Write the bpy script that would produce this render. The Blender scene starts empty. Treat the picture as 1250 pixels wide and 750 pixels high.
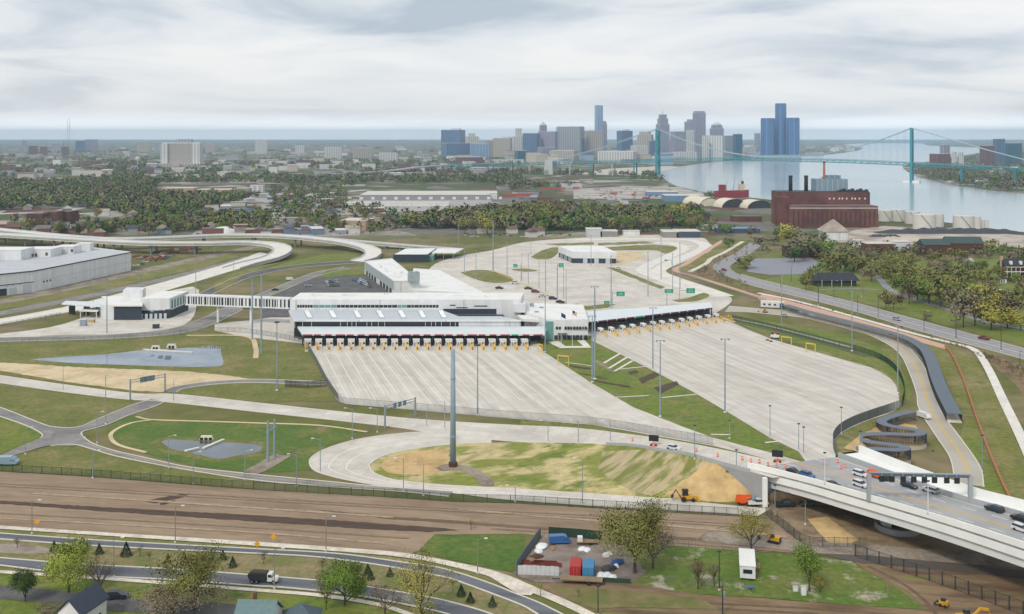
import bpy, bmesh, math, random
import numpy as np
from mathutils import Vector, Matrix
from mathutils.geometry import tessellate_polygon
random.seed(11)
RNG = np.random.default_rng(11)
R = math.radians
# ------------------------------------------------------------------ camera, sky, sun, exposure
H, F, HY = 100.0, 1250.0, 166.0          # camera height (m), focal length and horizon row in photo pixels
SC = bpy.context.scene
COL = SC.collection
cam = bpy.data.cameras.new('camera')
cam.sensor_width = 36.0
cam.lens = 36.0
cam.shift_y = -209.0 / 1250.0
cam.clip_start = 1.0
cam.clip_end = 80000.0
cam_ob = bpy.data.objects.new('camera', cam)
cam_ob.location = (0, 0, H)
cam_ob.rotation_euler = (R(90), 0, 0)
COL.objects.link(cam_ob)
SC.camera = cam_ob
SUN_EL, SUN_AZ = 45.0, 212.0              # high soft sun behind the overcast, from behind the camera's left
world = bpy.data.worlds.new('World')
SC.world = world
world.use_nodes = True
wn, wl = world.node_tree.nodes, world.node_tree.links
wn.clear()
w_out = wn.new('ShaderNodeOutputWorld')
w_bg = wn.new('ShaderNodeBackground')
w_bg.inputs['Strength'].default_value = 0.084
w_sky = wn.new('ShaderNodeTexSky')
w_sky.sky_type = 'NISHITA'
w_sky.sun_disc = False
w_sky.sun_elevation = R(SUN_EL)
w_sky.sun_rotation = R(SUN_AZ)
w_sky.dust_density = 2.0
def wnode(t, **kw):
 n = wn.new(t)
 for k, v in kw.items():
  setattr(n, k, v)
 return n
w_tc = wnode('ShaderNodeTexCoord')
w_sep = wnode('ShaderNodeSeparateXYZ')
wl.new(w_tc.outputs['Generated'], w_sep.inputs[0])
w_abs = wnode('ShaderNodeMath', operation='MAXIMUM')
wl.new(w_sep.outputs['Z'], w_abs.inputs[0])
w_abs.inputs[1].default_value = 0.0
w_add = wnode('ShaderNodeMath', operation='ADD')
wl.new(w_abs.outputs[0], w_add.inputs[0])
w_add.inputs[1].default_value = 0.12
w_div = wnode('ShaderNodeVectorMath', operation='DIVIDE')
w_cmb = wnode('ShaderNodeCombineXYZ')
for k in range(3):
 wl.new(w_add.outputs[0], w_cmb.inputs[k])
wl.new(w_tc.outputs['Generated'], w_div.inputs[0])
wl.new(w_cmb.outputs[0], w_div.inputs[1])
w_map = wnode('ShaderNodeMapping')
w_map.inputs['Location'].default_value = (7.5, 8.0, 0.0)
w_map.inputs['Scale'].default_value = (0.8, 0.9, 0.1)
wl.new(w_div.outputs[0], w_map.inputs[0])
w_n1 = wnode('ShaderNodeTexNoise')
w_n1.inputs['Scale'].default_value = 1.0
w_n1.inputs['Detail'].default_value = 7.0
w_n1.inputs['Roughness'].default_value = 0.55
w_n1.inputs['Distortion'].default_value = 0.5
wl.new(w_map.outputs[0], w_n1.inputs['Vector'])
w_rmp = wnode('ShaderNodeValToRGB')
e = w_rmp.color_ramp.elements
e[0].position, e[0].color = 0.37, (0.48, 0.545, 0.62, 1)
e[1].position, e[1].color = 0.64, (0.90, 0.895, 0.885, 1)
em = w_rmp.color_ramp.elements.new(0.505)
em.color = (0.755, 0.785, 0.815, 1)
wl.new(w_n1.outputs['Fac'], w_rmp.inputs[0])
# overcast brightens to a pale, slightly warm band towards the horizon
w_hz = wnode('ShaderNodeMapRange')
wl.new(w_sep.outputs['Z'], w_hz.inputs[0])
w_hz.inputs[1].default_value, w_hz.inputs[2].default_value = 0.0, 0.10
w_hz.inputs[3].default_value, w_hz.inputs[4].default_value = 0.75, 0.0
w_mix = wnode('ShaderNodeMixRGB')
wl.new(w_hz.outputs[0], w_mix.inputs[0])
wl.new(w_rmp.outputs[0], w_mix.inputs[1])
w_mix.inputs[2].default_value = (0.92, 0.905, 0.885, 1)
w_sc = wnode('ShaderNodeVectorMath', operation='SCALE')
wl.new(w_mix.outputs[0], w_sc.inputs[0])
w_br = wnode('ShaderNodeMapRange')
wl.new(w_sep.outputs['Z'], w_br.inputs[0])
w_br.interpolation_type = 'SMOOTHSTEP'
w_br.inputs[1].default_value, w_br.inputs[2].default_value = -0.002, 0.026
w_br.inputs[3].default_value, w_br.inputs[4].default_value = 20.5, 9.6
wl.new(w_br.outputs[0], w_sc.inputs['Scale'])
w_mx2 = wnode('ShaderNodeMixRGB')
w_mx2.inputs[0].default_value = 0.93          # cloud cover
wl.new(w_sky.outputs[0], w_mx2.inputs[1])
wl.new(w_sc.outputs[0], w_mx2.inputs[2])
wl.new(w_mx2.outputs[0], w_bg.inputs[0])
wl.new(w_bg.outputs[0], w_out.inputs[0])
sun = bpy.data.lights.new('sun', 'SUN')
sun.energy = 1.5
sun.angle = R(10)
sun.color = (1.0, 0.93, 0.81)
sun_ob = bpy.data.objects.new('sun', sun)
a_ = R(SUN_AZ)
sdir = Vector((math.sin(a_) * math.cos(R(SUN_EL)), math.cos(a_) * math.cos(R(SUN_EL)), math.sin(R(SUN_EL))))
sun_ob.rotation_euler = (-sdir).to_track_quat('-Z', 'Y').to_euler()
COL.objects.link(sun_ob)
SC.view_settings.view_transform = 'Standard'
SC.view_settings.look = 'None'
SC.view_settings.exposure = 0.43
SC.view_settings.gamma = 1.0
SC.cycles.use_denoising = True
SC.cycles.volume_bounces = 4
SC.cycles.max_bounces = 6
SC.cycles.diffuse_bounces = 3
SC.cycles.transparent_max_bounces = 8
# ------------------------------------------------------------------ geometry helpers
def W(x, y, z=0.0):
 """photo pixel + height above the ground -> point of the place"""
 D = (H - z) * F / (y - HY)
 return Vector(((x - 625.0) * D / F, D, z))
def WD(x, D, z=0.0):
 return Vector(((x - 625.0) * D / F, D, z))
def mpp(y):
 return H / (y - HY)
def lin(v):
 v /= 255.0
 return v / 12.92 if v <= 0.04045 else ((v + 0.055) / 1.055) ** 2.4
def C(r, g, b, k=0.85):
 return (lin(r) * k, lin(g) * k, lin(b) * k)
def cr(pts, n=5):
 """Catmull-Rom through points"""
 pts = [Vector(p) for p in pts]
 if len(pts) < 3:
  return pts
 q = [pts[0] * 2 - pts[1]] + pts + [pts[-1] * 2 - pts[-2]]
 out = []
 for i in range(1, len(q) - 2):
  for k in range(n):
   t = k / n
   p0, p1, p2, p3 = q[i - 1], q[i], q[i + 1], q[i + 2]
   out.append(0.5 * ((2 * p1) + (p2 - p0) * t + (2 * p0 - 5 * p1 + 4 * p2 - p3) * t * t + (3 * p1 - p0 - 3 * p2 + p3) * t ** 3))
 out.append(pts[-1])
 return out
def crp(pts, n=5):
 return [(p.x, p.y) for p in cr([(a, b, 0) for a, b in pts], n)]
def interp(xs, ys, x):
 return float(np.interp(x, xs, ys))
def sm(t):
 t = max(0.0, min(1.0, t))
 return t * t * (3 - 2 * t)
MATS = {}
def mat(name, c=(0.5, 0.5, 0.5), rough=0.85, var=0.1, scale=0.2, c2=None, scale2=0.02, thr=(0.45, 0.6), spec=0.3, metal=0.0,
  aniso=None, orand=0.0, bump=0.0, attr=None, coord='pos', fine=None, slabs=None, c3=None, scale3=.1, thr3=(.5, .6)):
 if name in MATS:
  return MATS[name]
 m = bpy.data.materials.new(name)
 m.use_nodes = True
 n, l = m.node_tree.nodes, m.node_tree.links
 b = n['Principled BSDF']
 b.inputs['Roughness'].default_value = rough
 b.inputs['Specular IOR Level'].default_value = spec
 b.inputs['Metallic'].default_value = metal
 if coord == 'pos':
  vec = n.new('ShaderNodeNewGeometry').outputs['Position']
 else:
  vec = n.new('ShaderNodeTexCoord').outputs['Object']
 if aniso:
  mp = n.new('ShaderNodeMapping')
  mp.vector_type = 'TEXTURE'
  mp.inputs['Rotation'].default_value = (0, 0, R(aniso[0]))
  mp.inputs['Scale'].default_value = (1 / aniso[1], 1, 1)
  l.new(vec, mp.inputs[0])
  vec = mp.outputs[0]
 cur = None
 if c2 is not None:
  n2 = n.new('ShaderNodeTexNoise')
  n2.inputs['Scale'].default_value = scale2
  n2.inputs['Detail'].default_value = 6
  n2.inputs['Roughness'].default_value = 0.6
  l.new(vec, n2.inputs['Vector'])
  mr = n.new('ShaderNodeMapRange')
  mr.inputs[1].default_value, mr.inputs[2].default_value = thr
  l.new(n2.outputs['Fac'], mr.inputs[0])
  mx = n.new('ShaderNodeMixRGB')
  mx.inputs[1].default_value = (*c, 1)
  mx.inputs[2].default_value = (*c2, 1)
  l.new(mr.outputs[0], mx.inputs[0])
  cur = mx.outputs[0]
 if c3 is not None:
  n3 = n.new('ShaderNodeTexNoise')
  n3.inputs['Scale'].default_value = scale3
  n3.inputs['Detail'].default_value = 8
  n3.inputs['Roughness'].default_value = 0.7
  va = n.new('ShaderNodeVectorMath')
  va.inputs[1].default_value = (31.7, 87.1, 0)
  l.new(vec, va.inputs[0])
  l.new(va.outputs[0], n3.inputs['Vector'])
  m3 = n.new('ShaderNodeMapRange')
  m3.inputs[1].default_value, m3.inputs[2].default_value = thr3
  l.new(n3.outputs['Fac'], m3.inputs[0])
  mx = n.new('ShaderNodeMixRGB')
  mx.inputs[1].default_value = (*c, 1)
  mx.inputs[2].default_value = (*c3, 1)
  if cur is not None:
   l.new(cur, mx.inputs[1])
  l.new(m3.outputs[0], mx.inputs[0])
  cur = mx.outputs[0]
 if slabs:
  mp = n.new('ShaderNodeMapping')
  mp.inputs['Rotation'].default_value = (0, 0, R(slabs[1]))
  l.new(n.new('ShaderNodeNewGeometry').outputs['Position'], mp.inputs[0])
  bk_ = n.new('ShaderNodeTexBrick')
  bk_.offset = 0
  for k_, v_ in (('Scale', 1.0), ('Mortar Size', slabs[2]), ('Brick Width', slabs[0]), ('Row Height', slabs[0]), ('Bias', 0.0)):
   bk_.inputs[k_].default_value = v_
  bk_.inputs['Color1'].default_value = (1.05, 1.05, 1.05, 1)
  bk_.inputs['Color2'].default_value = (.93, .93, .93, 1)
  bk_.inputs['Mortar'].default_value = (.74, .73, .72, 1)
  l.new(mp.outputs[0], bk_.inputs['Vector'])
  mx = n.new('ShaderNodeMixRGB')
  mx.blend_type = 'MULTIPLY'
  mx.inputs[0].default_value = 1
  mx.inputs[1].default_value = (*c, 1)
  if cur is not None:
   l.new(cur, mx.inputs[1])
  l.new(bk_.outputs[0], mx.inputs[2])
  cur = mx.outputs[0]
 n1 = n.new('ShaderNodeTexNoise')
 n1.inputs['Scale'].default_value = scale
 n1.inputs['Detail'].default_value = 5
 n1.inputs['Roughness'].default_value = 0.65
 l.new(vec, n1.inputs['Vector'])
 mr1 = n.new('ShaderNodeMapRange')
 mr1.inputs[1].default_value, mr1.inputs[2].default_value = 0.3, 0.7
 mr1.inputs[3].default_value, mr1.inputs[4].default_value = 1 - var, 1 + var
 mr1.clamp = False
 l.new(n1.outputs['Fac'], mr1.inputs[0])
 val = mr1.outputs[0]
 if orand:
  oi = n.new('ShaderNodeObjectInfo')
  mo = n.new('ShaderNodeMapRange')
  mo.inputs[3].default_value, mo.inputs[4].default_value = 1 - orand, 1 + orand
  l.new(oi.outputs['Random'], mo.inputs[0])
  mm = n.new('ShaderNodeMath')
  mm.operation = 'MULTIPLY'
  l.new(val, mm.inputs[0])
  l.new(mo.outputs[0], mm.inputs[1])
  val = mm.outputs[0]
 if attr:
  at_ = n.new('ShaderNodeAttribute')
  at_.attribute_name = attr
  mx = n.new('ShaderNodeMixRGB')
  mx.blend_type = 'MULTIPLY'
  mx.inputs[0].default_value = 1
  if cur is not None:
   l.new(cur, mx.inputs[1])
  else:
   mx.inputs[1].default_value = (*c, 1)
  l.new(at_.outputs['Color'], mx.inputs[2])
  cur = mx.outputs[0]
 sc = n.new('ShaderNodeVectorMath')
 sc.operation = 'SCALE'
 if cur is not None:
  l.new(cur, sc.inputs[0])
 else:
  sc.inputs[0].default_value = c
 l.new(val, sc.inputs['Scale'])
 l.new(sc.outputs[0], b.inputs['Base Color'])
 if bump:
  bp = n.new('ShaderNodeBump')
  bp.inputs['Strength'].default_value = 1.0
  bp.inputs['Distance'].default_value = bump
  nb = n.new('ShaderNodeTexNoise')
  nb.inputs['Scale'].default_value = fine or scale * 2
  nb.inputs['Detail'].default_value = 4
  l.new(vec, nb.inputs['Vector'])
  l.new(nb.outputs['Fac'], bp.inputs['Height'])
  l.new(bp.outputs[0], b.inputs['Normal'])
 MATS[name] = m
 return m
def tag(o, label=None, cat=None, group=None, kind=None):
 if label:
  o['label'] = label
 if cat:
  o['category'] = cat
 if group:
  o['group'] = group
 if kind:
  o['kind'] = kind
 return o
def thing(name, label, cat, loc=(0, 0, 0), rz=0.0, group=None):
 o = bpy.data.objects.new(name, None)
 o.empty_display_size = 0.5
 o.location = loc
 o.rotation_euler = (0, 0, rz)
 COL.objects.link(o)
 return tag(o, label, cat, group)
def obj(name, mesh, parent=None, loc=(0, 0, 0), rz=0.0, scale=None):
 o = bpy.data.objects.new(name, mesh)
 o.location = loc
 o.rotation_euler = (0, 0, rz)
 if scale is not None:
  o.scale = scale
 if parent:
  o.parent = parent
 COL.objects.link(o)
 return o
class MB:
 """collects faces; build() links them as one mesh object"""
 def __init__(s):
  s.v, s.f, s.mi, s.mats = [], [], [], []
  s.cur = 0
 def use(s, m):
  if m not in s.mats:
   s.mats.append(m)
  s.cur = s.mats.index(m)
  return s
 def add(s, vs, fs):
  o = len(s.v)
  s.v += [tuple(v) for v in vs]
  s.f += [tuple(i + o for i in f) for f in fs]
  s.mi += [s.cur] * len(fs)
  return s
 def box(s, cx, cy, z0, sx, sy, sz, rz=0.0, top=(1.0, 1.0)):
  vs = []
  c, n = math.cos(rz), math.sin(rz)
  for zz, t in ((z0, (1, 1)), (z0 + sz, top)):
   for a, b in ((-1, -1), (1, -1), (1, 1), (-1, 1)):
    x, y = a * sx / 2 * t[0], b * sy / 2 * t[1]
    vs.append((cx + x * c - y * n, cy + x * n + y * c, zz))
  return s.add(vs, [(3, 2, 1, 0), (4, 5, 6, 7), (0, 1, 5, 4), (1, 2, 6, 5), (2, 3, 7, 6), (3, 0, 4, 7)])
 def prism(s, pts, z0, z1):
  """pts: footprint (x,y[,..]); z0,z1 numbers or per-point lists"""
  n = len(pts)
  area = sum(pts[i][0] * pts[(i + 1) % n][1] - pts[(i + 1) % n][0] * pts[i][1] for i in range(n))
  idx = list(range(n))
  if area < 0:
   idx = idx[::-1]
  z0l = z0 if isinstance(z0, (list, tuple)) else [z0] * n
  z1l = z1 if isinstance(z1, (list, tuple)) else [z1] * n
  lo = [(pts[i][0], pts[i][1], z0l[i]) for i in idx]
  hi = [(pts[i][0], pts[i][1], z1l[i]) for i in idx]
  fs = [tuple(range(n - 1, -1, -1)), tuple(range(n, 2 * n))]
  fs += [(i, (i + 1) % n, n + (i + 1) % n, n + i) for i in range(n)]
  return s.add(lo + hi, fs)
 def tube(s, p0, p1, r0, r1=None, n=6, caps=True):
  p0, p1 = Vector(p0), Vector(p1)
  r1 = r0 if r1 is None else r1
  d = (p1 - p0)
  if d.length < 1e-6:
   return s
  d.normalize()
  u = d.cross(Vector((0, 0, 1)) if abs(d.z) < 0.9 else Vector((1, 0, 0))).normalized()
  w = d.cross(u)
  vs = []
  for p, r in ((p0, r0), (p1, r1)):
   for k in range(n):
    a = 2 * math.pi * k / n
    vs.append(p + (u * math.cos(a) + w * math.sin(a)) * r)
  fs = [(k, (k + 1) % n, n + (k + 1) % n, n + k) for k in range(n)]
  if caps:
   fs += [tuple(range(n - 1, -1, -1)), tuple(range(n, 2 * n))]
  return s.add(vs, fs)
 def bar(s, p0, p1, w, h):
  """box beam from p0 to p1, width w across (horizontal), height h (downwards from the line's centre)"""
  p0, p1 = Vector(p0), Vector(p1)
  d = p1 - p0
  side = Vector((-d.y, d.x, 0))
  if side.length < 1e-6:
   side = Vector((1, 0, 0))
  side.normalize()
  side *= w / 2
  up = Vector((0, 0, h / 2))
  vs = [p0 - side - up, p0 + side - up, p0 + side + up, p0 - side + up, p1 - side - up, p1 + side - up, p1 + side + up, p1 - side + up]
  return s.add(vs, [(0, 1, 2, 3), (7, 6, 5, 4), (0, 4, 5, 1), (1, 5, 6, 2), (2, 6, 7, 3), (3, 7, 4, 0)])
 def lathe(s, cx, cy, prof, n=16):
  vs = []
  for r, z in prof:
   for k in range(n):
    a = 2 * math.pi * k / n
    vs.append((cx + r * math.cos(a), cy + r * math.sin(a), z))
  m = len(prof)
  fs = []
  for j in range(m - 1):
   for k in range(n):
    fs.append((j * n + k, j * n + (k + 1) % n, (j + 1) * n + (k + 1) % n, (j + 1) * n + k))
  fs.append(tuple(range(n - 1, -1, -1)))
  fs.append(tuple(range((m - 1) * n, m * n)))
  return s.add(vs, fs)
 def ribbon(s, L, Rr):
  n = len(L)
  return s.add(list(L) + list(Rr), [(i, n + i, n + i + 1, i + 1) for i in range(n - 1)])
 def strip(s, L, Rr, h):
  """solid slab: L,R top edge lists, thickness h downwards"""
  n = len(L)
  dz = Vector((0, 0, h))
  L = [Vector(p) for p in L]
  Rr = [Vector(p) for p in Rr]
  vs = L + Rr + [p - dz for p in L] + [p - dz for p in Rr]
  fs = []
  for i in range(n - 1):
   fs += [(i, n + i, n + i + 1, i + 1), (2 * n + i, 2 * n + i + 1, 3 * n + i + 1, 3 * n + i),
    (i, i + 1, 2 * n + i + 1, 2 * n + i), (n + i, 3 * n + i, 3 * n + i + 1, n + i + 1)]
  fs += [(0, 2 * n, 3 * n, n), (n - 1, 2 * n - 1, 4 * n - 1, 3 * n - 1)]
  return s.add(vs, fs)
 def mesh(s, name='mesh', m=None, smooth=False):
  me = bpy.data.meshes.new(name)
  me.from_pydata(s.v, [], s.f)
  for k in (s.mats if s.mats else [m]):
   me.materials.append(k)
  if s.mats:
   me.polygons.foreach_set('material_index', s.mi)
  if smooth:
   me.polygons.foreach_set('use_smooth', [True] * len(s.f))
  return me
 def build(s, name, m=None, parent=None, loc=(0, 0, 0), rz=0.0, smooth=False):
  return obj(name, s.mesh(name, m, smooth), parent, loc, rz)
def offset_line(pts, w):
 """left/right edges of a centre line (world points), total width w (number or list)"""
 L, Rr = [], []
 n = len(pts)
 for i, p in enumerate(pts):
  d = pts[min(i + 1, n - 1)] - pts[max(i - 1, 0)]
  s = Vector((-d.y, d.x, 0))
  s.normalize()
  ww = w[i] if isinstance(w, (list, tuple)) else w
  L.append(p + s * ww / 2)
  Rr.append(p - s * ww / 2)
 return L, Rr
def resample(pts, step):
 pts = [Vector(p) for p in pts]
 out = [pts[0].copy()]
 acc = 0.0
 for a, b in zip(pts, pts[1:]):
  d = (b - a).length
  if d == 0:
   continue
  t = step - acc
  while t <= d:
   out.append(a + (b - a) * (t / d))
   t += step
  acc = d - (t - step)
 return out
ORD = ['first', 'second', 'third', 'fourth', 'fifth', 'sixth', 'seventh', 'eighth', 'ninth', 'tenth', 'eleventh', 'twelfth', 'thirteenth',
 'fourteenth', 'fifteenth', 'sixteenth', 'seventeenth', 'eighteenth', 'nineteenth', 'twentieth', 'twenty-first', 'twenty-second',
 'twenty-third', 'twenty-fourth', 'twenty-fifth', 'twenty-sixth', 'twenty-seventh', 'twenty-eighth', 'twenty-ninth', 'thirtieth']
# ------------------------------------------------------------------ embankment under the bridge ramp
YS = ([600, 640, 697, 738, 774, 815, 838, 876, 917, 960], [540, 540, 541, 543, 545, 552, 555, 566, 577, 590])
YT = ([600, 700, 780, 880, 925, 960], [598, 604, 609, 613, 615, 617])
def _zn(x, y):
 m = sm((x - 640.0) / 270.0) * sm((y - 425.0) / 140.0)
 if x > 1025:
  m *= 1 - sm((x - 1025.0) / 70.0)
 return 8.2 * m
def _dwall(x):
 """depth of the wing wall along the ramp edge"""
 ys = interp(*YS, x)
 return (H - _zn(x, ys)) * F / (ys - HY)
def _yw(x):
 return 570 + (x - 881) * 37.0 / 46.0
def g(x, y):
 if x < 640 or x > 1100 or y < 425:
  return 0.0
 ys = interp(*YS, x)
 if y <= ys:
  return _zn(x, y)
 yt = interp(*YT, x)
 top, y0 = _zn(x, ys), ys
 if x > 878 and y > _yw(x):
  y0 = _yw(x)
  top = max(0.0, H - _dwall(x) * (y0 - HY) / F)
 s = (y - y0) / max(yt - y0, 1.0)
 return top * max(0.0, 1 - s)
def P(x, y, dz=0.0):
 z = g(x, y)
 v = W(x, y, z)
 v.z += dz
 return v
SHEETS = [0]
RAGGED = {'grass', 'grass_green', 'grass_deep', 'bank_grass', 'dirt', 'dirt_dark', 'dirt_brown', 'sand', 'clay', 'scrub', 'dirt_warm', 'dry_lot', 'yard_gravel', 'gravel', 'dirt_under', 'dark_track', 'dirt_track', 'pale_soil'}
def in_mound(pts):
 xs, ys = [p[0] for p in pts], [p[1] for p in pts]
 return max(xs) > 640 and min(xs) < 1100 and max(ys) > 425 and min(ys) < 617
def sheet(name, pts, lvl, m, label=None, kind='structure', parent=None, lift=None, cat=None):
 """flat ground cover drawn round its outline; draped over the embankment where it reaches it"""
 if m.name.split('.')[0] in RAGGED:
  rr, q = random.Random(len(pts) + int(pts[0][0])), []
  for (xa, ya), (xb, yb) in zip(pts, pts[1:] + pts[:1]):
   k = max(1, int(math.hypot(xb - xa, (yb - ya) * 2) / 5))
   nl_ = math.hypot(xb - xa, yb - ya) + 1e-6
   for i in range(k):
    a_ = rr.uniform(-.7, .7) if i else 0.0
    q.append((xa + (xb - xa) * i / k - (yb - ya) / nl_ * a_, ya + (yb - ya) * i / k + (xb - xa) / nl_ * a_ * .6))
  pts = q
 SHEETS[0] += 1
 dz = (lift if lift is not None else 0.03 * lvl) + 0.00018 * SHEETS[0]
 if not in_mound(pts):
  v = [W(x, y) + Vector((0, 0, dz)) for x, y in pts]
  me = bpy.data.meshes.new(name)
  n = len(v)
  ar = sum(v[i].x * v[(i + 1) % n].y - v[(i + 1) % n].x * v[i].y for i in range(n))
  me.from_pydata(v, [], [tuple(range(n)) if ar > 0 else tuple(range(n - 1, -1, -1))])
 else:
  bm = bmesh.new()
  bv = [bm.verts.new((x, y, 0)) for x, y in pts]
  for tri in tessellate_polygon([[Vector((x, y, 0)) for x, y in pts]]):
   bm.faces.new([bv[k] for k in tri])
  xs, ys = [p[0] for p in pts], [p[1] for p in pts]
  for gx in range(640, 1101, 6):
   if min(xs) < gx < max(xs):
    bmesh.ops.bisect_plane(bm, geom=bm.verts[:] + bm.edges[:] + bm.faces[:], plane_co=(gx, 0, 0), plane_no=(1, 0, 0), dist=1e-4)
  for gy in range(426, 618, 3):
   if min(ys) < gy < max(ys):
    bmesh.ops.bisect_plane(bm, geom=bm.verts[:] + bm.edges[:] + bm.faces[:], plane_co=(0, gy, 0), plane_no=(0, 1, 0), dist=1e-4)
  bmesh.ops.triangulate(bm, faces=bm.faces[:], quad_method='FIXED', ngon_method='EAR_CLIP')
  for v in bm.verts:
   v.co = P(v.co.x, v.co.y, dz)
  bmesh.ops.recalc_face_normals(bm, faces=bm.faces[:])
  up = sum(f.normal.z for f in bm.faces)
  if up < 0:
   bmesh.ops.reverse_faces(bm, faces=bm.faces[:])
  me = bpy.data.meshes.new(name)
  bm.to_mesh(me)
  bm.free()
 me.materials.append(m)
 o = obj(name, me, parent)
 if parent is None:
  tag(o, label, cat, None, kind)
 return o
def edge_resample(pts, n):
 d = [0.0]
 for a, b in zip(pts, pts[1:]):
  d.append(d[-1] + math.hypot(a[0] - b[0], (a[1] - b[1]) * 3))
 t = np.linspace(0, d[-1], n)
 return list(zip(np.interp(t, d, [p[0] for p in pts]).tolist(), np.interp(t, d, [p[1] for p in pts]).tolist()))
def sheet2(name, ea, eb, lvl, m, label=None, n=None, kind='structure'):
 """ground cover between two edge lines (photo pixels), as a strip of quads"""
 SHEETS[0] += 1
 dz = 0.03 * lvl + 0.00018 * SHEETS[0]
 ea, eb = crp(ea), crp(eb)
 L = max(sum(math.hypot(a[0] - b[0], a[1] - b[1]) for a, b in zip(q, q[1:])) for q in (ea, eb))
 n = n or int(max(12, L / 5))
 A, B = edge_resample(ea, n), edge_resample(eb, n)
 acr = 10 if in_mound(A + B) else 1
 v, f = [], []
 for a, b in zip(A, B):
  for k in range(acr + 1):
   t = k / acr
   v.append(P(a[0] + (b[0] - a[0]) * t, a[1] + (b[1] - a[1]) * t, dz))
 w = acr + 1
 for i in range(n - 1):
  for k in range(acr):
   f.append((i * w + k, i * w + k + 1, (i + 1) * w + k + 1, (i + 1) * w + k))
 me = bpy.data.meshes.new(name)
 me.from_pydata(v, [], f)
 me.materials.append(m)
 o = obj(name, me)
 tag(o, label, None, None, kind)
 return o
def ground_line(pts, n=5, dz=0.0):
 return [P(x, y, dz) for x, y in crp(pts, n)]
def kerb(parent, pts, w=0.35, h=0.15, m=None, lvl=0.0, n=5, name='kerb'):
 c = ground_line(pts, n, lvl + h)
 L, Rr = offset_line(c, w)
 return MB().strip(L, Rr, h + 0.05).build(name, m or M_KERB, parent)
def line_mark(parent, pts, w=0.2, m=None, lvl=0.0, n=5, dash=None, name='marking'):
 c = ground_line(pts, n, lvl)
 mb = MB()
 if dash:
  q = resample(c, dash)
  for i in range(0, len(q) - 1, 2):
   L, Rr = offset_line([q[i], q[i + 1]], w)
   mb.ribbon(L, Rr)
 else:
  L, Rr = offset_line(c, w)
  mb.ribbon(L, Rr)
 if not mb.f:
  return None
 return mb.build(name, m or M_WHITE_PAINT, parent)
def between(A, B, t):
 n = max(len(A), len(B))
 def rs(q):
  xs = np.linspace(0, 1, len(q))
  tt = np.linspace(0, 1, n)
  return [(float(np.interp(k, xs, [p[0] for p in q])), float(np.interp(k, xs, [p[1] for p in q]))) for k in tt]
 A, B = rs(A), rs(B)
 return [(a[0] * (1 - t) + b[0] * t, a[1] * (1 - t) + b[1] * t) for a, b in zip(A, B)]
def road(top, bot, lvl, m, label, kerbs=(True, True), name='road', kw=0.35, marks=()):
 """carriageway between two edge lines given in photo pixels (smoothed)"""
 o = sheet2(name, top, bot, lvl, m, label)
 T, B = edge_resample(crp(top), 60), edge_resample(crp(bot), 60)
 z = 0.03 * lvl
 if kerbs[0]:
  kerb(o, top, kw, 0.14, None, z)
 if kerbs[1]:
  kerb(o, bot, kw, 0.14, None, z)
 for t, w, mm, dash in marks:
  line_mark(o, between(T, B, t), w, mm, z + 0.04, 1, dash)
 return o
def band(pts, width, lvl, m, label, kerbs=False, name='road', n=5, marks=()):
 """road of a given width in metres along a centre line in photo pixels"""
 SHEETS[0] += 1
 c = ground_line(pts, n, 0.03 * lvl + 0.00018 * SHEETS[0])
 c = [p + Vector((0, 0, .0004 * i)) for i, p in enumerate(c)]
 L, Rr = offset_line(c, width)
 o = MB().ribbon(Rr, L).build(name, m)
 tag(o, label, None, None, 'structure')
 if kerbs:
  for e_, s in ((L, 1), (Rr, -1)):
   a, b = offset_line([p + Vector((0, 0, 0.13)) for p in e_], 0.35)
   MB().strip(a, b, 0.18).build('kerb', M_KERB, o)
 for t, w, mm, dash in marks:
  cc = [a.lerp(b, t) + Vector((0, 0, 0.012)) for a, b in zip(L, Rr)]
  mb = MB()
  if dash:
   q = resample(cc, dash)
   for i in range(0, len(q) - 1, 2):
    mb.ribbon(*offset_line([q[i], q[i + 1]], w))
  else:
   mb.ribbon(*offset_line(cc, w))
  mb.build('marking', mm, o)
 return o
# ------------------------------------------------------------------ materials
GRS = dict(var=.3, scale=.6)
M_GRASS = mat('grass', C(120, 122, 56, .82), c2=C(146, 136, 92, .85), scale2=.05, thr=(.44, .64), c3=C(96, 106, 54, .85), thr3=(.52, .66), scale3=.12, **GRS)
M_GRASS_G = mat('grass_green', C(112, 128, 46, .82), c2=C(130, 128, 70, .85), scale2=.06, thr=(.44, .64), c3=C(88, 112, 44, .85), scale3=.15, thr3=(.5, .65), **GRS)
M_GRASS_D = mat('grass_deep', C(84, 112, 42, .85), c2=C(110, 120, 58, .85), scale2=.06, thr=(.45, .62), c3=C(134, 124, 84, .85), scale3=.07, thr3=(.58, .66), **GRS)
M_GRASS_S = mat('grass_seeded', C(132, 138, 64, .9), var=.22, scale=.5, c2=C(196, 180, 132, .9), scale2=.09, thr=(.44, .54), c3=C(104, 122, 50, .9), scale3=.08, thr3=(.53, .63), aniso=(25, .65))
M_MEDIAN = mat('median_grass', C(142, 130, 94, .85), var=.25, scale=.7, c2=C(116, 120, 68, .85), scale2=.12, thr=(.45, .6))
M_DIRT = mat('dirt', C(158, 138, 116, .88), var=.16, scale=.5, c2=C(140, 119, 98, .88), scale2=.12, thr=(.4, .66), aniso=(-9.5, .22), bump=.25, fine=.9, c3=C(170, 150, 126, .88), scale3=.1, thr3=(.56, .7))
M_DIRT_D = mat('dirt_dark', C(88, 72, 62, .8), var=.3, scale=.9, aniso=(-9.5, .12))
M_DIRT_B = mat('dirt_brown', C(140, 114, 88, .85), var=.25, scale=.5, c2=C(104, 84, 64, .85), scale2=.1, c3=C(124, 122, 70, .85), scale3=.15, thr3=(.54, .62), bump=.2, fine=.8)
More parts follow.
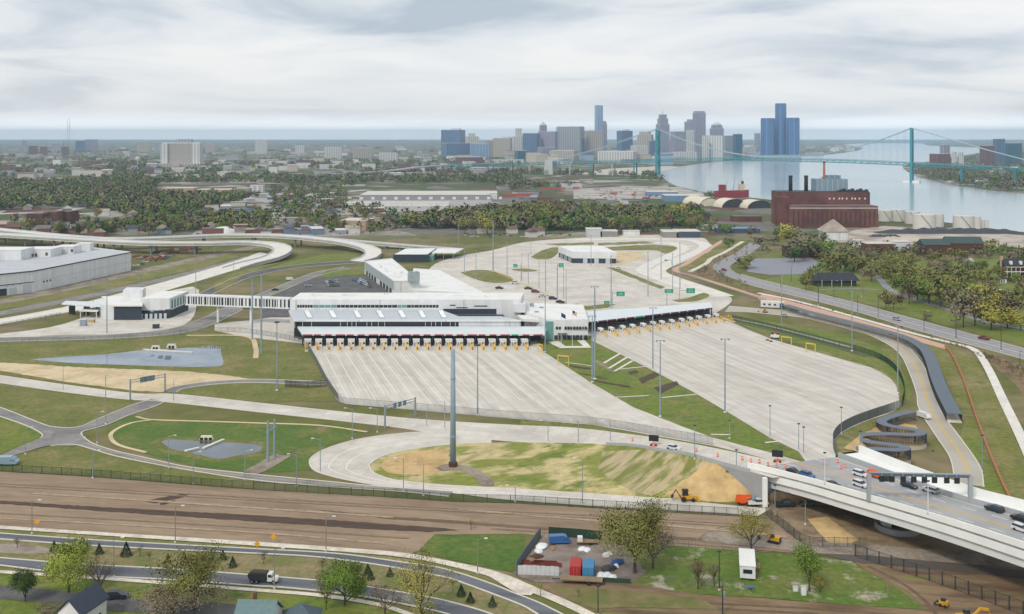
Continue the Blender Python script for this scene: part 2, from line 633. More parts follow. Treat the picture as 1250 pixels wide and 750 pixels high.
M_TAN = mat('sand', C(216, 196, 160, .88), var=.1, scale=.4, c2=C(198, 178, 142, .88), scale2=.08, bump=.1, fine=.6)
M_OCHRE = mat('clay', C(206, 176, 126, .88), var=.14, scale=.4, c2=C(184, 154, 108, .88), scale2=.12, bump=.15, fine=.5, c3=C(150, 140, 82, .88), scale3=.12, thr3=(.6, .68))
M_CONC = mat('concrete', C(214, 208, 199, .9), var=.08, scale=.3, c2=C(194, 187, 178, .9), scale2=.05, thr=(.4, .65), slabs=(4.6, 12, .04))
M_CONC_L = mat('concrete_lanes', C(212, 206, 197, .9), var=.07, scale=.5, c2=C(190, 183, 173, .9), scale2=.2, thr=(.44, .7), aniso=(-74, .06), slabs=(5.2, -16, .035))
M_CONC_W = mat('concrete_white', C(224, 220, 212, .9), var=.08, scale=.3, slabs=(4.5, 30, .04))
M_WALK = mat('sidewalk', C(226, 218, 204, .9), var=.09, scale=.8, c2=C(206, 198, 184, .88), scale2=.3, slabs=(1.6, 10, .04))
M_ASPH = mat('asphalt', C(146, 143, 140, .85), var=.12, scale=.6, c2=C(126, 124, 123, .85), scale2=.08, c3=C(160, 157, 152, .85), scale3=.1, thr3=(.56, .66))
M_ASPH_B = mat('asphalt_blue', C(116, 119, 126, .85), var=.1, scale=.6, c2=C(100, 104, 111, .85), scale2=.2, aniso=(-9.5, .05), c3=C(134, 136, 140, .85), scale3=.15, thr3=(.58, .68))
M_ASPH_D = mat('asphalt_dark', C(92, 92, 94, .85), var=.14, scale=.5, c2=C(110, 108, 106, .85), scale2=.1)
M_GRAVEL = mat('gravel', C(160, 148, 134, .85), var=.24, scale=.9, c2=C(128, 116, 104, .85), scale2=.1)
M_PINK = mat('brick_paving', C(206, 170, 146, .85), var=.07, scale=.3)
M_KERB = mat('kerb_concrete', C(218, 213, 204, .88), var=.06, scale=.5)
M_WHITE_PAINT = mat('white_paint', (.72, .72, .71), var=.1, scale=.8)
M_YELLOW_PAINT = mat('yellow_paint', C(222, 178, 84, .9), var=.1, scale=.8)
M_WHITE = mat('white_metal', (.66, .675, .69), rough=.5, var=.06, scale=.3, slabs=(3.0, 4, .03))
M_WHITE_ROOF = mat('white_roof', (.74, .74, .725), rough=.7, var=.07, scale=.4, c2=(.62, .62, .61), scale2=.1, thr=(.5, .7))
M_GREY_ROOF = mat('grey_metal_roof', (.48, .52, .56), rough=.45, var=.05, scale=.2)
M_STEEL = mat('galvanised_steel', C(150, 165, 178, .9), rough=.45, var=.06, scale=.5, metal=.3)
M_MONO = mat('weathered_pole', C(140, 160, 174, .9), rough=.5, var=.08, scale=.4)
M_DARKSTEEL = mat('dark_steel', C(60, 66, 72), rough=.6, var=.1, scale=.5)
M_DARKGLASS = mat('dark_glass', (.02, .028, .035), rough=.15, var=.1, scale=.2, spec=.6)
M_TEAL = mat('teal_glass', C(110, 160, 156), rough=.2, var=.1, scale=.2, spec=.6)
M_CLAD = mat('dark_cladding', C(58, 66, 78), rough=.6, var=.1, scale=.3)
M_RED = mat('red_fascia', C(178, 44, 58), rough=.5, var=.08)
M_YEL = mat('yellow_steel', C(232, 186, 70, .9), rough=.5, var=.08)
M_GREEN_SIGN = mat('green_sign', C(22, 150, 118), rough=.5, var=.05)
M_FENCE = mat('fence_grey', C(112, 118, 116), rough=.7, var=.1)
M_FENCE_G = mat('fence_green', C(52, 76, 64), rough=.7, var=.1)
M_BLACK = mat('black_rubber', (.025, .025, .027), rough=.8, var=.1)
M_ORANGE = mat('orange_plastic', C(232, 92, 36), rough=.5, var=.06)
M_BRICK = mat("red_brick", C(120, 80, 72, .8), var=.12, scale=.15, c2=C(104, 58, 52, .8), scale2=.05)
M_BRICK_D = mat('dark_brick', C(98, 66, 58, .8), var=.14, scale=.2)
M_WOOD = mat('weathered_wood', C(150, 128, 100), var=.15, scale=.5)
M_WATER = mat('river_water', C(190, 208, 214, .7), rough=.15, var=.08, scale=.004, spec=1.0, bump=.06, fine=.05, aniso=(20, .3))
M_POND = mat('pond_water', (.19, .23, .28), rough=.01, var=.45, scale=.05, spec=1.0, bump=.004, fine=.25)  # sky reflection and wind ripples painted in as a pale, mottled water colour
# ------------------------------------------------------------------ the ground sheet
def ground_material():
 m = bpy.data.materials.new('ground_cover')
 m.use_nodes = True
 n, l = m.node_tree.nodes, m.node_tree.links
 b = n['Principled BSDF']
 b.inputs['Roughness'].default_value = 0.95
 b.inputs['Specular IOR Level'].default_value = 0.1
 pos = n.new('ShaderNodeNewGeometry').outputs['Position']
 def ramp(src, stops):
  r = n.new('ShaderNodeValToRGB')
  r.color_ramp.interpolation = 'CONSTANT'
  els = r.color_ramp.elements
  els[0].position, els[0].color = stops[0][0], (*stops[0][1], 1)
  els[1].position, els[1].color = stops[1][0], (*stops[1][1], 1)
  for p, c in stops[2:]:
   q = els.new(p)
   q.color = (*c, 1)
  l.new(src, r.inputs[0])
  return r.outputs[0]
 def noise(s, d=5):
  q = n.new('ShaderNodeTexNoise')
  q.inputs['Scale'].default_value = s
  q.inputs['Detail'].default_value = d
  l.new(pos, q.inputs['Vector'])
  return q.outputs['Fac']
 vor = n.new('ShaderNodeTexVoronoi')
 vor.inputs['Scale'].default_value = 0.016
 l.new(pos, vor.inputs['Vector'])
 sep = n.new('ShaderNodeSeparateColor')
 l.new(vor.outputs['Color'], sep.inputs[0])
 gr, gr2 = C(92, 104, 66, .75), C(104, 110, 78, .75)
 town = ramp(sep.outputs[0], [(0, gr), (.34, gr2), (.52, C(142, 134, 122, .8)), (.66, C(128, 124, 120, .8)), (.8, C(110, 84, 74, .8)), (.87, C(176, 170, 162, .8))])
 near = n.new('ShaderNodeMixRGB')
 near.inputs[1].default_value = (*C(112, 116, 66, .8), 1)
 near.inputs[2].default_value = (*C(140, 128, 98, .8), 1)
 mr = n.new('ShaderNodeMapRange')
 mr.inputs[1].default_value, mr.inputs[2].default_value = .45, .62
 l.new(noise(.02), mr.inputs[0])
 l.new(mr.outputs[0], near.inputs[0])
 sx = n.new('ShaderNodeSeparateXYZ')
 l.new(pos, sx.inputs[0])
 md = n.new('ShaderNodeMapRange')
 md.inputs[1].default_value, md.inputs[2].default_value = 980, 1080
 l.new(sx.outputs['Y'], md.inputs[0])
 mix = n.new('ShaderNodeMixRGB')
 l.new(md.outputs[0], mix.inputs[0])
 l.new(near.outputs[0], mix.inputs[1])
 l.new(town, mix.inputs[2])
 v = n.new('ShaderNodeMapRange')
 v.inputs[1].default_value, v.inputs[2].default_value = .3, .7
 v.inputs[3].default_value, v.inputs[4].default_value = .8, 1.2
 l.new(noise(.09, 6), v.inputs[0])
 sc = n.new('ShaderNodeVectorMath')
 sc.operation = 'SCALE'
 l.new(mix.outputs[0], sc.inputs[0])
 l.new(v.outputs[0], sc.inputs['Scale'])
 l.new(sc.outputs[0], b.inputs['Base Color'])
 return m
GX, GY0, GY1 = 21000.0, -250.0, 27000.0
o = MB().add([(-GX, GY0, 0), (GX, GY0, 0), (GX, GY1, 0), (-GX, GY1, 0)], [(0, 1, 2, 3)]).build('ground', ground_material())
tag(o, 'flat mixed grass and built-up ground reaching to the horizon', None, None, 'structure')
# ------------------------------------------------------------------ river, far shores
river = [(803, 218), (809, 217), (816, 223), (826, 228), (858, 235), (900, 240), (945, 245), (1000, 252), (1075, 262), (1160, 273), (1215, 281), (1260, 285),
  (1700, 330), (1700, 262), (1330, 243), (1250, 237), (1206, 232.5), (1160, 226), (1135, 220), (1119, 216.5), (1106, 209), (1102, 205), (1109, 200.5), (1132, 198),
  (1160, 193), (1196, 187), (1215, 182), (1195, 180.5), (1150, 179), (1130, 177.6), (1128, 175.4), (1090, 175), (1052, 175.5), (1030, 176.5), (1036, 178), (1054, 180.5), (1050, 183.5),
  (1030, 187), (1005, 190), (965, 192.5), (915, 195), (870, 198.5), (835, 203), (806, 210), (798, 214)]
o = sheet('river', river, 0, M_WATER, 'wide pale river bending past the skyline under the suspension bridge', lift=.5)
# sandy flats and quays along the bank
sheet('shore', [(700, 213), (800, 216), (806, 211), (835, 204.5), (815, 203), (745, 206)], 0, mat('shore_sand', C(196, 190, 178), var=.08, scale=.01), 'pale sandy flat by the river below the bridge approach', lift=.3)
sheet('quay', [(700, 243), (862, 243), (858, 236), (826, 229), (760, 228), (700, 231)], 0, mat('quay_concrete', C(190, 184, 176), var=.14, scale=.03, c2=C(150, 140, 132), scale2=.02), 'cluttered pale riverside quay yard', lift=.25)
sheet('yard', [(1010, 296), (1250, 303), (1250, 288), (1160, 280), (1075, 276), (1040, 282)], 0, mat('aggregate', C(196, 186, 174), var=.1, scale=.05, c2=C(160, 148, 136), scale2=.03), 'pale aggregate yard behind the park trees', lift=.2)
sheet('yard', [(400, 262), (520, 262), (600, 248), (600, 243), (420, 244), (330, 258)], 0, mat('lot_grey', C(172, 168, 164), var=.1, scale=.05), 'grey paved lot beside the long white warehouse', lift=.2)
sheet('yard', [(230, 290), (440, 288), (420, 278), (330, 268), (250, 274)], 0, mat('lot_grey'), 'grey paved lot packed with vehicles beyond the flyover', lift=.2)
sheet('yard', [(210, 245), (330, 248), (420, 240), (330, 236), (230, 238)], 0, mat('lot_grey'), 'far grey paved lot left of the white warehouse', lift=.2)
band([(-20, 262), (60, 259), (110, 253), (200, 247), (300, 243), (400, 236), (450, 232)], 26, 8, mat('far_road', C(186, 182, 176), var=.06), 'pale straight street running between the wooded blocks')
band([(90, 262), (150, 258), (195, 254)], 18, 8, MATS['far_road'], 'short pale street in front of the brick blocks')
# ------------------------------------------------------------------ yard, plazas and main roads
M_ = MATS
# strips along the railway on the left
def lr(name, p0, p1, lvl, m, label):
 pts = crp(p0) + crp(p1)[::-1]
 return sheet(name, pts, lvl, m, label)
sheet2('railway', [(-20, 370), (80, 349), (160, 331), (250, 312), (320, 298)], [(-20, 376), (80, 356), (160, 337), (250, 317), (330, 299)], 1, M_GRAVEL, 'brown ballast strip of the rail corridor beside the white warehouse')
sheet2('grass_strip', [(-20, 376), (80, 356), (160, 337), (250, 317), (330, 299)], [(-20, 382), (80, 362), (160, 346), (250, 325), (330, 302)], 1, M_GRASS, 'thin grass strip along the rail corridor')
sheet2('road', [(-20, 384), (80, 365), (160, 348), (250, 327), (300, 313)], [(-20, 390), (80, 370), (160, 353), (250, 331), (300, 317)], 2, M_ASPH, 'grey service road along the rail corridor')
road([(-20, 393), (75, 376), (160, 355), (230, 336), (290, 318), (318, 308)], [(-20, 400), (75, 383), (160, 367), (230, 347), (290, 329), (345, 314)], 2, M_CONC_W, 'wide white concrete road coming down off the curved flyover')
sheet('plaza', crp([(-20, 410), (60, 400), (110, 385), (150, 372), (235, 350), (240, 372), (232, 392), (205, 402), (150, 408), (60, 410), (-20, 416)], 3), 2, M_CONC, 'concrete apron around the small white customs building on the left')
road([(-20, 413), (60, 411), (130, 409), (200, 403), (240, 392), (270, 378), (300, 366), (340, 350), (380, 334), (420, 326)], [(-20, 418), (60, 416), (130, 414), (205, 409), (250, 400), (285, 384), (315, 368), (352, 352), (392, 336), (428, 328)], 3, M_ASPH, 'grey perimeter road curving up past the footbridge')
road([(236, 362), (262, 350), (290, 338), (330, 328), (380, 322), (440, 318)], [(246, 366), (275, 352), (300, 341), (340, 331), (386, 325), (442, 321)], 3, M_ASPH_D, 'dark two-lane road between grass verges under the flyover')
sheet('parking_lot', [(318, 374), (352, 352), (372, 342), (400, 338), (448, 337), (482, 349), (490, 358), (360, 360), (350, 392), (320, 392)], 3, M_ASPH_D, 'dark asphalt car park behind the long white block')
sheet('plaza', [(330, 388), (356, 388), (372, 420), (300, 412), (262, 404), (262, 396)], 3, M_CONC, 'light concrete apron at the left end of the long canopy')
sheet('grass_island', [(386, 340), (400, 330), (446, 328), (447, 335), (420, 337)], 4, M_GRASS_G, 'green lawn behind the car park')
sheet('grass_island', crp([(262, 346), (285, 334), (315, 326), (352, 318), (300, 335), (280, 350), (262, 356)], 3), 4, M_GRASS, 'grass wedge beside the white ramp road')
sheet('grass_island', [(325, 328), (360, 318), (390, 312), (430, 308), (450, 314), (442, 316), (390, 320), (350, 326)], 4, M_GRASS_G, 'green verge inside the flyover bend')
yard = crp([(500, 366), (508, 350), (520, 334), (532, 322), (560, 313), (600, 306), (640, 296), (700, 291), (780, 287), (850, 289), (866, 297), (868, 306), (850, 314), (818, 327), (808, 332), (816, 338),
   (850, 349), (888, 361), (893, 368), (884, 376), (874, 382)], 3) + [(874, 388), (725, 410), (700, 412), (640, 412), (560, 400), (480, 380)]
sheet('plaza', yard, 2, M_CONC, 'large concrete inspection yard behind the booths')
# grass islands within the yard
isl = [
 ([(521, 330), (530, 329), (548, 338), (560, 345), (546, 346), (535, 340)], 'long grass strip beside the white building roof'),
 (crp([(562, 333), (580, 330), (600, 331), (622, 338), (626, 343), (610, 346), (590, 344), (572, 338), (562, 333)], 3), 'oval grass island in front of the parked cars'),
 (crp([(625, 329), (640, 328), (657, 331), (640, 332), (625, 330)], 3), 'small grass sliver between yard lanes'),
 (crp([(648, 314), (662, 306), (680, 302), (682, 308), (672, 316), (655, 317)], 3), 'grass island left of the white pavilion'),
 ([(730, 297), (790, 295), (800, 297), (760, 299), (730, 300)], 'flat grass island near the yard end'),
 ([(665, 298), (725, 296), (725, 299), (680, 300)], 'thin grass strip behind the white pavilion'),
 (crp([(733, 303), (790, 299), (822, 301), (826, 305), (812, 310), (800, 306), (760, 306), (735, 307)], 3), 'curved grass strip inside the yard bend'),
 ([(740, 327), (750, 327), (812, 351), (806, 353)], 'narrow grass divider in the yard'),
 (crp([(820, 367), (840, 364), (858, 358), (866, 362), (850, 368), (828, 369)], 3), 'grass wedge by the right end of the canopy'),
 ([(690, 375), (704, 371), (714, 374), (735, 372), (752, 372), (742, 376), (700, 380)], 'dry grass wedge behind the admin block'),
 (crp([(728, 308), (770, 308), (790, 312), (776, 318), (752, 324), (742, 318)], 3), None)]
for pts, lb in isl[:-1]:
 sheet('grass_island', pts, 4, M_GRASS, lb)
sheet('bare_patch', isl[-1][0], 4, M_TAN, 'bare tan patch beside the white pavilion')
line_mark(None, [(600, 330), (625, 341), (650, 352), (680, 366), (704, 377)], .9, M_YELLOW_PAINT, .16)
o = bpy.context.scene.objects[-1] if False else None
for ob in list(COL.objects):
 if ob.name.startswith('marking') and ob.parent is None:
  tag(ob, 'long yellow line across the inspection yard', None, None, 'structure')
# S-bend roads at the right end of the yard
band([(700, 293), (780, 292), (838, 293), (860, 299), (856, 306), (830, 316), (806, 328), (804, 333), (820, 340), (850, 350), (885, 362)], 12, 3, M_CONC_W, 'outer white concrete road of the S-bend', True)
band([(735, 299), (800, 297), (828, 299), (833, 305), (815, 314), (790, 325), (785, 331), (800, 338), (830, 349), (862, 360)], 11, 3, M_CONC_W, 'inner white concrete road of the S-bend', True)
sheet('grass_verge', [(818, 329), (842, 317), (872, 304), (882, 293), (905, 294), (862, 318), (838, 331)], 1, M_GRASS, 'sloping grass verge right of the S-bend')
band([(884, 293), (860, 308), (838, 322), (824, 330), (845, 337), (880, 348), (905, 356), (930, 364)], 5, 4, M_PINK, 'pink paved path following the S-bend')
band([(907, 295), (885, 308), (868, 316), (862, 322), (842, 332)], 4, 4, M_WALK, 'pale footpath climbing between the brown slopes')
sheet('bare_slope', [(843, 335), (866, 323), (890, 309), (912, 298), (925, 299), (905, 311), (890, 317), (876, 325), (874, 333), (888, 341), (905, 347), (890, 345)], 1, M_DIRT_B, 'brown bare slope with brush beside the highway')
# plazas in front of the booths
sheet('embankment', [(636, 426), (1100, 426), (1100, 540), (1060, 548), (1030, 553), (985, 567), (928, 579), (876, 566), (881, 570.5), (900, 586), (916, 599), (925, 606), (926, 616), (880, 615), (780, 611), (700, 606), (636, 602)], 0, M_GRASS, 'grassed earth embankment carrying the plazas up to the bridge', lift=.004)
left_plaza = [(372, 417), (655, 417), (664, 430), (722, 468), (774, 498), (830, 520), (871, 535), (940, 553), (985, 566), (975, 572), (940, 562), (905, 553), (871, 545), (722, 519), (630, 512), (423, 494), (412, 490)]
LP = sheet('plaza', left_plaza, 3, M_CONC_L, 'pale concrete plaza with lane lines in front of the long left canopy')
right_plaza = [(722, 416), (722, 408), (876, 388), (893, 394), (940, 414), (1010, 434)] + crp([(1063, 449), (1082, 459), (1093, 470), (1097, 484), (1097, 498), (1085, 505), (1062, 513), (1040, 522), (1024, 532), (1017, 545), (1020, 556)], 3) + \
 [(1020, 562), (985, 566), (975, 552), (940, 535), (889, 504), (848, 480), (786, 447), (751, 430)]
RP = sheet('plaza', right_plaza, 3, M_CONC_L, 'wide concrete plaza with worn lanes in front of the angled right canopy')
grass_mid = [(655, 417), (722, 414), (751, 430), (786, 447), (848, 480), (889, 504), (940, 535), (975, 552), (985, 566), (940, 553), (871, 535), (830, 520), (774, 498), (722, 468), (664, 430)]
sheet('grass_wedge', grass_mid, 2, M_GRASS_G, 'green grass wedge between the two concrete plazas')
# lane lines on the plazas (painted stripes, parallel in the place)
def clip_poly_line(a, b, poly):
 """keep the part of a-b that lies inside poly (pixel space), by sampling"""
 def inside(x, y):
  c = False
  j = len(poly) - 1
  for i in range(len(poly)):
   xi, yi = poly[i]
   xj, yj = poly[j]
   if (yi > y) != (yj > y) and x < (xj - xi) * (y - yi) / (yj - yi) + xi:
    c = not c
   j = i
  return c
 out = []
 for k in range(61):
  t = k / 60
  x, y = a[0] + (b[0] - a[0]) * t, a[1] + (b[1] - a[1]) * t
  if inside(x, y):
   out.append((x, y))
  elif out:
   break
 return out
def to_px(v):
 return (625 + v.x * F / v.y, HY + (H - v.z) * F / v.y)
LANE_X = [376 + 13.2 * k for k in range(22)]
mb, mb2 = MB(), MB()
for k in range(44):
 xb = 369.5 + 6.6 * k
 a = W(xb, 431)
 main = k % 2 == 0
 Lm = random.uniform(72, 92) if main else random.uniform(55, 120)
 b = a + Vector((.3, -1.02, 0)) * Lm
 # stay on the sheet: sample in pixels, drop below the fence
 q = clip_poly_line(to_px(a), to_px(b), [(p[0], p[1] - (2 if p[1] > 480 else 0)) for p in left_plaza])
 if len(q) < 6:
  continue
 pts = [P(x, y, .125) for x, y in q]
 L_, R_ = offset_line(pts, .34 if main else .25)
 MB().ribbon(L_, R_).build('marking', mat('lane_white', C(232, 228, 220, .9), var=.06) if main else mat('lane_faint', C(188, 182, 174, .88), var=.1), LP)
mb, mb2 = MB(), MB()
RB = [(731, 411), (744, 410), (758, 408), (770, 406.5), (783, 405), (795, 403), (806, 402), (818, 400.5), (830, 399), (840, 397.5), (851, 396), (862, 394.5), (872, 393), (881, 392)]
for k in range(40):
 t = k / 39
 a = W(728 + 156 * t, 413 - 20 * t)
 b = a + Vector((.27 + .1 * t, -1.0, 0)) * random.uniform(90, 200)
 q = clip_poly_line(to_px(a), to_px(b), right_plaza)
 if len(q) < 6:
  continue
 pts = [P(x, y, .125) for x, y in q]
 L_, R_ = offset_line(pts, random.uniform(.3, .6))
 MB().ribbon(L_, R_).build('marking', mat('lane_worn', C(214, 210, 203, .88), var=.06) if k % 2 else mat('lane_faint2', C(196, 190, 182, .88), var=.08), RP)
# terraces and drains in the wedge
for i, (a, b, w) in enumerate([((737, 444), (757, 432), 1.2), ((742, 451), (765, 437), 1.2), ((748, 455), (772, 441), 1.2), ((754, 451.5), (788, 448), 1.0), ((752, 485.5), (792, 483.5), .9),
       ((808, 486), (850, 482), .9), ((868, 531), (892, 531.5), .9), ((690, 443), (722, 447), .8), ((934, 541), (955, 539), .9)]):
 o = band([a, b], w, 5, M_CONC_W, '%s pale stepped drain strip across the grass wedge, counted from the flagpoles' % ORD[i], n=2, name='drain_strip')
for i, pts in enumerate([[(766, 455), (776, 452), (780, 455), (770, 458)], [(779, 463), (800, 455), (806, 458), (784, 469)], [(798, 474), (826, 466), (829, 470), (806, 481)], [(692, 446), (722, 450), (720, 452), (700, 449)], [(702, 455), (736, 460), (722, 458), (742, 464)], [(724, 464), (770, 472), (768, 474), (730, 467)]]):
 sheet('mulch_bed', pts, 5, M_DIRT_D, '%s dark mulched bed in the grass wedge' % ORD[i])
band([(726, 441), (738, 448), (750, 455)], 2.2, 5, M_GRAVEL, 'short stony channel in the grass wedge', name='channel')
# forecourt path by the flagpoles
sheet('path', [(668, 418), (682, 417), (690, 423), (712, 423), (704, 416), (714, 416), (722, 425), (684, 425.5)], 5, M_CONC_W, 'white concrete path framing the flagpole lawn')
# perimeter roads right of the plaza
road([(885, 381), (905, 381), (930, 383), (985, 389), (1040, 402), (1075, 416), (1098, 432), (1110, 455), (1119, 481), (1122, 500), (1142, 532), (1160, 560), (1166, 590)],
 [(890, 374), (912, 376), (935, 378), (990, 382), (1045, 394), (1085, 409), (1114, 430), (1130, 452), (1142, 481), (1150, 505), (1172, 535), (1196, 570), (1201, 595)], 4, mat('road_warm', C(190, 184, 174), var=.05, c2=C(178, 170, 158), scale2=.05), 'curving two-lane road with yellow centre line round the right plaza', marks=((.5, .5, M_YELLOW_PAINT, None),))
sheet('grass_verge', crp([(905, 388), (960, 396), (1020, 408), (1075, 426), (1096, 446), (1110, 470), (1112, 490), (1100, 482), (1094, 466), (1070, 449), (1010, 430), (940, 410), (898, 394)], 3), 2, M_GRASS_G, 'green verge between the right plaza and the curving road')
band([(893, 389), (940, 399), (1000, 414), (1040, 425)], 2.5, 5, M_WALK, 'white path on the verge of the right plaza')
band([(896, 392), (950, 405), (1010, 421), (1060, 436)], 4.5, 4, mat('dark_mulch_green', C(92, 100, 70), var=.15), 'dark planted strip along the right plaza edge', name='planted_strip')
# highway on the right
road([(905, 335), (930, 342), (1032, 367), (1135, 395), (1250, 426), (1340, 452)],
 [(905, 345), (930, 352), (1032, 377), (1135, 408), (1250, 439), (1340, 467)], 3, mat('highway_grey', C(156, 154, 156), var=.05), 'grey highway running along the park on the right', marks=((.5, .4, M_WHITE_PAINT, None), (.26, .2, M_WHITE_PAINT, 4), (.75, .2, M_WHITE_PAINT, 4)))
band([(925, 296), (908, 309), (893, 317), (881, 325), (887, 333), (905, 340), (930, 347)], 13, 2, mat('highway_grey'), 'grey highway bend beyond the brown slope')
sheet('bare_slope', [(905, 350), (1000, 373), (1100, 402), (1180, 424), (1250, 446), (1340, 475), (1340, 600), (1290, 540), (1240, 470), (1200, 436), (1162, 421), (1060, 393), (960, 367), (905, 355)], 1, M_DIRT_B, 'brown bare slope between highway and white path')
sheet2('verge', [(930, 360), (1000, 378), (1060, 394), (1160, 423), (1190, 440), (1215, 480), (1250, 560), (1290, 640)], [(1200, 605), (1190, 560), (1170, 500), (1140, 440), (1100, 415), (1030, 392), (960, 376), (925, 368)][::-1], 1, M_GRASS, 'grass verge right of the curving road')
sheet2('path', [(930, 359), (976, 371), (1058, 393), (1155, 422)], [(1154, 427), (1056, 400), (976, 379), (925, 366)][::-1], 5, M_PINK, 'pink brick promenade strip beside the dark walkway')
band([(925, 358), (976, 369), (1058, 391.5), (1120, 409), (1165, 420), (1190, 428), (1206, 450), (1225, 490), (1250, 542), (1275, 600)], 3.4, 6, M_CONC_W, 'white footpath curving down the right slope')
sheet('verge', crp([(1176, 520), (1190, 515), (1200, 545), (1222, 590), (1236, 612), (1205, 606), (1190, 570), (1172, 535)], 3), 3, M_GRASS_G, 'bright green verge beside the brown fence wall')
# loop road and approaches
loop_out = [(310, 503), (360, 509), (412, 514), (451, 518), (489, 523), (516, 527)]
road([(-20, 457), (0, 459), (77, 470), (164, 481), (215, 482), (310, 492), (412, 503), (515, 513), (630, 520), (697, 523), (774, 532), (850, 544), (940, 563), (1000, 577)],
 [(-20, 466), (0, 468), (77, 479), (154, 488), (200, 491), (310, 503), (412, 514), (489, 523), (540, 531), (630, 540), (697, 541), (738, 543), (774, 545), (815, 552), (838, 555), (876, 566), (917, 577), (945, 584)], 4, M_CONC, 'long pale concrete road running up to the bridge ramp')
loop = crp([(560, 526), (540, 527), (489, 530), (438, 537), (400, 548), (382, 558), (378, 566), (384, 575), (400, 581), (425, 587), (464, 594), (553, 603), (620, 611), (748, 620), (876, 627), (925, 631)], 4) + \
 crp([(940, 622), (896, 618), (825, 611), (722, 604), (630, 598), (540, 593), (497, 589), (474, 585), (456, 578), (451, 571), (453, 566), (469, 557), (502, 549), (553, 543), (600, 541)], 4) + [(600, 527)]
LOOP = sheet('road', loop, 5, M_CONC, 'broad concrete loop road round the seeded grass mound')
kerb(LOOP, [(540, 527), (489, 530), (438, 537), (400, 548), (382, 558), (378, 566), (384, 575), (400, 581), (425, 587), (464, 594)], .5, .14, None, .15)
kerb(LOOP, [(825, 611), (722, 604), (630, 598), (540, 593), (497, 589), (474, 585), (456, 578), (451, 571), (453, 566), (469, 557), (502, 549), (553, 543), (600, 541)], .45, .14, None, .15)
for t in (.33, .62):
 line_mark(LOOP, [(540 - 0 * t, 527 + 16 * t), (489 + 13 * t, 530 + 19 * t), (438 + 31 * t, 537 + 20 * t), (400 + 53 * t, 548 + 18 * t), (378 + 73 * t, 566 + 5 * t), (384 + 72 * t, 575 + 3 * t), (425 + 72 * t, 587 + 2 * t), (553 - 5 * t, 603 - 9 * t), (740 - 20 * t, 620 - 16 * t)], .3, MATS['lane_white'], .165)
inner = crp([(630, 540), (553, 543), (502, 549), (469, 557), (453, 566), (451, 571), (456, 578), (474, 585), (497, 589), (540, 593), (630, 598), (722, 604), (825, 611), (880, 614)], 3) + \
 [(925, 615), (925, 607), (916, 599.5), (900, 586.5), (881, 571), (876, 566.5), (838, 555), (815, 552), (774, 545), (738, 543), (697, 541)]
sheet('grass_mound', inner, 3, M_GRASS_S, 'patchy seeded grass mound inside the loop road')
sheet('bare_patch', crp([(466, 572), (470, 562), (500, 553), (540, 549), (548, 552), (545, 565), (535, 578), (500, 580), (475, 578), (466, 572)], 3), 4, M_OCHRE, 'orange bare clay patch inside the loop road')
sheet('path', crp([(532, 572), (545, 567), (572, 570), (585, 575), (600, 585), (603, 594), (586, 593), (580, 584), (560, 575), (540, 576)], 3), 5, M_GRAVEL, 'grey gravel track leading to the tall steel pole')
sheet('bare_slope', [(735, 552), (790, 549), (838, 557), (868, 563), (850, 578), (810, 600), (795, 606), (770, 600), (745, 585), (730, 575)], 4, mat('pale_soil', C(186, 170, 134, .88), var=.16, scale=.5, c2=C(126, 130, 68, .88), scale2=.22, thr=(.45, .56), aniso=(50, .12)), 'streaked pale soil slope below the ramp')
sheet('bare_slope', [(862, 565), (876, 567), (881, 571), (900, 586.5), (916, 599.5), (925, 607), (925, 614.5), (880, 614), (828, 610), (812, 603), (840, 585)], 5, M_OCHRE, 'smooth orange clay slope at the bridge abutment')
# junction on the left
J1 = road([(-20, 492), (0, 498), (26, 508), (51, 518), (67, 522), (95, 522), (120, 512), (154, 498), (184, 488)], [(-20, 501), (0, 509), (26, 518), (46, 527), (56, 534), (99, 533), (103, 527), (128, 520), (159, 507), (189, 497), (201, 491)], 5, M_ASPH, 'grey asphalt side road crossing the left junction', (True, False))
kerb(J1, [(-20, 501), (0, 509), (26, 518), (44, 526), (52, 532), (50, 535)], .35, .14, None, .15)
kerb(J1, [(101, 533), (99, 530), (104, 526.5), (128, 520), (159, 507), (189, 497), (201, 491)], .35, .14, None, .15)
J2 = road([(60, 526), (99, 533), (115, 543), (143, 552), (179, 560), (230, 571), (310, 580), (361, 585), (412, 590), (464, 595), (553, 601)], [(60, 540), (90, 543), (115, 550), (143, 558), (192, 568), (243, 577), (310, 587), (387, 594), (489, 601), (548, 607)], 6, M_ASPH, 'grey asphalt road with centre line leaving the junction to the right', (False, False))
kerb(J2, [(101, 534), (115, 543), (143, 552), (179, 560), (230, 571), (310, 580), (361, 585), (412, 590), (464, 595), (553, 601)], .35, .14, None, .18)
kerb(J2, [(62, 545), (90, 543.5), (115, 550), (143, 558), (192, 568), (243, 577), (310, 587), (387, 594), (489, 601), (548, 607)], .35, .14, None, .18)
line_mark(J2, [(104, 541), (130, 550.5), (186, 564), (237, 574), (310, 583.5), (387, 590), (480, 598)], .35, mat('faded_yellow', C(190, 172, 132), var=.1), .225)
sheet('road', crp([(-20, 565), (0, 557), (26, 545), (51, 535), (70, 528), (105, 534), (92, 545), (59, 545), (31, 553), (0, 561), (-20, 569)], 3), 7, M_ASPH, 'asphalt arm of the junction heading down to the corner')
band([(207, 479), (218, 474), (250, 469), (290, 466), (330, 466), (400, 469)], 5.5, 4, M_ASPH, 'dark slip road with kerbs by the sign gantry', True)
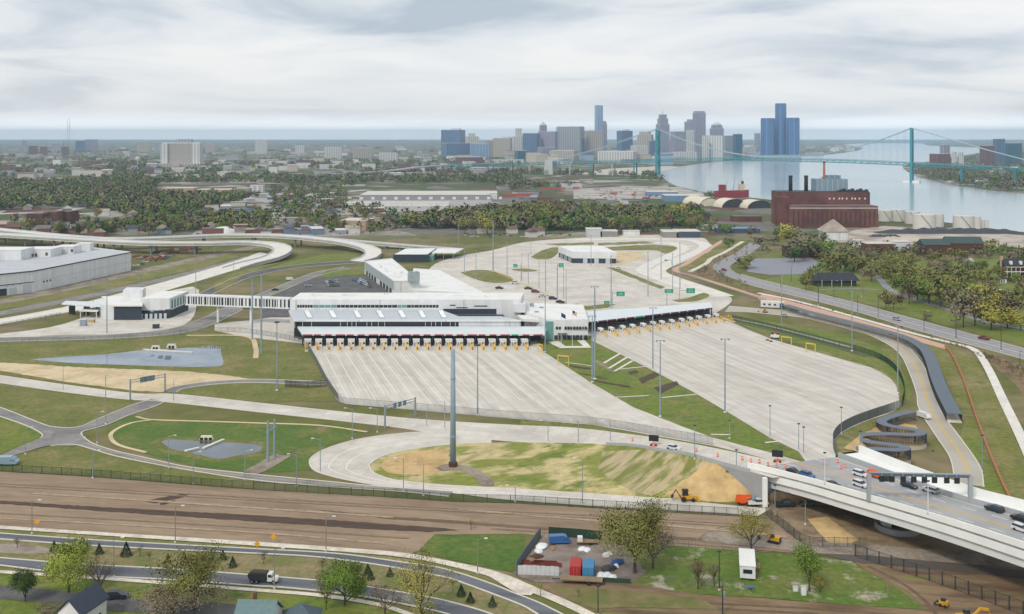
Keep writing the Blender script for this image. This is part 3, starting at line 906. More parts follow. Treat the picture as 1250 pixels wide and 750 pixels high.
# bare and mown ground
sheet('bare_field', [(-20, 441), (0, 443), (102, 449), (230, 454), (271, 458), (325, 466), (256, 467), (218, 475), (200, 479), (159, 477), (77, 466), (0, 453), (-20, 451)], 3, M_TAN, 'long pale sandy strip below the upper pond')
sheet('grass_field', [(-20, 418), (130, 414), (205, 409), (250, 401), (300, 408), (372, 420), (412, 490), (310, 491), (215, 481), (160, 480), (0, 457), (-20, 455)], 2, mat('bank_grass', C(112, 116, 56, .85), c2=C(136, 128, 80, .85), scale2=.06, thr=(.45, .64), c3=C(94, 108, 46, .85), scale3=.1, thr3=(.53, .66), **GRS), 'mown olive grass bank round the upper pond')
sheet('grass_field', [(130, 527), (142, 514), (165, 507), (190, 512), (260, 515), (350, 517), (420, 521), (442, 528), (400, 545), (380, 562), (384, 574), (340, 577), (290, 575), (230, 567), (179, 555), (146, 545)], 2, M_GRASS_D, 'deep green grass basin round the lower pond')
sheet('grass_field', [(-20, 501), (0, 509), (26, 518), (46, 527), (54, 533), (26, 544), (0, 555), (-20, 562)], 2, M_GRASS_G, 'green grass corner left of the junction')
sheet('grass_field', [(0, 470), (77, 481), (154, 490), (180, 491), (154, 497), (120, 511), (95, 521), (67, 521), (51, 517), (26, 507), (0, 497), (-20, 491), (-20, 468)], 2, mat('bank_grass'), 'olive grass between the junction and the concrete road')
sheet('grass_field', [(0, 562), (31, 553), (59, 545), (90, 544), (115, 551), (192, 569), (310, 588), (310, 597), (205, 589), (102, 581), (0, 575), (-20, 574)], 2, mat('bank_grass'), 'olive grass verge along the green fence')
band([(166, 509), (186, 513), (250, 515), (310, 517), (390, 520), (448, 528)], 1.4, 5, M_TAN, 'thin tan footpath along the basin')
band([(186, 513), (160, 517), (140, 526), (135, 534), (145, 544), (178, 553)], 1.4, 5, M_TAN, 'tan path curling round the left of the basin')
band([(305, 578), (318, 572), (335, 562), (345, 556)], 6, 5, M_GRAVEL, 'gravel pad under the twin steel poles')
band([(228, 410), (300, 411), (312, 425), (312, 438)], 2.4, 5, M_TAN, 'tan path beside the upper pond')
def pond(pts, label, lvl=4, m=None):
 o = sheet('pond', pts, lvl, m or M_POND, label, lift=.12)
 wp = [W(x, y, 0) for x, y in pts]
 c = sum(wp, Vector()) / len(wp)
 n = len(wp)
 rings = []
 for off, z in ((-.3, .1), (.7, .3), (1.6, .4), (3.4, .08)):
  ring = []
  for i in range(n):
   d = (wp[(i + 1) % n] - wp[i - 1])
   s = Vector((-d.y, d.x, 0)).normalized()
   if s.dot(wp[i] - c) < 0:
    s = -s
   ring.append(wp[i] + s * off + Vector((0, 0, z)))
  rings.append(ring)
 mb = MB()
 for a, b in zip(rings, rings[1:]):
  k = len(mb.v)
  mb.add(a + b, [(i, (i + 1) % n, n + (i + 1) % n, n + i) for i in range(n)])
 bk = mb.build('bank', mat('bank_grass'), o)
 return o
pond(crp([(36, 439), (80, 436), (128, 433), (174, 428), (230, 425), (266, 423), (270, 432), (273, 444), (264, 448), (230, 448.5), (179, 447), (120, 445), (77, 443), (36, 439)], 3)[:-1], 'upper pond coloured pale for its reflections below the customs building')
pond(crp([(196, 540), (207, 537), (243, 539), (282, 541), (317, 544), (316, 552), (282, 558), (266, 561), (230, 553), (210, 549), (196, 540)], 3)[:-1], 'small lower pond crossed by a pale weir', m=mat('pond_dark', (.07, .09, .115), rough=.01, var=.45, scale=.08, spec=1.0, bump=.004, fine=.25))  # ripples put into the water colour as lighter and darker mottling
# foreground: ploughed dirt, roads, lawns
sheet('dirt_field', [(-20, 574), (0, 576), (102, 582), (205, 590), (310, 598), (464, 607), (553, 613), (630, 615), (748, 622), (902, 631), (1060, 648), (1060, 680), (900, 672), (760, 664), (660, 655), (640, 652), (530, 653), (520, 668), (498, 678), (438, 672), (310, 662), (154, 652), (0, 642), (-20, 641)], 1, M_DIRT, 'broad bare dirt field behind the foreground street')
sheet('trench', [(-20, 611), (0, 612), (130, 620), (320, 630), (440, 638), (536, 645), (560, 648), (520, 650), (430, 645), (310, 637), (130, 625), (0, 615.5), (-20, 614.5)], 3, M_DIRT_D, 'dark trench line across the dirt field')  # flat strip in a darker brown than the field
sheet('track', [(380, 622), (476, 631), (560, 636), (630, 642), (760, 650), (905, 662), (905, 665), (760, 654), (630, 645), (560, 640), (476, 634)], 3, mat('dirt_track', C(118, 98, 82, .85), var=.3, scale=.5, aniso=(-9.5, .12)), 'dark wheel track along the dirt field')
for i, pts in enumerate([[(175, 612), (215, 605), (232, 602), (225, 607), (190, 615)], [(195, 615), (214, 611), (212, 614), (196, 617)]]):
 sheet('track', pts, 3, M_DIRT_D, '%s dark scraped patch in the dirt field' % ORD[i])
for i, (pts, w_, m_) in enumerate((([(-20, 590), (150, 599), (340, 610), (520, 620), (760, 632), (920, 642)], .6, 0), ([(-20, 593), (150, 602), (340, 613), (520, 623), (760, 635), (920, 645)], .6, 0), ([(40, 603), (200, 613), (330, 622), (480, 632)], 1.1, 1), ([(-20, 626), (180, 637), (360, 648), (500, 658)], .7, 0), ([(-20, 632), (180, 643), (330, 652), (470, 664)], .9, 1),
         ([(850, 660), (868, 648), (890, 643), (905, 648), (900, 656), (880, 661)], .5, 0), ([(856, 661), (872, 651), (889, 646), (900, 650), (895, 655), (880, 658)], .5, 0), ([(560, 622), (700, 634), (860, 646), (960, 656)], 1.3, 1), ([(600, 646), (740, 656), (880, 668), (980, 676)], .8, 0), ([(700, 722), (850, 736), (1000, 744), (1140, 756)], .8, 2), ([(690, 728), (850, 742), (1000, 750)], .8, 2), ([(1060, 692), (1100, 712), (1130, 735), (1150, 760)], .9, 2))):
 band(pts, w_, 3.5, (mat('rut', C(138, 118, 98, .88), var=.3, scale=.5), mat('pale_track', C(170, 151, 128, .88), var=.3, scale=.5), mat('dark_rut', C(112, 92, 74, .85), var=.3, scale=.5))[m_], '%s thin wheel rut in the bare dirt, counted from the fence' % ORD[i], name='track')
road([(-20, 650.5), (0, 652), (128, 661), (310, 671), (412, 677), (494, 688), (540, 695), (592, 711), (630, 726), (658, 737), (690, 753), (720, 770)],
 [(-20, 657.5), (0, 659), (128, 668), (310, 676.5), (387, 681), (464, 691), (540, 705), (566, 713), (630, 737), (650, 747), (665, 757), (690, 772)], 5, M_ASPH_B, 'blue-grey upper carriageway of the foreground avenue', marks=())
road([(-20, 680), (0, 682), (102, 690), (212, 696), (320, 704), (400, 711), (464, 720), (528, 731), (579, 744), (610, 755), (640, 770)],
 [(-20, 689), (0, 691), (102, 703), (212, 709), (307, 716), (343, 718), (412, 725), (474, 735), (540, 749), (570, 760), (590, 770)], 5, M_ASPH_B, 'blue-grey lower carriageway of the foreground avenue')
sheet2('median', [(-20, 658), (128, 669), (310, 678), (387, 682), (464, 692), (540, 706), (630, 738), (670, 760), (690, 774)], [(640, 772), (579, 745), (528, 732), (464, 721), (400, 712), (320, 705), (212, 697), (102, 691), (-20, 681)][::-1], 3, M_MEDIAN, 'dry grass median planted with small conifers')
sheet('bare_patch', crp([(-10, 665), (30, 665), (58, 670), (60, 675), (30, 677), (-10, 674), (-10, 665)], 3), 4, M_GRAVEL, 'pale worn patch on the median')
sheet2('sidewalk', [(-20, 641), (0, 642.5), (154, 652.5), (310, 662), (438, 671), (494, 676), (540, 684), (592, 695), (622, 704), (650, 716), (695, 735), (740, 757)], [(722, 757), (680, 737), (640, 721), (610, 711), (592, 703), (540, 690), (494, 681.5), (438, 676), (310, 667), (154, 656.5), (0, 646.5), (-20, 645)][::-1], 5, M_WALK, 'white sidewalk along the dirt field')
sheet('driveway', [(610, 700), (632, 708), (655, 722), (648, 728), (634, 727), (612, 714), (596, 704)], 6, M_WALK, 'pale concrete driveway apron into the storage yard')
sheet2('verge', [(-20, 646), (154, 657.5), (310, 668), (438, 677), (494, 683), (540, 691), (590, 706), (600, 710)], [(592, 710), (540, 694), (494, 687), (412, 676.5), (310, 670.5), (128, 660.5), (-20, 650)][::-1], 3, M_GRASS, 'narrow grass verge between sidewalk and avenue')
band([(-20, 697.5), (0, 699), (102, 705.5), (218, 714), (320, 722), (387, 727.5), (451, 737), (494, 749), (530, 765)], 1.5, 6, M_WALK, 'thin pale sidewalk in front of the houses')
sheet('lawn', crp([(-20, 698), (102, 706), (218, 714), (320, 722), (387, 728), (451, 738), (494, 750), (540, 775)], 3) + [(540, 800), (-20, 800)], 2, M_GRASS_G, 'green lawns round the foreground houses')
band([(-20, 722), (51, 728), (130, 737), (180, 741), (260, 745), (340, 752)], 6.0, 4, M_ASPH_D, 'dark residential side street behind the gabled house')
sheet('grass_field', [(530, 653), (640, 655), (640, 690), (625, 699), (590, 692), (535, 680), (512, 672)], 3, M_GRASS_D, 'green grass patch left of the storage yard')
sheet('grass_field', [(760, 664), (900, 672), (1040, 686), (1060, 700), (1100, 722), (1130, 745), (1020, 738), (930, 730), (850, 726), (765, 712), (770, 690)], 3, mat('lot_grass', C(92, 116, 44, .85), c2=C(112, 120, 58, .85), scale2=.08, thr=(.45, .62), c3=C(176, 168, 150, .85), scale3=.075, thr3=(.54, .61), **GRS), 'green lot round the white trailer')
sheet('dirt_field', [(650, 712), (770, 712), (850, 726), (1020, 738), (1130, 745), (1110, 724), (1062, 700), (1040, 684), (1300, 705), (1340, 800), (760, 800), (720, 748), (690, 733)], 2, mat('dirt_warm', C(138, 116, 90, .88), var=.22, scale=.6, c2=C(106, 84, 66, .88), scale2=.16, aniso=(-8, .2), bump=.25, fine=.8, c3=C(124, 122, 72, .88), scale3=.12, thr3=(.57, .64)), 'brown graded dirt lot along the bottom edge')
sheet2('verge', [(655, 722), (690, 733), (722, 746), (750, 760)], [(730, 760), (700, 745), (672, 733), (650, 726)][::-1], 4, M_GRASS, 'narrow verge beside the sidewalk corner')
sheet('verge', [(672, 716), (740, 720), (850, 730), (880, 745), (760, 742), (725, 744), (690, 731)], 4, mat('dry_lot', C(132, 122, 84), var=.15, scale=.3, c2=C(112, 114, 64), scale2=.12), 'dry grass lot below the storage yard')
sheet('storage_yard', [(632, 704), (634, 694), (662, 656), (752, 659), (790, 700), (770, 712), (655, 712)], 4, mat('yard_gravel', C(146, 134, 126), var=.12, scale=.4, c2=C(124, 112, 104), scale2=.15), 'gravel storage yard with containers')
# under the bridge
sheet('dirt_field', [(925, 614), (945, 600), (1060, 612), (1300, 660), (1300, 705), (1058, 690), (1040, 684), (984, 668), (935, 632)], 2, mat('dirt_under', C(150, 132, 106), var=.2, scale=.5, c2=C(124, 106, 84), scale2=.15, bump=.2, fine=.6), 'bare earth below the bridge')
sheet('bare_patch', [(985, 634), (1010, 632), (1048, 660), (1030, 668), (1010, 662)], 3, M_OCHRE, 'orange sandy track below the bridge')
band([(860, 655), (984, 668), (1060, 672), (1150, 680), (1300, 690)], 7, 4, M_GRAVEL, 'pale gravel haul road passing under the bridge')
sheet('track', [(990, 673), (1060, 679), (1160, 688), (1300, 702), (1300, 712), (1160, 698), (1050, 688), (1000, 678)], 4, mat('dark_track', C(96, 88, 82), var=.14, scale=.4, aniso=(-9, .15)), 'dark haul track under the bridge')  # strip in a darker brown than the earth beside it
# park on the right
sheet('park_lawn', [(925, 343), (960, 336), (990, 330), (940, 320), (930, 312), (960, 307), (1010, 312), (1060, 325), (1120, 320), (1250, 315), (1340, 318), (1340, 440), (1250, 422), (1135, 392), (1032, 364)], 2, M_GRASS_G, 'bright green park lawn with scattered trees')
sheet('parking_lot', [(912, 332), (918, 316), (990, 315), (1000, 322), (978, 335), (940, 336)], 3, mat('lot_blue', C(146, 148, 158), var=.08, scale=.2), 'empty blue-grey parking lot by the park')
band([(1066, 336), (1075, 342), (1084, 352), (1100, 360), (1130, 370), (1170, 382), (1200, 392), (1235, 400), (1290, 408)], 5, 4, MATS['lot_blue'], 'grey park drive between the trees')
band([(1000, 354), (1040, 353), (1075, 354)], 3, 4, MATS['lot_blue'], 'pale park path by the low dark-roofed hall')
band([(1165, 353), (1200, 352), (1235, 356), (1260, 362)], 2.5, 4, M_WALK, 'pale path on the far park lawn')
# embankment faces that the ramp needs: retaining wall at the abutment
# ------------------------------------------------------------------ haze: closed box of even, thin air
hz = MB().box(0, (GY0 + GY1) / 2, -1.0, 2 * GX + 300, GY1 - GY0 + 300, 243.0).build('haze')
tag(hz, 'thin blue haze filling the air over the city', None, None, 'stuff')
hm = bpy.data.materials.new('haze_air')
hm.use_nodes = True
hn, hl = hm.node_tree.nodes, hm.node_tree.links
hn.clear()
ho = hn.new('ShaderNodeOutputMaterial')
hv = hn.new('ShaderNodeVolumePrincipled')
hv.inputs['Color'].default_value = (0.60, 0.80, 1.0, 1)
hv.inputs['Density'].default_value = 0.00007
hv.inputs['Anisotropy'].default_value = 0.6
hl.new(hv.outputs[0], ho.inputs['Volume'])
hz.data.materials.clear()
hz.data.materials.append(hm)
# ------------------------------------------------------------------ helpers for things built in place
def part(mb, name, m, th, smooth=False):
 """mesh given in place coordinates, parented to a thing (an Empty without turn) or to a part of it"""
 base = Vector(th.location)
 if th.parent:
  base = Vector((0, 0, 0))
 return mb.build(name, m, th, loc=(-base.x, -base.y, -base.z) if not th.parent else (0, 0, 0), smooth=smooth)
def lerp_path(pts, n):
 """pts of (px, py, z) -> n points along it, in the place"""
 v = [W(*p) for p in pts]
 v = cr(v, 8)
 d = [0.0]
 for a, b in zip(v, v[1:]):
  d.append(d[-1] + (b - a).length)
 t = np.linspace(0, d[-1], n)
 return [Vector((float(np.interp(k, d, [p.x for p in v])), float(np.interp(k, d, [p.y for p in v])), float(np.interp(k, d, [p.z for p in v])))) for k in t]
def drop(q, dz):
 return [p + Vector((0, 0, dz)) for p in q]
def copy_tree(o, parent=None, loc=None, rz=None, label=None, name=None):
 c = o.copy()
 if parent is not None:
  c.parent = parent
 if loc is not None:
  c.location = loc
 if rz is not None:
  c.rotation_euler = (0, 0, rz)
 if label:
  c['label'] = label
 COL.objects.link(c)
 for ch in o.children:
  if ch.name in SC.objects or True:
   copy_tree(ch, c)
 return c
# ------------------------------------------------------------------ bridge approach at the right
S_ = [(912, 566.5, 9.4), (980, 583, 10.0), (1040, 600, 10.8), (1150, 632, 12.0), (1250, 664, 13.0), (1370, 704, 14.3), (1480, 742, 15.4)]
N_ = [(1050, 550, 9.5), (1120, 577, 10.3), (1186, 601, 11.0), (1250, 618, 11.7), (1390, 656, 13.0), (1560, 702, 14.6)]
NB = 44
SE, NE = lerp_path(S_, NB), lerp_path(N_, NB)
BR = thing('highway_bridge', 'white concrete bridge approach sweeping off the right edge over the dirt', 'bridge', (SE[0].x, SE[0].y, 0))
M_DECK = mat('bridge_deck', C(178, 178, 178), var=.05, scale=.15, c2=C(166, 166, 168), scale2=.06)
M_BCONC = mat('bridge_concrete', C(236, 237, 235, .93), var=.05, scale=.2)
M_BGIRD = mat('bridge_girder', C(222, 224, 224, .9), var=.05, scale=.2)
inS = [s.lerp(n, .012) for s, n in zip(SE, NE)]
deck = part(MB().strip(drop(NE, -1.1), drop(SE, -1.1), .45), 'deck', M_DECK, BR)
mbp = MB()
mbp.strip(drop(SE, .35), drop([s.lerp(n, .02) for s, n in zip(SE, NE)], .35), 3.7)
part(mbp, 'parapet', M_BCONC, BR)
part(MB().strip(drop(NE, 1.5), drop([n.lerp(s, .015) for s, n in zip(SE, NE)], 1.5), 4.1), 'parapet', M_BCONC, BR)
# raised white footway along the far side and the grey traffic barrier
f0 = [n.lerp(s, .016) for s, n in zip(SE, NE)]
f1 = [n.lerp(s, .19) for s, n in zip(SE, NE)]
part(MB().strip(drop(f0, -.55), drop(f1, -.55), .6), 'footway', M_BCONC, BR)
f2 = [n.lerp(s, .205) for s, n in zip(SE, NE)]
part(MB().strip(drop(f1, .15), drop(f2, .15), 1.3), 'barrier', mat('barrier_grey', C(176, 180, 182), var=.06, scale=.3), BR)
for t in (.03, .25, .45, .65, .85):
 a = [s.lerp(n, t) for s, n in zip(SE, NE)]
 b = [s.lerp(n, t + .035) for s, n in zip(SE, NE)]
 part(MB().strip(drop(b, -2.0 if t > .05 else -3.2), drop(a, -2.0 if t > .05 else -3.2), 2.9 if t > .05 else 2.2), 'girder', M_BGIRD, BR)
for t, w, mm, dash in ((.40, .35, M_YELLOW_PAINT, None), (.43, .2, M_YELLOW_PAINT, None), (.10, .25, M_WHITE_PAINT, None), (.24, .25, M_WHITE_PAINT, 4), (.60, .25, M_WHITE_PAINT, 4), (.76, .25, M_WHITE_PAINT, None)):
 c = drop([s.lerp(n, t) for s, n in zip(SE, NE)], -1.08)
 mb = MB()
 if dash:
  q = resample(c, dash)
  for i in range(0, len(q) - 1, 2):
   mb.ribbon(*offset_line([q[i], q[i + 1]], w))
 else:
  mb.ribbon(*offset_line(c, w))
 mo = part(mb, 'marking', mm, deck)
 mo.location = (0, 0, 0)
 if dash:
  mo['kind'] = 'stuff'
# hand rail along the near parapet
q = resample(drop(SE, 0), 3.0)
# wing wall, abutment, pier and ring wall
M_WALLC = mat('wall_concrete', C(160, 162, 164, .85), var=.07, scale=.3)
wall = []
for x in range(874, 933, 4):
 ys = interp(*YS, x)
 wall.append(W(x, ys, _zn(x, ys)) + Vector((0, -.3, .25)))
AB = thing('abutment', 'grey concrete wing wall and abutment where the ramp meets the bridge', 'abutment', (wall[-1].x, wall[-1].y, 0))
n = len(wall)
mb = MB().add(wall + [Vector((p.x, p.y, -.3)) for p in wall] + [p + Vector((.2, .8, 0)) for p in wall], [(i, i + 1, n + i + 1, n + i) for i in range(n - 1)] + [(i + 1, i, 2 * n + i, 2 * n + i + 1) for i in range(n - 1)])
part(mb, 'wing_wall', M_WALLC, AB)
a0, a1 = wall[-1], W(1034, 552, 8.0)
mb = MB()
for i in range(6):
 p, q_ = a0.lerp(a1, i / 6), a0.lerp(a1, (i + 1) / 6)
 mb.add([(p.x, p.y, -.2), (q_.x, q_.y, -.2), (q_.x, q_.y, 7.4), (p.x, p.y, 7.4)], [(0, 1, 2, 3)])
part(mb, 'front_wall', M_WALLC, AB)
p = W(933, 607)
part(MB().box(wall[-1].x + .6, wall[-1].y - .5, 0, 1.2, 1.2, 8.0), 'corner_column', M_BCONC, AB)
PI_ = thing('bridge_pier', 'pale concrete pier with round ring wall in the shade under the bridge', 'pier', W(1082, 656))
pc = W(1092, 657)
mb = MB()
mb.box(pc.x, pc.y + 6, 0, 2.2, 2.2, 7.2)
part(mb, 'column', M_BGIRD, PI_)
part(MB().box(pc.x + 9, pc.y + 12, 0, 2.2, 2.2, 7.0), 'column', M_BGIRD, PI_)
part(MB().box(pc.x + 18, pc.y + 18, 0, 2.2, 2.2, 7.0), 'column', M_BGIRD, PI_)
part(MB().bar((pc.x - 3.5, pc.y + 3.6, 7.4), (pc.x + 21, pc.y + 20, 7.4), 2.4, 1.5), 'pier_cap', M_BCONC, PI_)
mb = MB()
nn = 28
vo, vi, = [], []
for k in range(nn):
 a = 2 * math.pi * k / nn
 vo.append((pc.x + 3 + 5.6 * math.cos(a), pc.y + 6 + 5.6 * math.sin(a)))
 vi.append((pc.x + 3 + 5.1 * math.cos(a), pc.y + 6 + 5.1 * math.sin(a)))
vs = [(*p_, 0) for p_ in vo] + [(*p_, 1.5) for p_ in vo] + [(*p_, 1.5) for p_ in vi] + [(*p_, 0) for p_ in vi]
fs = []
for k in range(nn):
 j = (k + 1) % nn
 fs += [(k, j, nn + j, nn + k), (nn + k, nn + j, 2 * nn + j, 2 * nn + k), (2 * nn + k, 2 * nn + j, 3 * nn + j, 3 * nn + k)]
part(mb.add(vs, fs), 'ring_wall', M_WALLC, PI_)
# ramp barrier along the south edge (low concrete parapet)
rb = [P(x, y, .9) for x, y in crp([(740, 543.5), (774, 545.5), (815, 552.5), (838, 555.5), (876, 566), (915, 576.5)], 5)]
o = MB().strip(*offset_line(rb, .45), 1.0).build('ramp_barrier', mat('barrier_grey'))
tag(o, 'low grey concrete barrier along the ramp above the clay slope', 'barrier')
# ------------------------------------------------------------------ flyovers upper left
def flyover(name, label, path, width, n=40, m=None, piers=()):
 c = lerp_path(path, n)
 th = thing(name, label, 'flyover', (c[0].x, c[0].y, 0))
 L, Rr = offset_line(c, width)
 part(MB().strip(L, Rr, 1.6), 'deck', m or M_CONC_W, th)
 for e_, s in ((L, -1), (Rr, 1)):
  e2 = [a.lerp(b, .035) for a, b in zip(e_, Rr if e_ is L else L)]
  part(MB().strip(drop(e_, 1.0) if s < 0 else drop(e2, 1.0), drop(e2, 1.0) if s < 0 else drop(e_, 1.0), 2.0), 'parapet', mat('flyover_parapet', C(200, 204, 206, .88), var=.05), th)
 for k in piers:
  p = c[k]
  if p.z > 3.5:
   d = (c[min(k + 1, n - 1)] - c[max(k - 1, 0)]).normalized()
   s = Vector((-d.y, d.x, 0)) * (width * .3)
   pm = MB()
   pm.tube((p.x - s.x, p.y - s.y, 0), (p.x - s.x, p.y - s.y, p.z - 2.6), .8, n=8)
   pm.tube((p.x + s.x, p.y + s.y, 0), (p.x + s.x, p.y + s.y, p.z - 2.6), .8, n=8)
   pm.bar((p.x - s.x * 1.4, p.y - s.y * 1.4, p.z - 2.1), (p.x + s.x * 1.4, p.y + s.y * 1.4, p.z - 2.1), 1.6, 1.1)
   part(pm, 'pier', mat('pier_dark', C(132, 138, 144), var=.08), th)
 return th
flyover('flyover', 'white curved flyover looping round and down to the concrete road', [(-120, 279, 9), (-20, 285.5, 9), (60, 290, 9), (160, 296, 9), (240, 297, 9), (300, 296, 8.5), (336, 299, 7.2), (345, 306, 5.4), (330, 315, 3.2), (305, 321, 1.6), (282, 328, .3)], 15.5, 46, None, (3, 6, 9, 12, 15, 18, 21, 24, 27, 30))
flyover('flyover', 'long pale flyover passing behind and dropping right of the loop', [(-120, 270, 9), (-20, 279, 9), (60, 287, 9), (130, 292, 9), (200, 290.5, 9), (270, 287.5, 9), (340, 288, 8.8), (400, 293, 7.8), (436, 299, 6.0), (455, 306, 4.0), (452, 314, 1.6), (436, 319, .3)], 14, 46, None, (2, 5, 8, 11, 14, 17, 20, 23, 26, 29, 32, 35))
flyover('flyover', 'low straight ramp behind the dark pavilion', [(400, 292, 7), (460, 297, 4.5), (520, 302, 2), (560, 305, .4)], 8, 14, None, (3, 6))
# ------------------------------------------------------------------ buildings
def quad_building(name, label, foot, h, wall, roof, parapet=.8, cat='building', group=None, z0=0.0):
 """foot: ground points in order; walls + slightly recessed roof with parapet"""
 c = sum(foot, Vector()) / len(foot)
 th = thing(name, label, cat, (c.x, c.y, 0), group=group)
 part(MB().prism([(p.x, p.y) for p in foot], z0 - .1, h), 'wall', wall, th)
 ins = [p.lerp(c, .012) for p in foot]
 part(MB().prism([(p.x, p.y) for p in ins], h - .05, h + .12), 'roof', roof, th)
 if parapet:
  mb = MB()
  nn_ = len(foot)
  for i in range(nn_):
   a, b = foot[i], foot[(i + 1) % nn_]
   mb.bar((a.x, a.y, h + parapet / 2), (b.x, b.y, h + parapet / 2), .4, parapet)
  part(mb, 'parapet', wall, th)
 return th
def face_panel(mb, a, b, z0, z1, out=.08, thick=.1):
 """flat panel on the wall a-b (ground points), facing away from 'left of a->b'"""
 a, b = Vector((a.x, a.y, 0)), Vector((b.x, b.y, 0))
 d = (b - a).normalized()
 nrm = Vector((d.y, -d.x, 0))
 p = [a + nrm * out, b + nrm * out]
 q = [a - nrm * thick, b - nrm * thick]
 v = [(*p[0].xy, z0), (*p[1].xy, z0), (*p[1].xy, z1), (*p[0].xy, z1), (*q[0].xy, z0), (*q[1].xy, z0), (*q[1].xy, z1), (*q[0].xy, z1)]
 mb.add(v, [(0, 1, 2, 3), (5, 4, 7, 6), (4, 0, 3, 7), (1, 5, 6, 2), (3, 2, 6, 7), (4, 5, 1, 0)])
 return mb
# --- long white inspection building with stepped canopies
D0, D1, D2, D3 = 487.0, 505.0, 525.0, 547.0       # fascia, mid canopy front, block front, block back
IB = thing('inspection_building', 'long white customs building with stepped grey canopies and a red-edged front', 'building', (WD(500, D2).x, D2, 0))
bl = [WD(354, D2), WD(636, D2), WD(640, D3), WD(366, D3)]
part(MB().prism([(p.x, p.y) for p in bl], 0, 16.0), 'wall', M_WHITE, IB)
part(MB().prism([(p.x, p.y) for p in [WD(355, D2 + .5), WD(635.5, D2 + .5), WD(639.5, D3 - .5), WD(366.5, D3 - .5)]], 15.9, 16.25), 'roof', M_WHITE_ROOF, IB)
ws = [(362.5 + k * 3.15, M_DARKGLASS) for k in range(6)] + [(382 + k * 7.2, M_TEAL) for k in range(4)] + [(411, M_DARKGLASS)] + [(416 + k * 5.2, M_DARKGLASS) for k in range(13)] + [(485 + k * 5, M_TEAL) for k in range(2)] + \
 [(496.5, M_DARKGLASS), (502, M_DARKGLASS), (505.5, M_DARKGLASS)] + [(511.5 + k * 4.1, M_DARKGLASS) for k in range(6)]
for i, (x, m) in enumerate(ws):
 x2 = ws[i + 1][0] if i + 1 < len(ws) and ws[i + 1][0] - x < 8 else x + 3.6
 w_ = part(face_panel(MB(), WD(x + .25, D2), WD(x2 - .25, D2), 11.9, 13.3, .06), 'window', m, IB)
for x0_, x1_, za, zb in ((549, 556, 12.8, 13.4), (557, 571, 11.6, 12.1), (579, 595, 12.4, 13.0)):
 part(face_panel(MB(), WD(x0_, D2), WD(x1_, D2), za, zb, .06), 'window', M_DARKGLASS, IB)
# mid canopy (grey, sloping to the front) with seven skylights
mid = [WD(352, D2 - .3, 10.6), WD(540, D2 - .3, 10.6), WD(560, D2 - 12, 9.6), WD(612, D2 - 12, 9.6), WD(636, D1, 9.0), WD(358, D1, 9.0)]
mb = MB()
mb.prism([(p.x, p.y) for p in mid], [p.z - .7 for p in mid], [p.z for p in mid])
MIDC = part(mb, 'canopy_roof', M_GREY_ROOF, IB)
part(MB().bar(WD(358, D1 - .25, 8.9), WD(636, D1 - .25, 8.9), .5, .9), 'gutter', M_WHITE, IB)
for xs in (374, 404, 434, 462, 488.5, 513, 538):
 p0_, p1_ = WD(xs - 2, D2 - 3.5, 10.5), WD(xs + 2, D1 + 4, 9.3)
 c0, c1 = WD(xs, D2 - 2.5, 10.62), WD(xs + 4.5, D1 + 4.5, 9.48)
 sk_ = part(MB().bar(c0 + Vector((0, .3, -.02)), c1 + Vector((0, -.3, -.02)), 2.9, .4), 'skylight_frame', mat('frame_grey', C(176, 184, 190)), IB)
 part(MB().bar(c0, c1, 2.2, .6), 'skylight', mat('skylight_white', (.85, .86, .87), rough=.3), IB)
# dark opening and screen wall at the right of the mid canopy
part(MB().prism([(p.x, p.y) for p in (WD(540, D2 - .4), WD(614, D2 - .4), WD(618, D2 - 11.5), WD(561, D2 - 11.5))], 8.2, 8.5), 'roof_well', M_CLAD, IB)
part(face_panel(MB(), WD(541, D2), WD(606, D2), 8.6, 11.3, .1), 'shade_panel', M_CLAD, IB)  # dark panel painted for the shade inside the roof opening
# dark recess between the canopies with white mullions
part(face_panel(MB(), WD(359, D1 + 1.0), WD(632, D1 + 1.0), .1, 8.4, .0), 'glazed_wall', M_DARKGLASS, IB)
for k in range(40):
 x = 361 + k * 6.8 + random.uniform(-2.5, 2.5)
 if 381 < x < 415 or 480 < x < 515 or k % 5 == 2:
  continue
 part(MB().box(WD(x, D1 + .2).x, D1 + .2, 5.2, .2, .2, 3.3), 'column', M_WHITE, IB)
part(MB().prism([(p.x, p.y) for p in (WD(560, D1 + .6), WD(634, D1 + .6), WD(634, D1 + .3), WD(560, D1 + .3))], 5.7, 8.5), 'screen_wall', M_WHITE, IB)
# front canopy
fc = [WD(363, D1 - .6, 6.1), WD(667, D1 - .6, 6.1), WD(666, D0, 5.7), WD(369, D0, 5.7)]
mb = MB().prism([(p.x, p.y) for p in fc], [p.z - .75 for p in fc], [p.z for p in fc])
part(mb, 'canopy_roof', mat('canopy_pale', (.62, .67, .70), rough=.45, var=.05, scale=.2), IB)
for k in range(22):
 xa, xb = 369 + k * 13.4, 369 + (k + 1) * 13.4 - (4.2 if k % 3 else 1.0)
 part(face_panel(MB(), WD(xa + .8, D0), WD(min(xb, 664), D0), 4.95, 5.55, .07), 'fascia', M_RED if k != 19 else mat('green_fascia', C(44, 160, 84)), IB)
for k in range(22):
 x = 369.5 + 13.2 * k
 part(MB().box(WD(x, D0 + 1.2).x, D0 + 1.2, 0, .55, .55, 5.0), 'column', M_DARKSTEEL, IB)
part(face_panel(MB(), WD(364, D1 - 3), WD(660, D1 - 3), .1, 4.9, .0), 'rear_glazing', M_DARKGLASS, IB)
# roof units
for xs, dd, w, d_, h_ in ((420, 536, 2, 2, .8), (470, 541, 3, 2, .8), (380, 538, 2, 2, .6), (590, 533, 2.5, 2, .9)):
 c = WD(xs, dd)
 part(MB().box(c.x, c.y, 16.2, w, d_, h_), 'roof_unit', M_WHITE, IB)
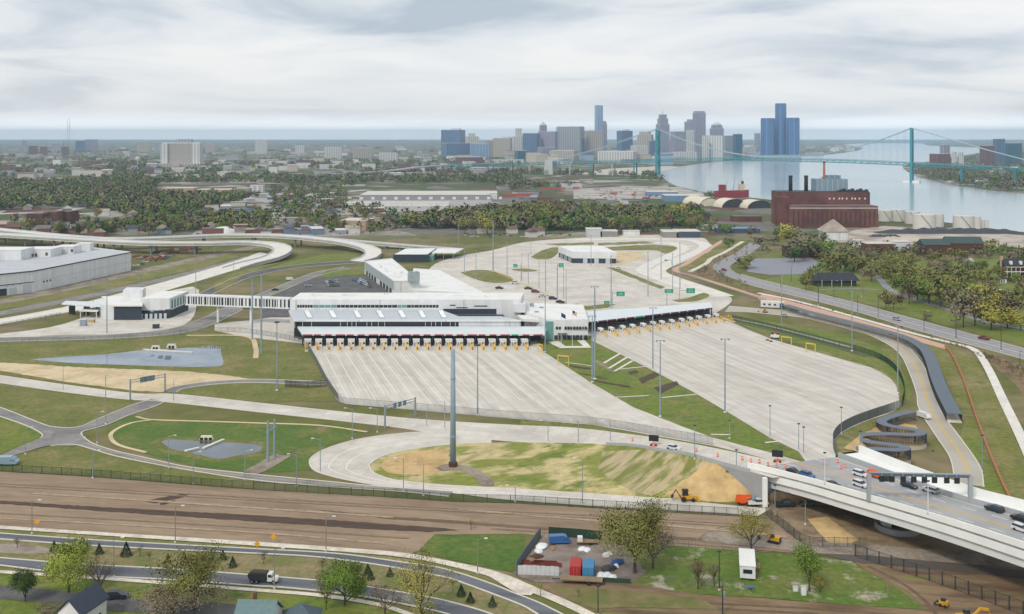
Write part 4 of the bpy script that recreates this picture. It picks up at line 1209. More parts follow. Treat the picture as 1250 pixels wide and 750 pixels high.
# --- admin block with glass corner right of the canopy
AD = thing('admin_building', 'white two-storey office block with glass corner behind the flagpoles', 'building', (WD(690, 510).x, 510, 0))
af = [WD(675, 501), WD(718, 502), WD(712, 546), WD(640, 552), WD(640, 524), WD(664, 505)]
part(MB().prism([(p.x, p.y) for p in af], 0, 9.9), 'wall', M_WHITE, AD)
af2 = [p.lerp(WD(690, 520), .02) for p in af]
part(MB().prism([(p.x, p.y) for p in af2], 9.85, 10.1), 'roof', M_WHITE_ROOF, AD)
part(MB().prism([(p.x, p.y) for p in (WD(666, 499.5), WD(675, 500.4), WD(675, 506), WD(666, 506))], 0, 9.2), 'glass_corner', M_TEAL, AD)
for k in range(11):
 if k == 2:
  continue
 xa = 678.5 + k * 3.55
 part(face_panel(MB(), WD(xa, 501.1), WD(xa + 2.7, 501.1), 5.2, 6.6, .1), 'window', M_DARKGLASS, AD)
for k in range(8):
 xa = 676.5 + k * 5.2
 part(face_panel(MB(), WD(xa, 501.1), WD(xa + 4.5, 501.1), .2, 2.4, .1), 'window', M_DARKGLASS, AD)
part(face_panel(MB(), WD(681, 501), WD(692, 501), 3.0, 3.4, .9, 0), 'entrance_canopy', M_DARKSTEEL, AD)
for (x, dd, w, d_, h_) in ((621, 531, 6, 9, 5.2), (634, 527, 6, 11, 4.2)):
 c = WD(x, dd)
 part(MB().box(c.x, c.y, 10, w, d_, h_), 'penthouse', M_WHITE, AD)
for (x, dd, h_) in ((649, 540, 1.6), (661, 535, .5), (655, 522, .5)):
 c = WD(x, dd)
 part(MB().box(c.x, c.y, 10.1, 2.2, 2.2, h_), 'roof_unit', M_STEEL, AD)
# teal-edged terrace roof left of the admin block
part(MB().prism([(p.x, p.y) for p in (WD(637, 512), WD(668, 508), WD(650, 522), WD(630, 524))], 7.2, 8.6), 'terrace', M_WHITE_ROOF, AD)
# --- angled right canopy
RC = thing('inspection_canopy', 'long angled pale canopy over the right row of booths', 'canopy', W(790, 395))
rf = [W(718, 393, 6.0), W(870, 375.5, 6.0), W(867, 369, 6.2), W(815, 373.5, 6.2), W(709, 381, 6.2)]
part(MB().prism([(p.x, p.y) for p in rf], [p.z - .8 for p in rf], [p.z for p in rf]), 'canopy_roof', mat('canopy_pale'), RC)
for k in range(14):
 a, b = rf[0].lerp(rf[1], k / 14 + .004), rf[0].lerp(rf[1], (k + 1) / 14 - .004)
 part(face_panel(MB(), a, b, 5.15, 5.85, .08), 'fascia', mat('dark_fascia', C(96, 40, 56), rough=.5) if k != 5 else mat('green_fascia'), RC)
for k in range(15):
 p = rf[0].lerp(rf[1], min(.995, k / 14 + .003)) + Vector((0, 2.2, 0))
 part(MB().box(p.x, p.y, 0, .6, .6, 5.2), 'column', M_DARKSTEEL, RC)
bk = [rf[4] + Vector((2, -4, 0)), rf[2] + Vector((-1, -4, 0))]
part(face_panel(MB(), bk[0], bk[1], .1, 5.1, 0), 'rear_glazing', M_CLAD, RC)
# --- booths and islands
def booth_proto():
 th = thing('inspection_booth', '', 'booth', (0, 0, 0))
 MB().box(0, -.2, .1, 3.0, 4.0, 3.0).build('cabin', mat('booth_white', (.74, .72, .71), rough=.5, var=.05, scale=.5), th)
 MB().box(.7, -2.22, 1.2, 1.2, .06, 1.0).build('window', M_DARKGLASS, th)
 for s_ in (-1.62, 1.62):
  MB().box(s_ * .94, -.2, 1.2, .06, 2.6, 1.1).build('window', M_DARKGLASS, th)
 MB().box(0, -.2, 3.12, 3.3, 4.4, .25).build('roof', M_WHITE_ROOF, th)
 MB().box(-.8, -2.23, .15, .9, .06, 2.0).build('door', M_STEEL, th)
 return th
def island_proto():
 th = thing('lane_island', '', 'traffic island', (0, 0, 0))
 MB().box(0, -5.5, 0, 1.5, 13, .32).build('kerb', M_KERB, th)
 for y in (-3.4, -6.0, -8.6, -11.2):
  s = random.uniform(.3, .5)
  MB().tube((-s, y, .2), (-s, y, 2.1), .22, n=6).build('bollard', M_YEL, th)
 b_ = MB().tube((.45, -4.4, .2), (.45, -4.4, 2.6), .18, n=5)
 b_.tube((.45, -8.2, .2), (.45, -8.2, 2.6), .18, n=5).bar((.45, -4.4, 2.6), (.45, -8.2, 2.6), .22, .22)
 b_.build('guard_rail', M_YEL, th)
 MB().box(.1, -9.5, .3, .4, .3, 1.3).build('reader_post', M_DARKSTEEL, th)
 return th
bp, ip = booth_proto(), island_proto()
GB1, GB2 = 'booths under the long left canopy', 'booths under the angled right canopy'
first = True
lane_dir = math.atan2(.3, 1.0) * .55
for k in range(21):
 x = 376 + 13.2 * k
 loc = WD(x, D0 + .3)
 lb = 'white inspection booth under the long red-edged canopy, %s from its left end' % ORD[k]
 li = 'yellow-bollard lane island at the long canopy, %s from its left end' % ORD[k]
 if first:
  b_, i_ = bp, ip
  b_.location, b_.rotation_euler = loc, (0, 0, lane_dir)
  i_.location, i_.rotation_euler = loc + Vector((0, -1.5, .1)), (0, 0, lane_dir)
  b_['label'], i_['label'] = lb, li
  first = False
 else:
  b_ = copy_tree(bp, None, loc, lane_dir, lb)
  i_ = copy_tree(ip, None, loc + Vector((0, -1.5, .1)), lane_dir, li)
 b_['group'], i_['group'] = GB1, 'lane islands of the left plaza'
for k, (x, y) in enumerate(RB):
 loc = W(x + 2, y - 3.5)
 if k < 13:
  b_ = copy_tree(bp, None, loc, .28, 'white inspection booth under the angled right canopy, %s from its left end' % ORD[k])
  b_['group'] = GB2
  b_.scale = (.62, .9, .85)
 i_ = copy_tree(ip, None, loc + Vector((-.3, -2.0, .1)), .28, 'yellow-bollard lane island at the angled right canopy, %s from its left end' % ORD[k])
 i_['group'] = 'lane islands of the right plaza'
# --- long secondary building behind
sb = [WD(444.5, 741), WD(480, 639), WD(505, 640), WD(540, 640), WD(520, 700), WD(497, 735), WD(466, 760)]
SBD = quad_building('inspection_hall', 'long white flat-roofed hall behind the car park with a grey side wall', [W(445, 334.7), W(481, 361.5), W(512, 361.5), W(478, 331)], 9.0, M_WHITE, M_WHITE_ROOF, .5)
c0, c1 = W(445, 334.7), W(481, 361.5)
part(face_panel(MB(), c0, c1, 3.6, 8.9, .12), 'side_wall', mat('grey_panel', C(176, 184, 190), var=.04), SBD)
for k in range(9):
 if k in (4,):
  continue
 a, b = c0.lerp(c1, .06 + k * .1), c0.lerp(c1, .06 + k * .1 + .07)
 part(face_panel(MB(), a, b, .2, 3.4, .1), 'dock_door', M_DARKGLASS, SBD)
lo = quad_building('inspection_wing', 'low white roofed wing between the grey hall and the concrete yard', [W(500, 364), W(592, 368), W(536, 338), W(505, 336)], 4.6, M_WHITE, M_WHITE_ROOF, .3)
hv_ = thing('rooftop_chiller', 'boxy grey cooling unit standing on the white hall roof', 'chiller', W(505, 344, 9.1))
c = W(505, 344, 9.1)
part(MB().box(c.x, c.y, 9.6, 7.0, 6, 5.2), 'casing', mat('chiller_grey', C(160, 172, 178), var=.12, scale=.6), hv_)
for s in (-1, 1):
 part(MB().tube((c.x + s * 1.7, c.y, 14.8), (c.x + s * 1.7, c.y, 15.5), 1.3, n=12), 'fan', M_STEEL, hv_)
 part(MB().box(c.x + s * 3.0, c.y - 2.6, 9.1, .3, .3, .6), 'leg', M_STEEL, hv_)
for k in range(14):
 t, u = random.random(), random.uniform(.15, .8)
 a = W(445, 334.7).lerp(W(481, 361.5), .1 + t * .8).lerp(W(478, 331).lerp(W(512, 361.5), .1 + t * .8), u)
 part(MB().box(a.x, a.y, 9.1, random.uniform(.8, 2), random.uniform(.8, 2), random.uniform(.4, 1)), 'roof_unit', M_WHITE, SBD)
# --- dark pavilion with white roof and open canopy
DP = quad_building('dark_pavilion', 'low black-walled pavilion with a flat white roof and open canopy', [W(480, 320.5), W(522, 320.5), W(533, 312), W(495, 312.5)], 6.0, M_CLAD, M_WHITE_ROOF, .25)
cv = [W(522, 317), W(556, 317), W(566, 311.5), W(532, 311.5)]
part(MB().prism([(p.x, p.y) for p in cv], 4.9, 5.6), 'canopy_roof', M_WHITE_ROOF, DP)
for t in (.25, .6, .95):
 for a, b in ((cv[0], cv[1]), (cv[3], cv[2])):
  p = a.lerp(b, t - .03)
  part(MB().box(p.x, p.y, 0, .4, .4, 4.9), 'column', M_STEEL, DP)
p0, p1 = W(522.5, 320), W(526, 320)
part(MB().prism([(q_.x, q_.y) for q_ in (W(522.3, 319.5), W(529, 319.5), W(531, 317), W(524, 317))], 0, 4.9), 'glass_lobby', M_TEAL, DP)
# --- white pavilion (x 682-752)
WP = thing('white_pavilion', 'white banded pavilion with dark ground floor standing in the inspection yard', 'building', W(710, 318))
wf = [W(682, 314), W(699, 321.5), W(752, 322), W(735, 314)]
part(MB().prism([(p.x, p.y) for p in wf], 0, 3.9), 'lower_wall', M_CLAD, WP)
cc = sum(wf, Vector()) / 4
wo = [cc + (p - cc) * 1.015 for p in wf]
part(MB().prism([(p.x, p.y) for p in wo], 3.9, 9.0), 'upper_wall', M_WHITE, WP)
part(MB().prism([(p.x, p.y) for p in wf], 8.95, 9.15), 'roof', M_WHITE_ROOF, WP)
for k in range(3):
 a, b = wf[1].lerp(wf[2], .24 + k * .26), wf[1].lerp(wf[2], .34 + k * .26)
 part(face_panel(MB(), a, b, .1, 3.8, .1), 'door', M_GREY_ROOF, WP)
for k in range(3):
 a, b = wf[0].lerp(wf[1], .1 + k * .3), wf[0].lerp(wf[1], .3 + k * .3)
 part(face_panel(MB(), a, b, .3, 3.4, .1), 'window', M_STEEL, WP)
# --- small customs building on the left with canopy
LB = thing('customs_building', 'white and black two-storey customs building at the end of the footbridge', 'building', W(180, 390))
l1 = [W(139, 391), W(173, 391), W(173, 384), W(139, 384)]
part(MB().prism([(p.x, p.y) for p in l1], 0, 7.6), 'low_block', M_CLAD, LB)
part(MB().prism([(p.x, p.y) for p in (W(138, 391.5), W(174, 391.5), W(174, 380), W(124, 380))], 7.6, 8.5), 'roof', M_WHITE_ROOF, LB)
part(MB().prism([(p.x, p.y) for p in (W(124, 390), W(139.5, 390), W(139.5, 383), W(120, 383))], 0, 7.7), 'side_block', M_WHITE, LB)
l2 = [W(172, 389), W(207, 389), W(230, 379), W(196, 379)]
part(MB().prism([(p.x, p.y) for p in l2], 0, 4.4), 'lower_wall', M_CLAD, LB)
cc = sum(l2, Vector()) / 4
part(MB().prism([((cc + (p - cc) * 1.01).x, (cc + (p - cc) * 1.01).y) for p in l2], 4.4, 10.9), 'upper_wall', M_WHITE, LB)
part(MB().prism([(p.x, p.y) for p in l2], 10.85, 11.05), 'roof', M_WHITE_ROOF, LB)
l3 = [W(150, 383), W(174, 383), W(178, 379), W(155, 379)]
part(MB().prism([(p.x, p.y) for p in l3], 8.3, 13.2), 'penthouse', M_WHITE, LB)
for k in range(3):
 a, b = l2[0].lerp(l2[1], .78 + k * .075), l2[0].lerp(l2[1], .78 + k * .075 + .045)
 part(face_panel(MB(), a, b, 5.0, 9.6, .12), 'window', M_TEAL, LB)
for k in range(6):
 a, b = l2[1].lerp(l2[2], .08 + k * .15), l2[1].lerp(l2[2], .08 + k * .15 + .09)
 part(face_panel(MB(), a, b, 5.0, 9.6, .12), 'window', M_TEAL, LB)
for k in range(6):
 a, b = l1[0].lerp(l2[1], .48 + k * .085), l1[0].lerp(l2[1], .48 + k * .085 + .05)
 part(face_panel(MB(), a + Vector((0, -.8, 0)), b + Vector((0, -.8, 0)), .1, 3.0, .1), 'dock_door', M_GREY_ROOF, LB)
for (x, y, w, h_) in ((196, 378, 2, 1.2), (205, 378, 2.5, 1.6), (186, 377, 1.5, .8)):
 c = W(x, y + 4, 11)
 part(MB().box(c.x, c.y, 11, w, w, h_), 'roof_unit', M_DARKSTEEL if h_ > 1 else M_STEEL, LB)
LC = thing('entry_canopy', 'thin grey wing-shaped canopy left of the customs building', 'canopy', W(105, 384))
cf = [W(75, 371, 7), W(130, 374.5, 6.4), W(136, 369, 6.4), W(80, 367.5, 7)]
part(MB().prism([(p.x, p.y) for p in cf], [6.4, 5.8, 5.8, 6.4], [7, 6.4, 6.4, 7]), 'canopy_roof', mat('canopy_pale'), LC)
for x, y in ((86, 383.5), (90, 384), (104, 384), (108, 384), (119, 384.5), (122, 384)):
 p = W(x, y)
 part(MB().box(p.x, p.y, 0, 1.3, 1.3, 6.2), 'column', M_DARKSTEEL, LC)
SCN = thing('entry_canopy', 'small flat white canopy in front of the customs building', 'canopy', W(108, 388))
cf = [W(96, 388.5), W(119, 389), W(125, 385), W(104, 385)]
part(MB().prism([(p.x, p.y) for p in cf], 3.6, 4.1), 'canopy_roof', M_WHITE_ROOF, SCN)
for p in cf:
 q_ = p.lerp(sum(cf, Vector()) / 4, .15)
 part(MB().box(q_.x, q_.y, 0, .4, .4, 3.7), 'column', M_WHITE, SCN)
# tan booth-like kiosk and black box on the apron
for nm, lb, x, y, w, h_, m in (('equipment_kiosk', 'grey equipment kiosk on the customs apron', 102, 398, 3.2, 3.2, M_STEEL), ('equipment_cabinet', 'black square cabinet at the apron edge', 190.5, 401, 3.0, 2.3, M_CLAD), ('planter', 'small tan planter with shrubs on the customs apron', 112, 394, 3, 1.6, M_OCHRE)):
 p = W(x, y)
 th = thing(nm, lb, nm.split('_')[-1], p)
 part(MB().box(p.x, p.y, .05, w, w * .7, h_), 'body', m, th)
 part(MB().box(p.x, p.y, h_ + .05, w * 1.1, w * .8, .2), 'lid', M_GREY_ROOF, th)
# --- covered footbridge with striped sides
FB = thing('footbridge', 'enclosed footbridge with black and white striped sides linking the two customs buildings', 'footbridge', WD(290, 545))
fa, fb_ = WD(229, 552), WD(355, 540)
d = (fb_ - fa).normalized()
nn_ = Vector((-d.y, d.x, 0)) * 2.2
part(MB().prism([((fa - nn_).x, (fa - nn_).y), ((fb_ - nn_).x, (fb_ - nn_).y), ((fb_ + nn_).x, (fb_ + nn_).y), ((fa + nn_).x, (fa + nn_).y)], 9.6, 14.0), 'glazing', M_DARKGLASS, FB)
part(MB().bar(fa + Vector((0, 0, 14.2)), fb_ + Vector((0, 0, 14.2)), 5.0, .7), 'roof', M_WHITE, FB)
part(MB().bar(fa + Vector((0, 0, 9.4)), fb_ + Vector((0, 0, 9.4)), 5.0, .7), 'floor_beam', M_WHITE, FB)
L_ = (fb_ - fa).length
x = .4
while x < L_ - 1.2:
 w_ = random.choice((.5, .6, .9, 1.3))
 a, b = fa + d * x - nn_, fa + d * (x + w_) - nn_
 part(face_panel(MB(), a, b, 9.7, 13.9, .12, .05), 'panel', M_WHITE, FB)
 x += w_ + random.choice((.5, .7, .9, 1.2))
for t in (.3, .62):
 p = fa.lerp(fb_, t)
 part(MB().box(p.x, p.y, 0, 1.0, 1.6, 9.2), 'pier', M_WHITE, FB)
# --- white warehouse on the left edge
WHF = [W(41, 357), W(160, 330.5), W(118, 318), W(-95, 345), W(-95, 372), W(-40, 365)]
WH = quad_building('warehouse', 'big white windowless warehouse beside the rail corridor', [W(41, 357), W(160, 330.5), W(92, 321), W(-120, 331), W(-120, 376)], 13.4, M_WHITE, mat('warehouse_roof', C(196, 200, 206), var=.1, scale=.1), .5)
a, b = W(41, 357), W(160, 330.5)
part(face_panel(MB(), a, b, 6.6, 6.9, .1), 'trim_band', M_GREY_ROOF, WH)
part(face_panel(MB(), a, b, 13.2, 13.9, .3), 'eaves_trim', M_DARKSTEEL, WH)
a2 = W(-120, 376)
part(face_panel(MB(), a2, a, 13.2, 13.9, .3), 'eaves_trim', M_DARKSTEEL, WH)
part(face_panel(MB(), a2, a, 6.4, 6.9, .12), 'trim_band', M_DARKSTEEL, WH)
for t0, t1, z1_ in ((.91, .985, 5.6), (.80, .86, 4.4), (.70, .78, 4.4)):
 part(face_panel(MB(), a2.lerp(a, t0), a2.lerp(a, t1), .1, z1_, .15), 'dock_door', M_GREY_ROOF if t0 > .78 else M_CLAD, WH)
for k in range(4):
 part(face_panel(MB(), a2.lerp(a, .72 + k * .055), a2.lerp(a, .725 + k * .055), 5.6, 6.1, .15), 'vent', M_DARKSTEEL, WH)
for k in range(3):
 t = .085 + k * .03
 part(face_panel(MB(), a.lerp(b, t), a.lerp(b, t + .012), 4.8, 6.0, .12), 'window', M_DARKGLASS, WH)
for (x, y, w, d_, h_) in ((52, 335, 20, 18, 5.5), (83, 331, 14, 14, 5.2), (8, 339, 30, 20, 7), (104, 327.5, 10, 8, 5.4), (-30, 341, 30, 22, 6)):
 p = W(x, y)
 ph = part(MB().box(p.x, p.y, 13.4, w, d_, h_), 'penthouse', M_WHITE, WH)
 part(MB().box(p.x, p.y, 13.4 + h_, w + .4, d_ + .4, .25), 'penthouse_roof', M_WHITE_ROOF, WH)
for (x, y) in ((40, 340.6), (44, 340.2), (57, 338.9), (88, 333.8)):
 p = W(x, y)
 part(MB().box(p.x, p.y - .2, 15.4, 1.6, .2, 2.2), 'penthouse_window', M_BRICK_D, WH)
# ------------------------------------------------------------------ fences
MESHES = {}
def shared(key, fn):
 if key not in MESHES:
  MESHES[key] = fn()
 return MESHES[key]
def fence(pts, h, spacing, label, m, n=4, pick=.3, pw=.05, post=.12, z=None, cat='fence', name='fence', rails=True):
 c = [P(x, y) for x, y in crp(pts, n)] if z is None else pts
 c = [Vector(p) for p in c]
 th = thing(name, label, cat, c[0])
 pm = shared(('post', h, post, m.name), lambda: MB().box(0, 0, -.1, post, post, h + .2).mesh('post', m))
 for p in resample(c, spacing)[:290]:
  obj('post', pm, th, p - c[0])
 mb = MB()
 for p in resample(c, pick):
  q = p - c[0]
  mb.add([(q.x - pw / 2, q.y, q.z + .05), (q.x + pw / 2, q.y, q.z + .05), (q.x + pw / 2, q.y, q.z + h), (q.x - pw / 2, q.y, q.z + h)], [(0, 1, 2, 3)])
 if rails:
  for zz in (.15, h - .08):
   for a, b in zip(c, c[1:]):
    mb.bar(a - c[0] + Vector((0, 0, zz)), b - c[0] + Vector((0, 0, zz)), .06, .07)
 o = mb.build('pickets', m, th)
 o['kind'] = 'stuff'
 return th
fence([(-20, 574.5), (0, 576), (102, 582), (205, 590), (310, 598), (464, 607), (553, 613), (630, 615), (748, 622), (902, 631)], 2.3, 3.2, 'long dark green fence between the dirt field and the perimeter road', M_FENCE_G, pick=.28, pw=.09)
fence([(412, 490), (423, 494), (520, 502), (630, 511.5), (722, 518.5), (800, 531), (871, 544)], 2.6, 2.8, 'tall grey picket fence along the lower edge of the left plaza', mat('fence_light', C(128, 132, 134), var=.1), pick=.4, pw=.1)
fence([(372, 420), (385, 442), (398, 467), (413, 490)], 2.6, 3.0, 'grey fence closing the left side of the plaza', M_FENCE, pick=.3, pw=.11)
fence([(935, 630), (958, 647), (984, 666), (1020, 668), (1058, 669)], 2.4, 3.0, 'black fence turning the corner below the bridge', M_DARKSTEEL, pick=.3, pw=.07)
fence([(1044, 680), (1090, 695), (1150, 715), (1210, 737), (1262, 757)], 3.0, 3.0, 'black post fence descending towards the lower right corner', M_DARKSTEEL, pick=.3, pw=.06, post=.22)
fence([(893, 390), (940, 401), (1000, 417), (1050, 430), (1080, 442), (1097, 458), (1104, 478), (1101, 497)], 2.6, 3.5, 'dark green fence curving round the right plaza', M_FENCE_G, pick=.3, pw=.12)
fence([(1099, 499), (1085, 504), (1062, 512), (1040, 521), (1024, 531), (1017, 543), (1021, 556)], 3.2, 2.5, 'tall grey screen fence on the plaza edge beside the zigzag ramp', M_FENCE, pick=.28, pw=.1)
fence([(-20, 421), (60, 419), (130, 416), (205, 411), (240, 406), (290, 406), (330, 411), (372, 419)], 2.4, 3.5, 'grey mesh fence along the top of the upper pond bank', mat('fence_light'), pick=.4, pw=.08)
fence([(-20, 402), (20, 396), (75, 386)], 2.2, 3.5, 'grey fence beside the concrete road left of the customs apron', mat('fence_light'), pick=.4, pw=.08)
fence([(348, 472), (372, 474), (398, 472)], 2.6, 2.5, 'short dark screen fence left of the plaza corner', M_DARKSTEEL, pick=.22, pw=.12)
fence([(830, 333), (862, 346), (905, 360), (935, 369)], 2.0, 4, 'low fence beside the pink promenade', mat('fence_light'), pick=.6, pw=.08)
fence([(660, 655), (648, 672), (632, 695), (630, 703)], 2.4, 2.5, 'grey screen fence on the left side of the storage yard', mat('screen_grey', C(128, 136, 138), var=.1), pick=.16, pw=.15)
fence([(670, 655), (712, 658), (735, 661)], 2.4, 2.6, 'dark green screened fence at the back of the storage yard', M_FENCE_G, pick=.13, pw=.14)
fence([(800, 666), (850, 669), (880, 672), (935, 676)], 1.5, 4, 'low wire fence along the back of the trailer lot', M_FENCE, pick=.8, pw=.05)
fence([(812, 712), (860, 716), (905, 722)], 1.6, 4, 'wire fence in front of the trailer lot', M_FENCE, pick=.8, pw=.05)
# white sheet wall of the storage yard
wa, wb = W(632, 702), W(687, 704)
o = thing('sheet_fence', 'white corrugated sheet wall at the front of the storage yard', 'fence', wa)
k = 0
L_ = (wb - wa).length
while k * 1.05 < L_ - 1:
 a, b = wa.lerp(wb, k * 1.05 / L_), wa.lerp(wb, (k * 1.05 + 1.0) / L_)
 part(face_panel(MB(), a, b, .1, 2.2 + .08 * (k % 2), .04 + .03 * (k % 2), .03), 'panel', mat('white_sheet', C(206, 208, 210), var=.1, scale=.8), o)
 k += 1
o = MB().bar(W(770, 713) + Vector((0, 0, .55)), W(735, 711) + Vector((0, 0, .55)), .15, 1.1).build('screen_fence', M_FENCE_G)
tag(o, 'low dark green screen in front of the white bundles', 'fence')
# brown wall line on the right slope
c = [P(x, y, .9) for x, y in crp([(1154, 424), (1165, 440), (1178, 470), (1195, 520), (1215, 572), (1238, 622)], 5)]
o = MB().strip(*offset_line(c, .7), 1.0).build('low_wall', mat('corten', C(168, 116, 84), var=.08, scale=.3))
tag(o, 'thin rust-brown wall running down the right slope', 'wall')
# ------------------------------------------------------------------ poles
def mast(x, yb, yt, label, kind='disc', r=None, group=None, m=None, z=None, name='light_mast'):
 p = P(x, yb) if z is None else z
 h = (yb - yt) * p.y / F
 r = r or max(.14, h * .011)
 th = thing(name, label, 'light pole' if 'light' in name else 'pole', p, group=group)
 m = m or M_STEEL
 MB().tube((0, 0, -.2), (0, 0, h), r, r * .6, 8).build('shaft', m, th)
 MB().lathe(0, 0, [(r * 2, -.1), (r * 2, .25), (r * 1.3, .5)], 8).build('base', M_KERB, th)
 if kind == 'disc':
  MB().lathe(0, 0, [(.25, h - .2), (1.1, h), (1.1, h + .3), (.3, h + .5)], 10).build('lamp_ring', M_DARKSTEEL, th)
 elif kind == 'bar':
  MB().bar((-1.5, 0, h), (1.5, 0, h), .2, .2).build('crossbar', m, th)
  for s in (-1.3, 1.3):
   MB().box(s, -.2, h - .25, .5, .6, .25).build('lamp_head', M_DARKSTEEL, th)
 elif kind == 'arm':
  MB().tube((0, 0, h - .3), (-2.0, 0, h + .2), .07, .05, 5).build('arm', m, th)
  MB().box(-2.3, 0, h + .1, .9, .35, .18).build('lamp_head', M_WHITE, th)
 elif kind == 'rightarm':
  MB().tube((0, 0, h - .3), (1.6, 0, h + .15), .07, .05, 5).build('arm', m, th)
  MB().box(1.9, 0, h + .05, .8, .35, .18).build('lamp_head', M_WHITE, th)
 elif kind == 'head':
  MB().box(0, 0, h, .7, .5, .25).build('lamp_head', M_DARKSTEEL, th)
 return th
def mast_row(rows, phrase, adj='tall grey light mast', kind='disc', group=None, **kw):
 rows = sorted(rows)
 for i, (x, yb, yt) in enumerate(rows):
  lb = '%s %s' % (adj, phrase) if len(rows) == 1 else '%s %s, %s from the left' % (adj, phrase, ORD[i])
  mast(x, yb, yt, lb, kind, group=group, **kw)
mast_row([(338, 477, 394), (583, 507, 422)], 'beside the left plaza', group='high masts by the plazas')
mast_row([(726, 463, 350), (723, 467, 386), (665.5, 430, 361), (797, 452, 376), (806, 509, 416), (885, 504, 414)], 'in the grass wedge between the plazas', kind='bar', group='high masts by the plazas')
mast_row([(1040, 429, 357), (954, 402, 337), (1096, 480, 398)], 'on the verge of the right plaza', kind='bar', group='high masts by the plazas')
mast_row([(602, 332, 269), (619, 337, 294), (637, 344, 311), (645, 348, 312), (658, 353, 314), (666, 357, 306), (680, 364, 329), (688, 366, 328), (691, 375, 330), (746, 374, 313), (648, 312, 290), (721.5, 326, 288), (791, 363, 308),
  (807, 342, 292), (821, 354, 310), (830, 353, 297), (488, 306, 281), (525, 306, 280), (567, 333, 301), (581, 342, 304), (560, 309, 273)], 'in the inspection yard', adj='thin grey light mast', kind='head', group='masts of the inspection yard')
mast_row([(92, 368, 340), (114, 378, 340), (130.5, 408, 342), (169, 357, 330), (239, 360, 319), (285, 336, 310), (262, 325, 300), (208, 342, 318), (178, 335, 318)], 'round the small customs building', adj='grey light mast', kind='head', group='masts on the left')
mast_row([(31, 555, 522), (118.5, 541, 503), (77, 477, 448), (129, 518, 458), (113, 584, 550), (206, 572, 532), (236, 591, 552), (299, 586, 550), (212, 491, 463)], 'near the left junction', adj='slim street lamp', kind='rightarm', group='lamps of the left junction', name='street_light')
mast_row([(430, 536, 499), (391, 577, 536), (362, 594, 555), (492.5, 600, 560), (517, 605, 567), (460.5, 528, 499), (521, 522, 495), (543, 525, 490), (669, 540, 514), (706, 542, 514), (745, 540, 514), (711, 616, 560), (629, 613, 593)], 'along the loop road', adj='slim lamp pole', kind='arm', group='lamps of the loop road', name='street_light')
mast_row([(848, 561, 520), (899, 572, 550), (890.6, 536, 514), (940, 535, 496), (975, 551, 518), (981, 555, 522), (1027, 530, 498), (1050, 554, 527)], 'at the narrow end of the plazas', adj='slim lamp pole', kind='head', group='lamps at the plaza funnel', name='street_light')
mast_row([(39, 652, 611), (139, 705, 657), (214, 663, 618), (335, 719, 670), (398, 673, 631), (583, 700, 658)], 'along the foreground avenue', adj='weathered street lamp', kind='rightarm', group='lamps of the foreground avenue', name='street_light', m=mat('pole_grey', C(150, 140, 130), var=.1))
mast_row([(946, 629, 593), (983, 641, 613)], 'in front of the bridge abutment', adj='lamp pole', kind='head', name='street_light')
mast_row([(1139, 581, 551), (1199, 576, 532)], 'beside the curving road near the bridge', adj='grey lamp pole', kind='head', name='street_light')
mast_row([(999, 372, 330), (1018, 366, 343), (1128, 406, 380), (1167, 415, 367), (1222, 429, 385), (1245, 449, 429), (1072, 390, 362), (1047, 384, 362), (953, 352, 337), (966, 346, 325)], 'along the park highway', adj='dark street lamp', kind='rightarm', group='lamps of the park highway', name='street_light', m=M_DARKSTEEL)
mast_row([(730, 752, 716), (878, 721, 674)], 'near the trailer lot', adj='thin pole', kind='head', name='lamp_pole', m=M_DARKSTEEL)
# the big steel monopole and the twin poles
mp = W(553, 570)
th = thing('steel_monopole', 'very tall thick blue-grey steel pole inside the loop road', 'pole', mp)
MB().tube((0, 0, 0), (0, 0, 35.2), .95, .62, 12).build('shaft', M_MONO, th, smooth=True)
MB().lathe(0, 0, [(1.35, -.1), (1.35, 1.4), (1.15, 1.5)], 12).build('footing', M_BRICK_D, th)
for zz in (9, 18, 26.5):
 MB().lathe(0, 0, [(1.0 - zz * .0085, zz), (1.05 - zz * .0085, zz + .1), (1.0 - zz * .0085, zz + .5)], 12).build('joint_collar', M_MONO, th)
for i, (xa, ya, ta, xb, yb, tb, lb) in enumerate(((327, 564, 514, 335, 559, 512, 'pair of blue-grey steel poles with a crossbar beside the lower pond'), (308, 415, 341, 319, 432, 336, 'pair of thick blue-grey steel poles in front of the striped footbridge'))):
 pa, pb = W(xa, ya), W(xb, yb)
 th = thing('twin_pole', lb, 'pole', pa)
 ha, hb = (ya - ta) * pa.y / F, (yb - tb) * pb.y / F
 part(MB().tube(pa, pa + Vector((0, 0, ha)), .45, .32, 10), 'shaft', M_MONO, th)
 part(MB().tube(pb, pb + Vector((0, 0, hb)), .45, .32, 10), 'shaft', M_MONO, th)
 if i == 0:
  part(MB().bar(pa + Vector((-.6, -.2, ha * .72)), pb + Vector((.6, .2, hb * .80)), .3, .35), 'crossbar', M_MONO, th)
# utility poles
for i, (x, yb, yt) in enumerate(((882, 752, 716), (1084, 731, 706), (1052, 356, 329), (1053.5, 359, 331))):
 p = W(x, yb)
 h = (yb - yt) * p.y / F
 th = thing('utility_pole', ['utility pole with transformer below the trailer lot', 'short wooden post on the rough grass right of the trailer', 'wooden utility pole beside the low dark-roofed hall', 'second wooden utility pole beside the low dark-roofed hall'][i], 'pole', p)
 MB().tube((0, 0, 0), (0, 0, h), .17, .12, 7).build('shaft', M_WOOD if i else M_DARKSTEEL, th)
 if i != 1:
  MB().bar((-1.2, 0, h - .5), (1.2, 0, h - .5), .12, .14).build('crossarm', M_WOOD, th)
  MB().tube((.35, -.1, h - 2.0), (.35, -.1, h - 1.1), .24, n=8).build('transformer', M_STEEL, th)
